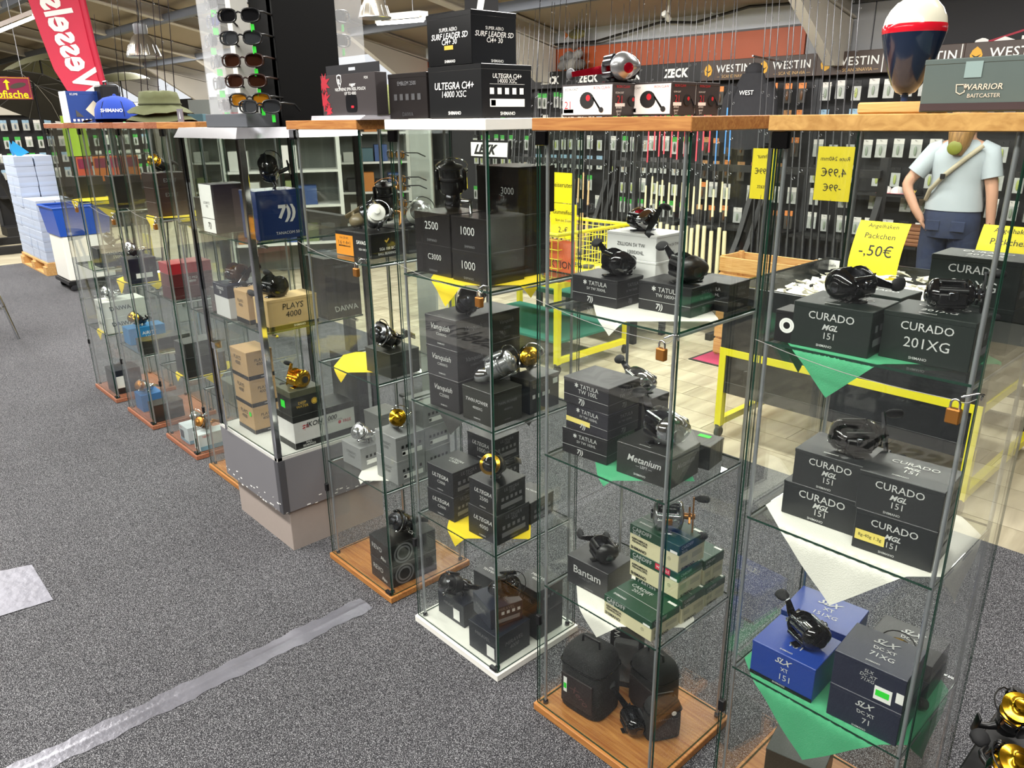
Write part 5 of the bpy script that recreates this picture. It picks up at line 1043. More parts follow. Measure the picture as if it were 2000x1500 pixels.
for nm, hc, bd, lc, w, h in KINDS: PM.append((nm, pack_mesh(w, h, hm(hc, .5), bd), lure_mesh(h*.26, hm(lc, .35)), h))
rp = random.Random(11)
NP = {}
def hang(kind, M, where):
    nm, me, lu, h = PM[kind]; NP[nm+where] = NP.get(nm+where, 0)+1
    o = put('lure_pack', me, None, M); tag(o, '%s hanging on %s' % (nm, where), 'lure pack', '%ss on %s' % (nm, where))
    put('lure', lu, o, T(0, -.008, -h*.62))
rowsz = (1.90, 1.66, 1.42, 1.20, .98, .76)
for xc, where, pal in ((-4.15, 'the brown-signed racks', (0, 3, 0, 3, 1)), (-2.95, 'the brown-signed racks', (1, 6, 1, 2, 1)), (-1.75, 'the brown-signed racks', (1, 4, 2, 6)), (-5.35, 'the black-signed racks', (2, 5, 1, 4)), (-6.55, 'the black-signed racks', (5, 1, 2, 6)), (-7.75, 'the black-signed racks', (2, 4, 5))):
    for j, z in enumerate(rowsz):
        k = pal[j % len(pal)]
        for i in range(8):
            if rp.random() < .1: continue
            kk = k if rp.random() < .75 else pal[rp.randrange(len(pal))]
            hang(kk, T(xc-.49+i*.14+rp.uniform(-.008, .008), RY_-.07-rp.random()*.05, z+rp.uniform(-.008, .008)) @ RZ(rp.uniform(-8, 8)), where)
# caps and folded shirts on the wall rack shelf
for i, (px, lab) in enumerate(((1730, 'white and pink cap left of its twin on the rack shelf'), (1754, 'white and pink cap right of its twin on the rack shelf'))):
    p = ay(px, 366, 6.86); cap(lab, T(p.x, p.y, .99) @ S(.58), mat('white_cotton', H('ece8e6'), .9), mat('pink_cotton', H('d9838c'), .9), .06)
MB_ = MB().rbox(-.62, .62, -.12, .10, -.02, 0, .002); tag(MB_.build('cap_shelf', RB, None, T(-2.62, 6.9, .988)), 'narrow black shelf carrying caps on the wall rack', 'shelf')
p = ay(1787, 366, 6.86); kc_ = cap('black cap with a gold letter on the rack shelf', T(p.x+.02, p.y, .99) @ S(.58), mat('black_cotton', H('161617'), .9), mat('black_cotton', H('161617'), .9), .05)
lettering('W', kc_, T(0, -.0985, .05) @ RX(80), width=.06, m=INKG, bold=.03)
for j in range(2):
    for i in range(5):
        tag(MB().rbox(-.11, .11, -.13, .13, 0, .03, .008).build('lure_box', hm('9a6a48' if i % 2 else '8a5a3c', .6), None, T(-2.44+.25*j, 6.86, .587+i*.031)), 'flat brown carton stacked on the low rack shelf', 'box', 'flat brown cartons on the low rack shelf')
# hanging jacket
r = thing('jacket', 'black hooded jacket with white chest lettering on a hanger', 'jacket', tuple(ay(1466, 200, 6.5)))
def jk(u, v):
    a = 2*math.pi*u; wv = .10+.10*min(1, v*3)+.03*v; dv = .05+.05*v
    return (wv*math.cos(a), dv*math.sin(a), .24-.62*v+.02*math.cos(a*2)*v)
JK = mat('black_fleece', H('26262a'), .9, var=.2, scale=30)
MB().grid(jk, 28, 14).build('body', JK, r, smooth=70)
for s in (-1, 1): MB().tube([(s*.15, 0, .14), (s*.21, -.01, .02), (s*.235, -.02, -.16), (s*.23, -.02, -.34)], [.06, .058, .05, .045], 12).build('sleeve', JK, r, smooth=60)
MB().ball((0, .02, .26), .085, 10, 0, (1, .7, .8)).build('hood', JK, r, smooth=60)
MB().tube([(0, 0, .30), (0, 0, .36), (.02, 0, .38), (.03, 0, .36)], .004, 6).build('hanger', HOOK, r, smooth=60)
lettering('WEST', r, T(0, -.085, .08) @ RX(90), width=.14, m=INKW)
MB().tube([(0, .57, .34), (0, -.03, .38)], .008, 6).build('hook_arm', HOOK, r)
# ---------------------------------------------------------------- rod racks and rods
ROD = mat('rod_blank', H('1b1b1e'), .3, .2); CORK = m_wood('cork', H('a8865c'), H('cfb184'), (30, 30, 30), 3, .8); CREAM = mat('cream_grip', H('cfc59c'), .6, var=.1, scale=50)
REDB = mat('red_blank', H('c1283a'), .35); BLUB = mat('blue_blank', H('2f6fa8'), .35)
def rod(label, group, grip, up=None, ln=2.2, g0=.45):
    r = thing('fishing_rod', label, 'fishing rod', group=group)
    MB().tube([(0, 0, 0), (0, 0, g0*.75)], [.017, .015], 8).build('handle', grip, r, smooth=50)
    MB().tube([(0, 0, g0*.75), (0, 0, g0)], [.0095, .0085], 8).build('reel_seat', BLACKP, r, smooth=50)
    MB().tube([(0, 0, g0), (0, 0, g0+.22)], [.0095, .007], 8).build('fore_grip', grip, r, smooth=50)
    MB().tube([(0, 0, g0+.2), (0, 0, ln*.6), (0, 0, ln)], [.0068, .0045, .0022], 6).build('blank', ROD, r, smooth=50)
    if up: MB().tube([(0, 0, g0+.42), (0, 0, g0+.75)], [.0062, .0052], 6).build('wrap', up, r, smooth=50)
    gm = MB().tube([(.004+.008*math.cos(2*math.pi*k/8)+.008, 0, .008*math.sin(2*math.pi*k/8)) for k in range(9)], .0012, 4, cap=False).mesh('line_guide', HOOK)
    for k in range(6): put('line_guide', gm, r, T(0, 0, g0+.32+k*(ln-g0-.36)/5.2) @ S(1.3-.13*k))
    return r
RD = [rod('slim rod with red wraps and a cream grip standing in the rack', 'red-wrapped rods', CREAM, REDB), rod('slim dark rod with a cork grip standing in the rack', 'cork-grip rods', CORK, None),
      rod('all-black slim rod standing in the rack', 'all-black rods', BLACKP, None), rod('slim rod with blue wraps and a cream grip standing in the rack', 'blue-wrapped rods', CREAM, BLUB)]
used = [False]*4
def place_rod(k, M):
    if not used[k]: used[k] = True; RD[k].matrix_basis = M; return RD[k]
    return dup(RD[k], M)
def rod_rack(label, x0, x1, y, zb=.46):
    r = thing('rod_rack', label, 'rod rack', ((x0+x1)/2, y, 0)); w = (x1-x0)/2+.05
    MB().box(-w, w, -.10, .10, zb-.05, zb-.001).build('rod_tray', RB, r)
    MB().box(-w, w, .17, .21, 1.22, 1.27).build('rod_rest', RB, r)
    for s in (-1, 1):
        MB().box(s*w-.025, s*w+.025, .21, .26, 0, 1.35).build('upright', RB, r)
        MB().box(s*w-.025, s*w+.025, -.25, .30, 0, .05).build('foot', RB, r)
        MB().add([(s*w+q*.02, y_, z_) for q in (-1, 1) for y_, z_ in ((-.12, zb), (-.07, zb), (.21, 1.1), (.21, 1.0))], [(0, 1, 2, 3), (4, 7, 6, 5), (0, 4, 5, 1), (1, 5, 6, 2), (2, 6, 7, 3), (3, 7, 4, 0)]).build('brace', RB, r)
rod_rack('black rod rack holding cork-grip rods', -5.75, -4.65, 5.2)
rod_rack('black rod rack holding rods with red wraps', -4.45, -3.2, 5.2)
rod_rack('black rod rack holding all-black rods', -3.0, -2.25, 5.2)
x = -5.72
while x < -2.25:
    k = 1 if x < -4.6 else (2 if x < -4.05 else (0 if x < -3.35 else (3 if x < -3.15 else 2)))
    gap = (-4.63 < x < -4.47) or (-3.18 < x < -3.02)
    if not gap: place_rod(k, T(x, 5.19+rp.uniform(-.01, .01), .462) @ RY(-9+rp.uniform(-.35, .35)) @ RX(-12.2+rp.uniform(-.7, .3)) @ S(1, 1, rp.uniform(.94, 1.08)))
    x += .058+rp.uniform(-.006, .008)
# price signs
def sign(label, px, py, Y, w, h, lines, m, ink=INKB, mirror=False, curve=0, name='price_sign', rz=0, cat='sign', base=None):
    p = ay(px, py, Y); r = thing(name, label, cat, M=T(p) @ RZ(rz))
    b = MB()
    def fn(u, v): return ((u-.5)*w, curve*(v**2)*h, (v-.5)*h)
    b.grid(fn, 2, 8).grid(lambda u, v: tuple(Vector(fn(u, v))+Vector((0, .002, 0))), 2, 8, flip=True)
    b.build('card', m, r, smooth=60)
    for s, v, wf in lines:
        lettering(s, r, T(0, curve*(v**2)*h-.0015-.002*abs(curve), (v-.5)*h) @ RX(90-math.degrees(math.atan(2*curve*v))), width=wf*w, m=ink, mirror=mirror)
    if base is not None: MB().tube([(0, .004, -h/2), (0, .004, base-p.z)], .005, 6).build('stem', HOOK, r)
    return r
YS = mat('yellow_sign', H('f4e012'), .6); OS = mat('orange_sign', H('e0663a'), .6); YSD = mat('yellow_sign_film', H('d8c81c'), .5)
sign('yellow curved price sign reading -,50 euro in the black tray', 1706, 492, 4.28, .27, .30, (('Angelhaken', .92, .6), ('Päckchen', .76, .6), ('-,50€', .5, .66)), YS, curve=.35)
sign('yellow curved price sign at the far end of the black tray', 1962, 495, 4.28, .27, .24, (('Angelhaken', .9, .6), ('Päckchen', .7, .6)), YS, curve=.35)
sign('yellow sign with the word for travel rods behind the rods', 1098, 367, 4.3, .25, .22, (('Reiseruten', .6, .86),), YS, base=.8)
sign('yellow soft-lure price sign reading 2,- euro', 1100, 432, 3.98, .25, .24, (('Gummifisch', .76, .8), ('5cm bis 31cm', .52, .6), ('2,-€', .24, .36)), YS)
sign('orange-red sale sign hanging on the yellow basket', 1092, 508, 3.575, .27, .26, (('AKTION', .4, .92),), OS)
sign('yellow sign seen through from behind, nearer the cork-grip rods', 1490, 340, 5.03, .18, .34, (('schnur', .85, .6), ('9,99€', .55, .7), ('statt', .25, .4)), YSD, mirror=True, base=1.1)
sign('yellow sign seen through from behind, among the all-black rods', 1628, 340, 5.03, .24, .34, (('Rute 240mm', .78, .8), ('4,99€', .52, .7), ('-99€', .25, .5)), YSD, mirror=True, base=1.1)
p = ay(955, 292, 5.5)
r = sign('white brand sign with slanted black letters', 955, 292, 5.5, .58, .14, (), PAPER, name='brand_sign')
lettering('LEKK', r, T(-.05, -.002, 0) @ RX(90), width=.38, height=.10, m=INKB, bold=.05, shear=.5)
MB().rbox(-.31, .31, .004, .03, -.09, .09, .003).build('sign_frame', BLACKP, r)
MB().tube([(0, .02, -.09), (0, .02, -p.z)], .015, 8).build('sign_post', RB, r)
# ---------------------------------------------------------------- yellow framed trolleys
YF = mat('yellow_frame', H('e6dc1e'), .4); TEAL = mat('teal_felt', H('1f6f5e'), .9, var=.1, scale=30)
def castor(parent, x, y):
    c = MB().rbox(x-.012, x+.012, y-.02, y+.02, .055, .075, .002).build('castor', DCHROME, parent)
    MB().lathe([(.028, -.011), (.03, -.008), (.03, .008), (.028, .011)], 16, 0, T(x, y, .03) @ RY(90)).build('wheel', RUBBER, c, smooth=50)
def trolley(label, x0, x1, y0, y1, ztop):
    r = thing('trolley', label, 'trolley', ((x0+x1)/2, (y0+y1)/2, 0)); w, d = (x1-x0)/2, (y1-y0)/2; t = .018
    for s in (-1, 1):
        for q in (-1, 1):
            MB().box(s*w-t, s*w+t, q*d-t, q*d+t, .07, ztop).build('upright', YF, r); castor(r, s*w, q*d)
        MB().box(s*w-t, s*w+t, -d+t, d-t, .075, .075+2*t).build('side_rail', YF, r)
        MB().box(s*w-t, s*w+t, -d+t, d-t, ztop-2*t, ztop).build('side_rail', YF, r)
        MB().box(-w+t, w-t, s*d-t, s*d+t, ztop-2*t, ztop).build('long_rail', YF, r)
    return r, w, d
r, w, d = trolley('yellow-framed trolley with a wire basket and teal shelf', -4.5, -3.39, 3.54, 4.25, .62)
MB().box(-w+.02, w-.02, -d+.02, d-.02, .20, .215).build('teal_shelf', TEAL, r)
wm = MB().tube([(0, 0, 0), (0, 0, .30)], .003, 5).mesh('wire', YF); wh = MB().tube([(0, 0, 0), (1, 0, 0)], .003, 5).mesh('wire', YF)
for i in range(21):
    for s in (-1, 1): put('wire', wm, r, T(-w+i*2*w/20, s*d, .62))
for i in range(13):
    for s in (-1, 1): put('wire', wm, r, T(s*w, -d+i*2*d/12, .62))
for k in range(5):
    for s in (-1, 1):
        put('wire', wh, r, T(-w, s*d, .65+k*.06) @ S(2*w, 1, 1)); put('wire', wh, r, T(s*w, -d, .65+k*.06) @ RZ(90) @ S(2*d, 1, 1))
MB().tube([(-w, -d, .925), (w, -d, .925), (w, d, .925), (-w, d, .925), (-w, -d, .925)], .012, 8).build('basket_rim', YF, r)
MB().box(-w, w, -d, d, .615, .62).build('basket_floor', YF, r)
for k in range(24):
    tag(MB().rbox(-.05, .05, -.035, .035, 0, .02, .006).build('lure_bag', hm(('b9c0b6', '6a7a5c', '2f3232', 'c9b48a')[k % 4], .35), None, T(-4.42+(k % 8)*.135, 3.66+(k//8)*.2, .622) @ RZ(rp.uniform(-30, 30))), ('clear', 'olive', 'black', 'tan')[k % 4]+' soft-lure bag lying in the yellow wire basket', 'lure bag', ('clear', 'olive', 'black', 'tan')[k % 4]+' lure bags in the basket')
r, w, d = trolley('yellow-framed trolley carrying a black film-wrapped tray', -2.05, -.86, 3.39, 4.45, .50)
BF = mat('black_stretch_film', H('15181a'), .22, var=.3, scale=8, bump=.6, bscale=18)
MB().box(-w, w, -d, d, .50, .515).build('tray_floor', BF, r)
for s in (-1, 1):
    MB().rbox(-w-.02, w+.02, s*d-.012, s*d+.012, .30 if s < 0 else .50, .83, .004).build('tray_wall', BF, r); MB().rbox(s*w-.012, s*w+.012, -d+.012, d-.012, .50, .83, .004).build('tray_wall', BF, r)
MB().rbox(-w-.02, w+.02, -d-.014, -d-.012, .26, .32, .0005).build('film_edge', BF, r)
b = MB(); rk = random.Random(9)
for k in range(420):
    x, y = rk.uniform(-w+.06, w-.06), rk.uniform(-d+.06, d-.06); z = .70+.09*math.exp(-((x+.1)/.5)**2)+rk.random()*.02
    M = T(x, y, z) @ RZ(rk.uniform(0, 180)) @ RX(rk.uniform(-28, 28)) @ RY(rk.uniform(-20, 20))
    b.box(-.028, .028, -.018, .018, 0, .003, 0, M)
b.box(-w+.02, w-.02, -d+.02, d-.02, .515, .69)
tag(b.build('hook_packets', mat('white_hook_cards', H('e6e2d4'), .6, var=.12, scale=14)), 'heap of small white hook packets filling the black tray', 'hook packets', kind='stuff'); bpy.data.objects['hook_packets'].matrix_basis = T(-1.455, 3.92, 0)
lb = sign('white paper label on the tray wall', 1618, 517, 4.43, .13, .06, (('Wessels', .5, .7),), PAPER, name='tray_label')
# dark wooden stand, pink mat, low teal bench, crate
r = thing('timber_stand', 'dark timber stand with crossed legs behind the trolley', 'stand', (-1.05, 4.9, 0))
for s in (-1, 1):
    MB().rbox(-.5, .5, s*.28-.03, s*.28+.03, 0, .07, .004).build('beam', mat('dark_timber', H('2a2a28'), .7, var=.2), r)
    MB().add([(x, s*.28+q*.03, z) for q in (-1, 1) for x, z in ((-.35, .07), (-.27, .07), (.18, .6), (.1, .6))], [(0, 1, 2, 3), (4, 7, 6, 5), (0, 4, 5, 1), (1, 5, 6, 2), (2, 6, 7, 3), (3, 7, 4, 0)]).build('leg', mat('dark_timber', H('2a2a28'), .7), r)
MB().rbox(-.03, .03, -.31, .31, .56, .62, .004).build('beam', mat('dark_timber', H('2a2a28'), .7), r, T(.14, 0, 0))
PK = mat('pink_mat', H('a62c56'), .85, var=.08, scale=20)
m_ = MB().box(-2.95, -1.55, 4.46, 5.02, 0, .006).box(-2.97, -1.53, 4.44, 4.46, 0, .006, 1).box(-2.97, -1.53, 5.02, 5.04, 0, .006, 1).box(-2.97, -2.95, 4.46, 5.02, 0, .006, 1).build('floor_mat', [PK, RUBBER])
tag(m_, 'pink-red floor mat with white lettering and black border', 'mat'); lettering('Wessels24.de', m_, T(-2.2, 4.72, .0068), width=1.2, m=INKW, shear=.15)
r = thing('low_bench', 'low bench covered in teal felt behind the wire basket trolley', 'bench', (-4.0, 4.66, 0))
MB().rbox(-.55, .55, -.22, .22, .26, .30, .004).build('bench_top', TEAL, r)
for s in (-1, 1):
    for q in (-1, 1): MB().box(s*.5-.02, s*.5+.02, q*.18-.02, q*.18+.02, 0, .26).build('leg', RB, r)
tag(MB().ball((0, 0, 0), 1, 12, 0, (.26, .13, .12)).build('tackle_bag', mat('olive_bag', H('35382c'), .9, var=.2), None, T(-3.85, 4.64, .422), smooth=60), 'olive padded tackle bag lying on the teal bench', 'bag')
MB().tube([(-.18, 0, .08), (-.1, 0, .17), (.1, 0, .17), (.18, 0, .08)], .012, 8).build('bag_strap', RUBBER, bpy.data.objects['tackle_bag'], smooth=60)
r = thing('slatted_crate', 'pale slatted wooden crate in front of the black rods', 'crate', (-2.62, 4.80, 0)); PINE = m_wood('pine', H('c08a4c'), H('e2b879'), (1, 18, 18), 5)
for s in (-1, 1):
    for k in range(6): MB().rbox(-.30, .30, s*.13-.006, s*.13+.006, .02+k*.118, .12+k*.118, .002).build('slat', PINE, r); MB().rbox(s*.30-.006, s*.30+.006, -.12, .12, .02+k*.118, .12+k*.118, .002).build('slat', PINE, r)
    for q in (-1, 1): MB().box(s*.28-.014, s*.28+.014, q*.11-.014, q*.11+.014, 0, .72).build('corner_post', PINE, r)
# amber sunglasses on a narrow stand behind the white cabinet
r = thing('eyewear_stand', 'narrow pale stand carrying rows of amber glasses', 'display stand', (-3.62, 2.66, 0))
MB().rbox(-.09, .09, 0, .02, .02, 1.75, .003).build('stand_board', hm('b9bdb6', .5), r); MB().rbox(-.16, .16, -.13, .15, 0, .02, .003).build('stand_foot', RB, r)
for i, y in enumerate((346, 362, 392, 407, 300)):
    p = ay(806, y, 2.62); glasses('amber mirrored glasses on the narrow pale stand, row %s' % ('three', 'four', 'five', 'six', 'one')[i], T(-3.62, 2.495, p.z), LN[3], FR[1])
# grey tiered shelving with mixed goods seen through the far cabinets
SHW = mat('white_shelf', H('d9d9d4'), .5)
def shelving(label, x, y, rz, w=1.2, tiers=(.35, .75, 1.12, 1.48), back=True):
    M = T(x, y, 0) @ RZ(rz); r = thing('shop_shelving', label, 'shelving', M=M)
    MB().box(-w/2, w/2, .21, .23, 0, 1.9).build('back_panel', hm('6f736f', .7), r)
    for s in (-1, 1): MB().box(s*w/2-.02, s*w/2+.02, -.2, .21, 0, 1.55).build('side_frame', SHW, r)
    for z in tiers: MB().box(-w/2+.02, w/2-.02, -.2, .21, z-.025, z).build('shelf', SHW, r)
    return M
cols = ['8a2b2f', 'c9c9c4', '2d4a80', '33363a', '6d7a4a', 'b8742c', '1d1f22', '40606a']
names2 = ['dark red', 'pale grey', 'navy blue', 'charcoal', 'olive', 'ochre', 'black', 'petrol']
for si, (lab, x, y, rz) in enumerate((('white shelving with mixed cartons nearest the back wall', -8.9, 5.6, 60), ('white shelving with mixed cartons halfway down the hall', -8.1, 4.1, 62), ('white shelving with mixed cartons far along the cabinets', -10.3, 4.6, 55))):
    M = shelving(lab, x, y, rz)
    for z in (.35, .75, 1.12, 1.48):
        xx = -.54
        while xx < .36:
            w = rp.uniform(.1, .2); h = rp.uniform(.08, .26); c = rp.randrange(8)
            if rp.random() < .85: tag(MB().rbox(0, w, -.15, .1, 0, h, .003).build('stock_carton', hm(cols[c], .5), None, M @ T(xx, 0, z+.001)), '%s stock carton on the white shelving' % names2[c], 'box', '%s stock cartons on white shelving' % names2[c])
            xx += w+rp.uniform(.01, .06)
# pale mats on the aisle whose lettering shows mirrored in the cabinet doors
for xc in (-4.5, -2.95, -1.40):
    o = MB().rbox(-.75, .75, -.26, .26, 0, .008, .003).build('aisle_mat', mat('pale_mat', H('8f8d8a'), .8, var=.05), None, T(xc, -1.19, .004)); tag(o, 'pale aisle mat with dark lettering, mirrored in the cabinet doors', 'mat', 'pale aisle mats')
    lettering('Wessels24.de', o, T(0, 0, .0088) @ RZ(180), width=1.40, height=.27, m=INKB, bold=.02)
# ---------------------------------------------------------------- customer by the wall rack
pp = ay(1880, 300, 6.0)
r = thing('person', 'person in a pale blue-grey T-shirt and jeans, back turned, hand at the hip', 'person', (pp.x, 6.0, 0), 4)
SKIN = mat('skin', H('c99a80'), .55); TEE = mat('pale_tee', H('abb4ba'), .9, var=.05, scale=12, bump=.5, bscale=9); JEAN = mat('jeans', H('2b3550'), .9, var=.2, scale=40); HAIR = m_wood('dark_blond_hair', H('6a4d2c'), H('a37c48'), (40, 40, 2), 2, .5)
J = {'pel': (0, 0, .95, .12), 'bel': (0, 0, 1.1, .11), 'che': (0, -.01, 1.27, .115), 'nb': (0, -.01, 1.42, .06), 'nk': (0, .0, 1.49, .05), 'hd': (0, .025, 1.58, .085), 'cr': (0, .02, 1.66, .08),
     'ls': (-.155, -.01, 1.385, .055), 'le': (-.315, -.07, 1.15, .042), 'lw': (-.215, -.10, .98, .03), 'lh': (-.175, -.095, .925, .028), 'rs': (.155, -.01, 1.385, .055), 're': (.225, -.02, 1.12, .042), 'rw': (.245, .0, .90, .030), 'rh': (.25, .005, .84, .030),
     'lhp': (-.09, 0, .9, .095), 'lk': (-.10, .01, .5, .062), 'la': (-.105, -.02, .09, .042), 'lt': (-.12, .13, .04, .036), 'rhp': (.09, 0, .9, .095), 'rk': (.10, .01, .5, .062), 'ra': (.105, -.02, .09, .042), 'rt': (.12, .13, .04, .036)}
ED = [('pel', 'bel'), ('bel', 'che'), ('che', 'nb'), ('nb', 'nk'), ('nk', 'hd'), ('hd', 'cr'), ('nb', 'ls'), ('ls', 'le'), ('le', 'lw'), ('lw', 'lh'), ('nb', 'rs'), ('rs', 're'), ('re', 'rw'), ('rw', 'rh'), ('pel', 'lhp'), ('lhp', 'lk'), ('lk', 'la'), ('la', 'lt'), ('pel', 'rhp'), ('rhp', 'rk'), ('rk', 'ra'), ('ra', 'rt')]
for hnd, s, fw in (('rh', 1, (0, 0, -1)), ('lh', -1, (.4, .3, -.85))):
    hx, hy, hz, _ = J[hnd]; f = Vector(fw).normalized()
    for k in range(4):
        o = Vector((hx, hy, hz))+Vector((0, (k-1.5)*.019, 0)); l = (.062, .072, .068, .052)[k]
        a = o+f*.035; b_ = o+f*(.035+l*.55)+Vector((-.006*s, 0, 0)); c = o+f*(.035+l)+Vector((-.016*s, 0, 0))
        for q, (p, rd) in enumerate(((a, .0095), (b_, .0088), (c, .0075))): J['%s%d%d' % (hnd, k, q)] = (p.x, p.y, p.z, rd)
        ED += [(hnd, '%s%d0' % (hnd, k)), ('%s%d0' % (hnd, k), '%s%d1' % (hnd, k)), ('%s%d1' % (hnd, k), '%s%d2' % (hnd, k))]
    a = Vector((hx, hy+.03, hz+.01)); b_ = a+Vector((0, .022, -.03))
    J[hnd+'t0'] = (a.x, a.y, a.z, .010); J[hnd+'t1'] = (b_.x, b_.y, b_.z, .0085); ED += [(hnd, hnd+'t0'), (hnd+'t0', hnd+'t1')]
ks = list(J); me = bpy.data.meshes.new('body'); me.from_pydata([J[k][:3] for k in ks], [(ks.index(a), ks.index(b)) for a, b in ED], []); me.materials.append(SKIN)
bo = put('body', me, r); sk = bo.modifiers.new('Skin', 'SKIN'); sk.use_smooth_shade = True
for i, k in enumerate(ks): me.skin_vertices[0].data[i].radius = (J[k][3], J[k][3]*(.82 if k in ('che', 'bel', 'pel') else 1)); me.skin_vertices[0].data[i].use_root = (k == 'pel')
sb = bo.modifiers.new('Subsurf', 'SUBSURF'); sb.levels = 1; sb.render_levels = 1
def loft(rings, n=24):
    b = MB(); vs = []; fs = []
    for cx, cy, cz, rx, ry in rings:
        for k in range(n):
            a = 2*math.pi*k/n; vs.append((cx+rx*math.cos(a), cy+ry*math.sin(a), cz))
    for i in range(len(rings)-1):
        for k in range(n): fs.append((i*n+k, i*n+(k+1) % n, (i+1)*n+(k+1) % n, (i+1)*n+k))
    fs += [tuple(reversed(range(n))), tuple(range((len(rings)-1)*n, len(rings)*n))]
    return b.add(vs, fs)
b = loft([(.0, 0, .985, .185, .128), (0, 0, 1.02, .183, .126), (0, 0, 1.12, .165, .118), (0, 0, 1.2, .165, .12), (0, -.005, 1.3, .185, .125), (0, -.01, 1.37, .19, .115), (0, -.01, 1.42, .15, .09), (0, -.01, 1.455, .08, .07)])
for s, e in ((-1, (-.262, -.045, 1.225)), (1, (.207, -.018, 1.21))):
    b.tube([(s*.11, -.01, 1.40), (s*.165, -.01, 1.375), ((s*.165+e[0])/2, (e[1]-.01)/2, (1.375+e[2])/2), e], [.06, .07, .068, .066], 14)
b.build('t_shirt', TEE, r, smooth=80)
b = loft([(0, 0, .80, .165, .13), (0, 0, .86, .185, .14), (0, 0, .93, .183, .135), (0, 0, 1.0, .172, .12)])
for s in (-1, 1): b.tube([(s*.085, 0, .88), (s*.095, .005, .7), (s*.10, .01, .5), (s*.105, -.01, .3), (s*.108, -.02, .09)], [.10, .095, .076, .068, .062], 16)
b.build('jeans', JEAN, r, smooth=70)
for s in (-1, 1): MB().rbox(s*.08-.045 if s > 0 else -.125, s*.08+.045 if s > 0 else -.035, -.1405, -.130, .85, .92, .003).build('back_pocket', JEAN, r)
for s in (-1, 1): MB().rbox(s*.11-.045, s*.11+.045, -.08, .18, 0, .075, .02).build('shoe', WHITE, r)
b = MB().ball((0, .01, 1.60), .112, 14, 0, (.92, 1.05, 1.15)); b.tube([(0, -.07, 1.62), (0, -.105, 1.5), (0, -.125, 1.42), (0, -.13, 1.355)], [.085, .08, .065, .03], 16); b.build('hair', HAIR, r, smooth=60)
MB().tube([(.14, -.10, 1.42), (.05, -.142, 1.33), (-.06, -.138, 1.22), (-.14, -.105, 1.12), (-.17, -.05, 1.05)], .016, 6).build('bag_strap', hm('a89f88', .8), r, smooth=60)
MB().rbox(-.075, -.045, -.165, -.15, 1.20, 1.235, .003).build('strap_buckle', BLACKP, r)
MB().lathe([(.045, 0), (.045, .02), (.035, .026), (.01, .027)], 20, 0, T(-.01, -.165, 1.405) @ RX(90)).build('headphone_cup', hm('6f7420', .5), r, smooth=50)
MB().tube([(.24, .028, .91), (.262, 0, .912), (.246, -.03, .91), (.225, 0, .908), (.24, .028, .91)], .004, 6).build('bracelet', GOLD, r, smooth=60)
# ---------------------------------------------------------------- feather flag
FX = -8.0
r = thing('feather_flag', 'tall red feather flag with white mirrored lettering', 'flag', (FX, 2.44, 0))
Lp = [(30, -110), (44, -40), (55, 0), (80, 70), (105, 135), (130, 175), (158, 205)]; Rp = [(136, -110), (154, -40), (165, 0), (183, 80), (201, 150), (210, 190), (216, 222)]
def fl(u, v):
    t = v*(len(Lp)-1); i = min(int(t), len(Lp)-2); f = t-i
    a = Vector((Lp[i][0]*(1-f)+Lp[i+1][0]*f, Lp[i][1]*(1-f)+Lp[i+1][1]*f)); b2 = Vector((Rp[i][0]*(1-f)+Rp[i+1][0]*f, Rp[i][1]*(1-f)+Rp[i+1][1]*f))
    q = a*(1-u)+b2*u; p = ax(q.x, q.y, FX); return p
RF = mat('red_flag_cloth', H('d0344f'), .7, var=.06, scale=6)
MB().grid(lambda u, v: tuple(fl(u*.92, v)-Vector((FX, 2.44, 0))), 10, 24).grid(lambda u, v: tuple(fl(u*.92, v)-Vector((FX+.004, 2.44, 0))), 10, 24, flip=True).build('flag_cloth', RF, r, smooth=80)
MB().tube([tuple(fl(.96, v/10)-Vector((FX, 2.44, 0))) for v in range(11)], .03, 8).build('pole_sleeve', mat('red_sleeve', H('c01f3e'), .6), r, smooth=60)
e = fl(.96, 1)-Vector((FX, 2.44, 0))
MB().tube([tuple(e), (e.x, e.y+.05, 0.03)], .014, 8).build('pole', BLACKP, r); MB().lathe([(.25, 0), (.25, .03), (.05, .05)], 24, 0, T(e.x, e.y+.05, 0)).build('flag_base', BLACKP, r)
a, c = ax(184, 196, FX), ax(104, 0, FX); d_ = (c-a); ln = d_.length*1.07; xd = d_.normalized(); nz = Vector((1, 0, 0)); yd = xd.cross(nz).normalized(); yd = yd if yd.y > 0 else -yd
mid = a+d_*.5-Vector((FX-.006, 2.44, 0))
o = lettering('Wessels', r, Matrix.Translation(mid) @ Matrix((xd, yd, xd.cross(yd))).transposed().to_4x4(), width=ln*1.0, height=.235, m=INKW, bold=.03)
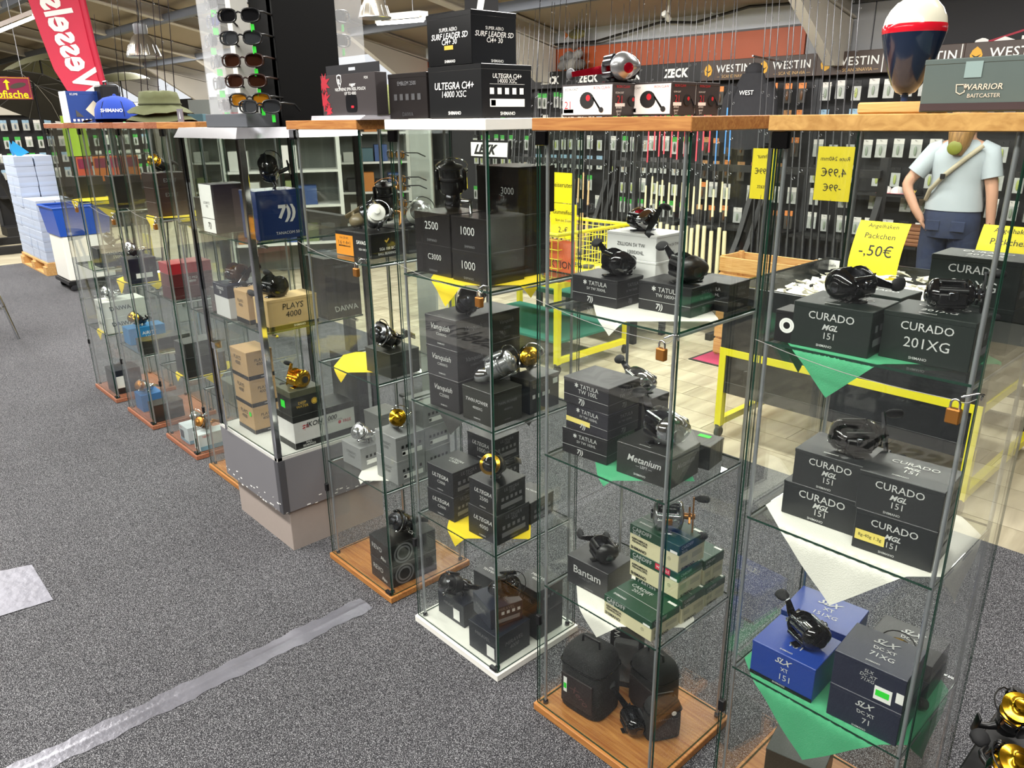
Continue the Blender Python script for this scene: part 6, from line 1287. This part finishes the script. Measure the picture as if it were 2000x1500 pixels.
# ---------------------------------------------------------------- lamps
def bell(label, p, s=1.0, top_z=3.4):
    r = thing('pendant_lamp', label, 'lamp', tuple(p))
    MB().lathe([(.145*s, 0), (.14*s, .03*s), (.115*s, .10*s), (.085*s, .16*s), (.055*s, .19*s)], 28).build('shade', mat('ribbed_aluminium', H('9d978b'), .25, .8), r, smooth=40)
    for k in range(14):
        a = 2*math.pi*k/14; MB().tube([(.146*s*math.cos(a), .146*s*math.sin(a), .01*s), (.118*s*math.cos(a), .118*s*math.sin(a), .1*s)], .004*s, 5).build('rib', SILVER, r)
    MB().lathe([(.05*s, .185*s), (.06*s, .2*s), (.06*s, .27*s), (.05*s, .28*s)], 20).build('ballast', hm('8f9398', .4, .3), r, smooth=40)
    MB().lathe([(.15*s, -.006*s), (.155*s, .0), (.15*s, .006*s)], 28).build('rim', SILVER, r, smooth=40)
    MB().lathe([(.13*s, .004*s), (.13*s, .008*s)], 24).build('glow_disc', mat('warm_lamp_glow', (1, .86, .55), .5, emit=3.0), r)
    MB().tube([(0, 0, .28*s), (.02, 0, .34*s), (0, 0, top_z-p.z)], .006, 6).build('flex', BLACKP, r)
p1 = ay(282, 111, 2.9); bell('bell-shaped pendant lamp with a ribbed shade near the red flag', p1, 1.05, roofz(2.9)-.02)
p2 = ay(732, 35, 3.0); bell('bell-shaped pendant lamp beside the black column', p2, .68, roofz(3.0)-.02)
def tube_lamp(label, a, b):
    r = thing('tube_lamp', label, 'lamp', tuple((a+b)/2)); h = (b-a)/2
    MB().tube([tuple(-h), tuple(h)], .016, 10).build('tube', mat('tube_glow', (1, .97, .93), .4, emit=9.0), r, smooth=60)
    u = h.normalized(); s = u.cross(Vector((0, 0, 1))).normalized()*.05; zz = Vector((0, 0, .03)); z2 = Vector((0, 0, .07))
    MB().add([tuple(q*k+sg*s+z) for q, k in ((h, -1.03), (h, 1.03)) for z in (zz, z2) for sg in (-1, 1)], [(0, 1, 3, 2), (4, 6, 7, 5), (0, 4, 5, 1), (2, 3, 7, 6), (0, 2, 6, 4), (1, 5, 7, 3)]).build('housing', WHITE, r)
    for k in (-.98, .98): MB().box(-.02, .02, -.02, .02, 0, .05, 0, T(h*k)).build('lamp_holder', WHITE, r)
    m = (a+b)/2
    for k in (-.6, .6): q = h*k; MB().tube([(q.x, q.y, q.z+.07), (q.x, q.y, roofz((m+q).y)-m.z-.03)], .004, 5).build('wire', HOOK, r)
tube_lamp('bright fluorescent tube lamp under the roof by the black column', ay(738, 46, 4.4), ay(826, 39, 4.4))
tube_lamp('long fluorescent tube lamp crossing behind the red flag', ax(-60, 84, -9.2), ax(70, 32, -9.2))
# ---------------------------------------------------------------- thin rods leaning behind the far cabinets
for i, (px, tx) in enumerate(((232, 220), (246, 232), (272, 268), (287, 276), (306, 300), (322, 312), (338, 330), (180, 172), (193, 184))):
    a, b = ay(px+8, 245, 2.5), ay(tx, 30, 2.5); d = (b-a).normalized(); q = a-d*1.25; q.z = max(q.z, .0)
    k0 = d.to_track_quat('Z', 'Y').to_matrix().to_4x4(); g = a-d*((a.z-.02)/d.z)
    rr_ = place_rod(2, T(g) @ k0 @ S(1, 1, 1.22)); rr_['label'] = 'thin black rod standing behind the caps and hats'; rr_['group'] = 'thin rods behind the caps'
tag(MB().box(-1.0, 1.0, -.03, .03, 0, .05).build('rod_rail', RB, None, T(-5.4, 2.62, 1.0)), 'dark wooden rail behind the far cabinets that steadies thin rods', 'rail')
for s in (-1, 1): MB().box(s*.95-.03, s*.95+.03, -.03, .03, -1.0, 0).build('rail_post', RB, bpy.data.objects['rod_rail'])
# ---------------------------------------------------------------- pallet with stacked cartons, castor bin, left rod stand
r = thing('pallet', 'light wooden pallet under white-blue cartons', 'pallet', (-10.45, 2.42, 0))
for y in (-.37, 0, .37):
    MB().box(-.6, .6, y-.05, y+.05, 0, .022).build('runner', PINE, r)
    for x in (-.53, 0, .53): MB().box(x-.07, x+.07, y-.05, y+.05, .022, .10).build('block', PINE, r)
for x in (-.53, 0, .53): MB().box(x-.07, x+.07, -.4, .4, .10, .122).build('stringer_board', PINE, r)
for k in range(5): MB().rbox(-.6, .6, -.4+k*.17, -.28+k*.17, .122, .144, .002).build('deck_board', PINE, r)
WBX = mat('white_blue_carton', H('b3bed2'), .5, var=.12, scale=5, stretch=(1, 1, 6)); bxm = MB().rbox(0, .28, 0, .19, 0, .112, .003).mesh('stock_box', WBX)
lidm = MB().box(.0, .28, -.0012, -.0004, .02, .05).mesh('blue_wave', hm('b4c2da', .5)); lid2 = MB().box(.2804, .2812, .0, .19, .02, .05).mesh('blue_wave', hm('b4c2da', .5))
for j, (xo, n) in enumerate(((-.585, 10), (-.295, 10), (-.002, 6), (.29, 6))):
    for q in range(2):
        for k in range(n):
            o = put('stock_box', bxm, None, T(-10.45+xo, 2.42-.385+q*.2, .145+k*.1135) @ RZ(rp.uniform(-1, 1))); tag(o, 'white-blue carton stacked on the pallet', 'box', 'white-blue cartons on the pallet')
            put('blue_wave', lidm, o); put('blue_wave', lid2, o)
for px, py, rz_ in ((80, 287, 0), (58, 302, 60)):
    p = ax(px, py, -10.3); s_ = MB().prism([(-.09, -.05), (0, -.09), (.09, -.03), (.04, .09)], -.002, .002, 0, RY(90) @ RX(0)).build('blue_card', hm('2aa0dc', .5), None, T(-10.6, 2.14, 1.282+.072) @ RZ(rz_)); tag(s_, 'bright blue price card %s the carton stack' % ('standing on' if rz_ == 0 else 'turned aside on'), 'card')
    if rz_: s_.matrix_basis = T(-10.85, 2.12, 1.282+.072) @ RZ(rz_)
r = thing('castor_bin', 'white bin on castors with a blue crate lip', 'bin', (-8.95, 2.18, 0))
MB().rbox(-.24, .24, -.22, .22, .11, .56, .01).build('white_body', WHITE, r); MB().rbox(-.26, .26, -.24, .24, .07, .11, .004).build('dolly', BLACKP, r)
MB().add([(sx*(.25+.03*t), sy*(.23+.03*t), .56+.28*t) for t in (0, 1) for sy in (-1, 1) for sx in (-1, 1)], [(0, 1, 5, 4), (2, 6, 7, 3), (0, 4, 6, 2), (1, 3, 7, 5), (0, 2, 3, 1)]).build('blue_crate', mat('blue_crate', H('1d4fb0'), .4), r)
MB().tube([(-.28, -.26, .84), (.28, -.26, .84), (.28, .26, .84), (-.28, .26, .84), (-.28, -.26, .84)], .012, 6).build('crate_rim', mat('blue_crate', H('1d4fb0'), .4), r)
for sx in (-1, 1):
    for sy in (-1, 1):
        MB().lathe([(.033, -.012), (.036, 0), (.033, .012)], 14, 0, T(sx*.2, sy*.18, .036) @ RY(90)).build('castor', DCHROME, r, smooth=40)
r = thing('rod_stand', 'black A-frame rod stand with cork-grip rods', 'rod stand', (-12.5, 2.2, 0))
for s in (-1, 1):
    MB().rbox(s*.5-.04, s*.5+.04, -.5, .5, 0, .10, .004).build('foot', RB, r)
    for q in (-1, 1): MB().add([(s*.5+k*.03, q*y, z) for k in (-1, 1) for y, z in ((.42, .1), (.34, .1), (.02, 1.12), (.10, 1.12))], [(0, 1, 2, 3), (4, 7, 6, 5), (0, 4, 5, 1), (1, 5, 6, 2), (2, 6, 7, 3), (3, 7, 4, 0)]).build('leg', RB, r)
for q in (-1, 1): MB().rbox(-.55, .55, q*.30-.03, q*.30+.03, .36, .42, .004).build('lower_bar', RB, r)
MB().rbox(-.55, .55, -.06, .06, 1.08, 1.14, .004).build('top_bar', RB, r)
for k in range(9):
    rr_ = place_rod(1, T(-12.95+k*.11, 1.86, .42) @ RX(-17) @ S(1.2, 1.2, .62)); rr_['label'] = 'cork-grip rod leaning on the black A-frame stand'; rr_['group'] = 'rods on the A-frame stand'
# stool
r = thing('bar_stool', 'chrome-legged bar stool with a ring footrest', 'stool', (-7.15, .86, 0))
for k in range(4):
    a = math.pi/4+k*math.pi/2+.4; MB().tube([(.30*math.cos(a), .30*math.sin(a), 0), (.16*math.cos(a), .16*math.sin(a), .74)], .012, 8).build('leg', CHROME, r, smooth=60)
MB().tube([(.25*math.cos(2*math.pi*k/24), .25*math.sin(2*math.pi*k/24), .27) for k in range(25)], .009, 6, cap=False).build('footrest_ring', CHROME, r, smooth=60)
MB().lathe([(.17, .735), (.19, .75), (.19, .78), (.17, .80)], 24).build('seat', BLACKP, r, smooth=40)
# ---------------------------------------------------------------- far racks, signs and umbrellas at the end of the hall
for i, (x, y) in enumerate(((-14.2, 3.0), (-14.2, 4.25), (-14.6, 1.2), (-14.6, -.1))):
    rk_, f = rack('end rack with green and white packs, %s' % ('right of the red arrow sign', 'farther right of the arrow sign', 'left of the A-frame stand', 'far left of the A-frame stand')[i], T(x, y, 0) @ RZ(90), 1.2, hm('b9b4a8', .5), None, 1.75)
    for z in (1.68, 1.44, 1.2, .97):
        for k in range(7):
            kk = (5, 1, 5, 6, 1)[rp.randrange(5)]; hang(kk, T(x+.085+rp.random()*.04, y-.45+k*.15, z) @ RZ(90+rp.uniform(-8, 8)), 'the end racks')
sg_ = ax(12, 172, -11.6); r = thing('arrow_sign', 'purple-red sign with a yellow arrow and yellow lettering', 'sign', tuple(sg_))
PR = mat('purple_red', H('8e1c44'), .6)
MB().box(-.01, .01, -.33, .27, -.13, .13).build('board', PR, r)
MB().tube([(.011, -.315, -.118), (.011, .255, -.118), (.011, .255, .118), (.011, -.315, .118), (.011, -.315, -.118)], .003, 4).build('border', YS, r)
lettering('Raubfische', r, T(.0115, -.035, -.07) @ RZ(90) @ RX(90), width=.52, m=YS, bold=.02)
MB().add([(.0118, y, z) for y, z in ((.0, -.02), (.025, -.02), (.025, .06), (.05, .06), (.0125, .1), (-.025, .06), (0, .06))], [tuple(range(7))]).build('arrow', YS, r)
MB().add([(.0118, .12+.1*math.cos(a)*(1 if math.cos(a) > 0 else .8), .03+.03*math.sin(a)+.02*math.cos(a)) for a in [2*math.pi*k/14 for k in range(14)]], [tuple(range(14))]).build('fish_silhouette', hm('4a4438', .6), r)
for s in (-.25, .2): MB().tube([(0, s, .13), (0, s, roofz(sg_.y+s)-sg_.z-.1)], .004, 5).build('hanger', HOOK, r)
def umbrella(label, p, rad, m, tilt, mast):
    r = thing('fishing_umbrella', label, 'umbrella', M=T(p)); b = MB(); n = 10; vs = []; fs = []
    for i in range(7):
        t = i/6*R_(62)
        for k in range(n*2):
            rr2 = rad*math.sin(t)/math.sin(R_(62))*(1 if k % 2 == 0 else .965); vs.append((rr2*math.cos(math.pi*k/n), rr2*math.sin(math.pi*k/n), rad*.55*(math.cos(t)-math.cos(R_(62)))))
    for i in range(6):
        for k in range(2*n): fs.append((i*2*n+k, (i+1)*2*n+k, (i+1)*2*n+(k+1) % (2*n), i*2*n+(k+1) % (2*n)))
    b.add(vs, fs).build('canopy', m, r, RY(tilt[0]) @ RX(tilt[1]), smooth=30)
    for k in range(n): MB().tube([vs[6*2*n+2*k], vs[3*2*n+2*k], vs[2*k]], .004, 4).build('rib', HOOK, r, RY(tilt[0]) @ RX(tilt[1]) @ T(0, 0, -.01))
    MB().tube([(0, 0, rad*.28), (0, 0, -mast)], .012, 6).build('mast', BLACKP, r)
p = ax(82, 140, -13.0); umbrella('olive fishing umbrella spread high at the end of the hall', p, .62, mat('olive_nylon', H('4d4c33'), .7), (-14, 12), p.z-.02)
p = ax(70, 190, -12.2); umbrella('black fishing umbrella below the olive one', p, .62, mat('black_nylon2', H('17150f'), .6), (-24, -18), p.z-.02)
p = ax(235, 158, -13.5); umbrella('olive mesh shelter top further along the hall', p, .42, mat('olive_nylon', H('4d4c33'), .7), (0, 6), p.z-.02)
# ---------------------------------------------------------------- wall banner, ornament, pennant, camera
r = thing('wall_banner', 'dark banner with a red border line and pale letters', 'banner', tuple(ay(1945, 40, 7.02)))
MB().box(-.52, .6, -.004, .004, -.26, .42).build('cloth', hm('29292c', .8), r); MB().box(-.53, -.515, -.006, .006, -.26, .42).build('red_edge', hm('a51f38', .6), r)
MB().add([(x, -.0055, z) for x, z in ((-.2, -.20), (.6, .02), (.6, .035), (-.2, -.185))], [(0, 1, 2, 3)]).build('red_line', hm('a51f38', .6), r)
lettering('SOM', r, T(.12, -.006, -.21) @ RX(90), width=.5, m=INKW, bold=.03)
p = ay(1122, 150, 6.98); r = thing('perch_ornament', 'mounted striped perch on a pile of grey stones', 'ornament', (p.x, 6.98, 2.136))
rs = random.Random(4)
for k, (x, z, s) in enumerate(((-.16, .06, .075), (-.03, .06, .085), (.10, .055, .07), (-.09, .15, .07), (.04, .16, .065), (0, .25, .05), (-.18, .13, .04))):
    MB().ball((0, 0, 0), s, 7, 0, (1.15, .8, .75)).build('stone', hm(('6f6d6b', '8c8984', '5c5652')[k % 3], .8), r, T(x, rs.uniform(-.02, .02), z) @ RY(rs.uniform(-30, 30)), smooth=30)
MB().ball((.03, 0, .37), 1, 12, 0, (.13, .03, .05)).build('perch_body', hm('7a7440', .4), r, smooth=60)
for k in range(5): MB().tube([(-.04+k*.035, -.031*math.cos((k-2)*.3), .40), (-.038+k*.035, -.03*math.cos((k-2)*.3), .355)], .005, 5).build('stripe', BLACKP, r)
MB().prism([(-.10, .37), (-.17, .42), (-.15, .37), (-.17, .32)], -.004, .004, 0, RX(90)).build('tail_fin', hm('b8652c', .5), r); MB().prism([(-.04, .41), (.02, .46), (.08, .415)], -.003, .003, 0, RX(90)).build('dorsal_fin', hm('55522c', .5), r)
MB().tube([(0, 0, .29), (.02, 0, .35)], .006, 5).build('wire_post', HOOK, r)
p = ay(940, 18, 4.2); r = thing('pennant', 'black pennant with a white mark hanging under the roof', 'pennant', (p.x, p.y, p.z-.02))
MB().box(-.19, .19, -.003, .003, -.03, .5).build('cloth', hm('0e0e12', .8), r); MB().add([(x, -.0045, z) for x, z in ((-.05, .02), (.02, .0), (.06, .12), (0, .18))], [(0, 1, 2, 3)]).build('white_mark', INKW, r); MB().tube([(0, 0, .5), (0, 0, roofz(p.y)-p.z+.02)], .005, 5).build('cord', HOOK, r)
p = ay(1302, 32, 6.4); r = thing('security_camera', 'small white security camera under the roof', 'camera', tuple(p))
MB().lathe([(.025, -.05), (.028, 0), (.028, .05), (.02, .055)], 14, 0, RX(60)).build('housing', WHITE, r, smooth=40); MB().lathe([(.016, 0), (.016, .004)], 12, 0, T(0, -.045, -.026) @ RX(60)).build('lens', BLACKP, r); MB().tube([(0, .02, .03), (0, .04, roofz(p.y)-p.z)], .010, 8).build('arm', WHITE, r)
# ---------------------------------------------------------------- golden reels on a low plinth beside the chipped-top cabinet
pl = thing('reel_plinth', 'low dark plinth beside the chipped-top cabinet', 'plinth', (-.11, 1.60, 0))
MB().rbox(-.17, .17, -.2, .2, .03, .40, .004).build('plinth_body', RB, pl); MB().rbox(-.16, .16, -.19, .19, 0, .03, .002).build('plinth_foot', BLACKP, pl)
for i, (px, py, z, lab) in enumerate(((1990, 1352, .46, 'black spinning reel with a golden spool, rear one on the low plinth'), (1966, 1450, .46, 'black spinning reel with a golden spool, front one on the low plinth'))):
    p = az(px, py, .53); spinning(lab, T(p.x, p.y, .452) @ RZ(200+i*25) @ RX(-90), 1.05, BLACKP, GLOSSB, GOLD, BLACKP, line=BLACKP, ring=GOLD)

# ---------------------------------------------------------------- more stock near the pallet
r = thing('wire_stand', 'wire display stand between the pallet and the far cabinets', 'display stand', (-9.3, 2.75, 0))
MB().tube([(0, 0, 0), (0, 0, 1.75)], .015, 8).build('post', HOOK, r); MB().lathe([(.22, 0), (.22, .02), (.03, .03)], 20).build('foot', BLACKP, r)
for z in (1.7, 1.3): MB().tube([(0, -.45, z), (0, .45, z)], .008, 6).build('cross_bar', HOOK, r)
for k in range(4):
    o = MB().rbox(-.012, .012, -.07, .07, -.26, 0, .006).build('bait_bag', hm('d9772e' if k % 2 else 'c4553a', .4), None, T(-9.285, 2.44+k*.16, 1.29)); tag(o, '%s bait bag hanging from the wire stand' % ('orange' if k % 2 else 'red-orange'), 'bag', '%s bait bags on the wire stand' % ('orange' if k % 2 else 'red-orange'))
    MB().box(.0125, .0132, -.06, .06, -.12, -.02).build('bag_header', hm('8a1c44', .5), o)
p = ax(150, 280, -9.28); o = MB().box(-.003, .003, -.11, .11, -.2, .2).build('poster', hm('a8cf3a', .6), None, T(-9.28, p.y, 1.5)); tag(o, 'lime green poster hanging from the wire stand', 'poster'); lettering('NEU', o, T(.004, 0, .14) @ RZ(90) @ RX(90), width=.16, m=INKB)
p = ay(288, 478, 3.2); r = thing('price_sign', 'yellow price board seen through the far cabinets', 'sign', tuple(p)); MB().box(-.17, .17, -.004, .004, -.13, .13).build('card', YSD, r); lettering('AKTION', r, T(0, -.005, 0) @ RX(90), width=.26, m=INKB); MB().tube([(0, .01, -.13), (0, .01, -p.z)], .008, 6).build('stem', HOOK, r); MB().lathe([(.12, 0), (.12, .015), (.02, .02)], 16, 0, T(0, .01, -p.z)).build('foot', RB, r)
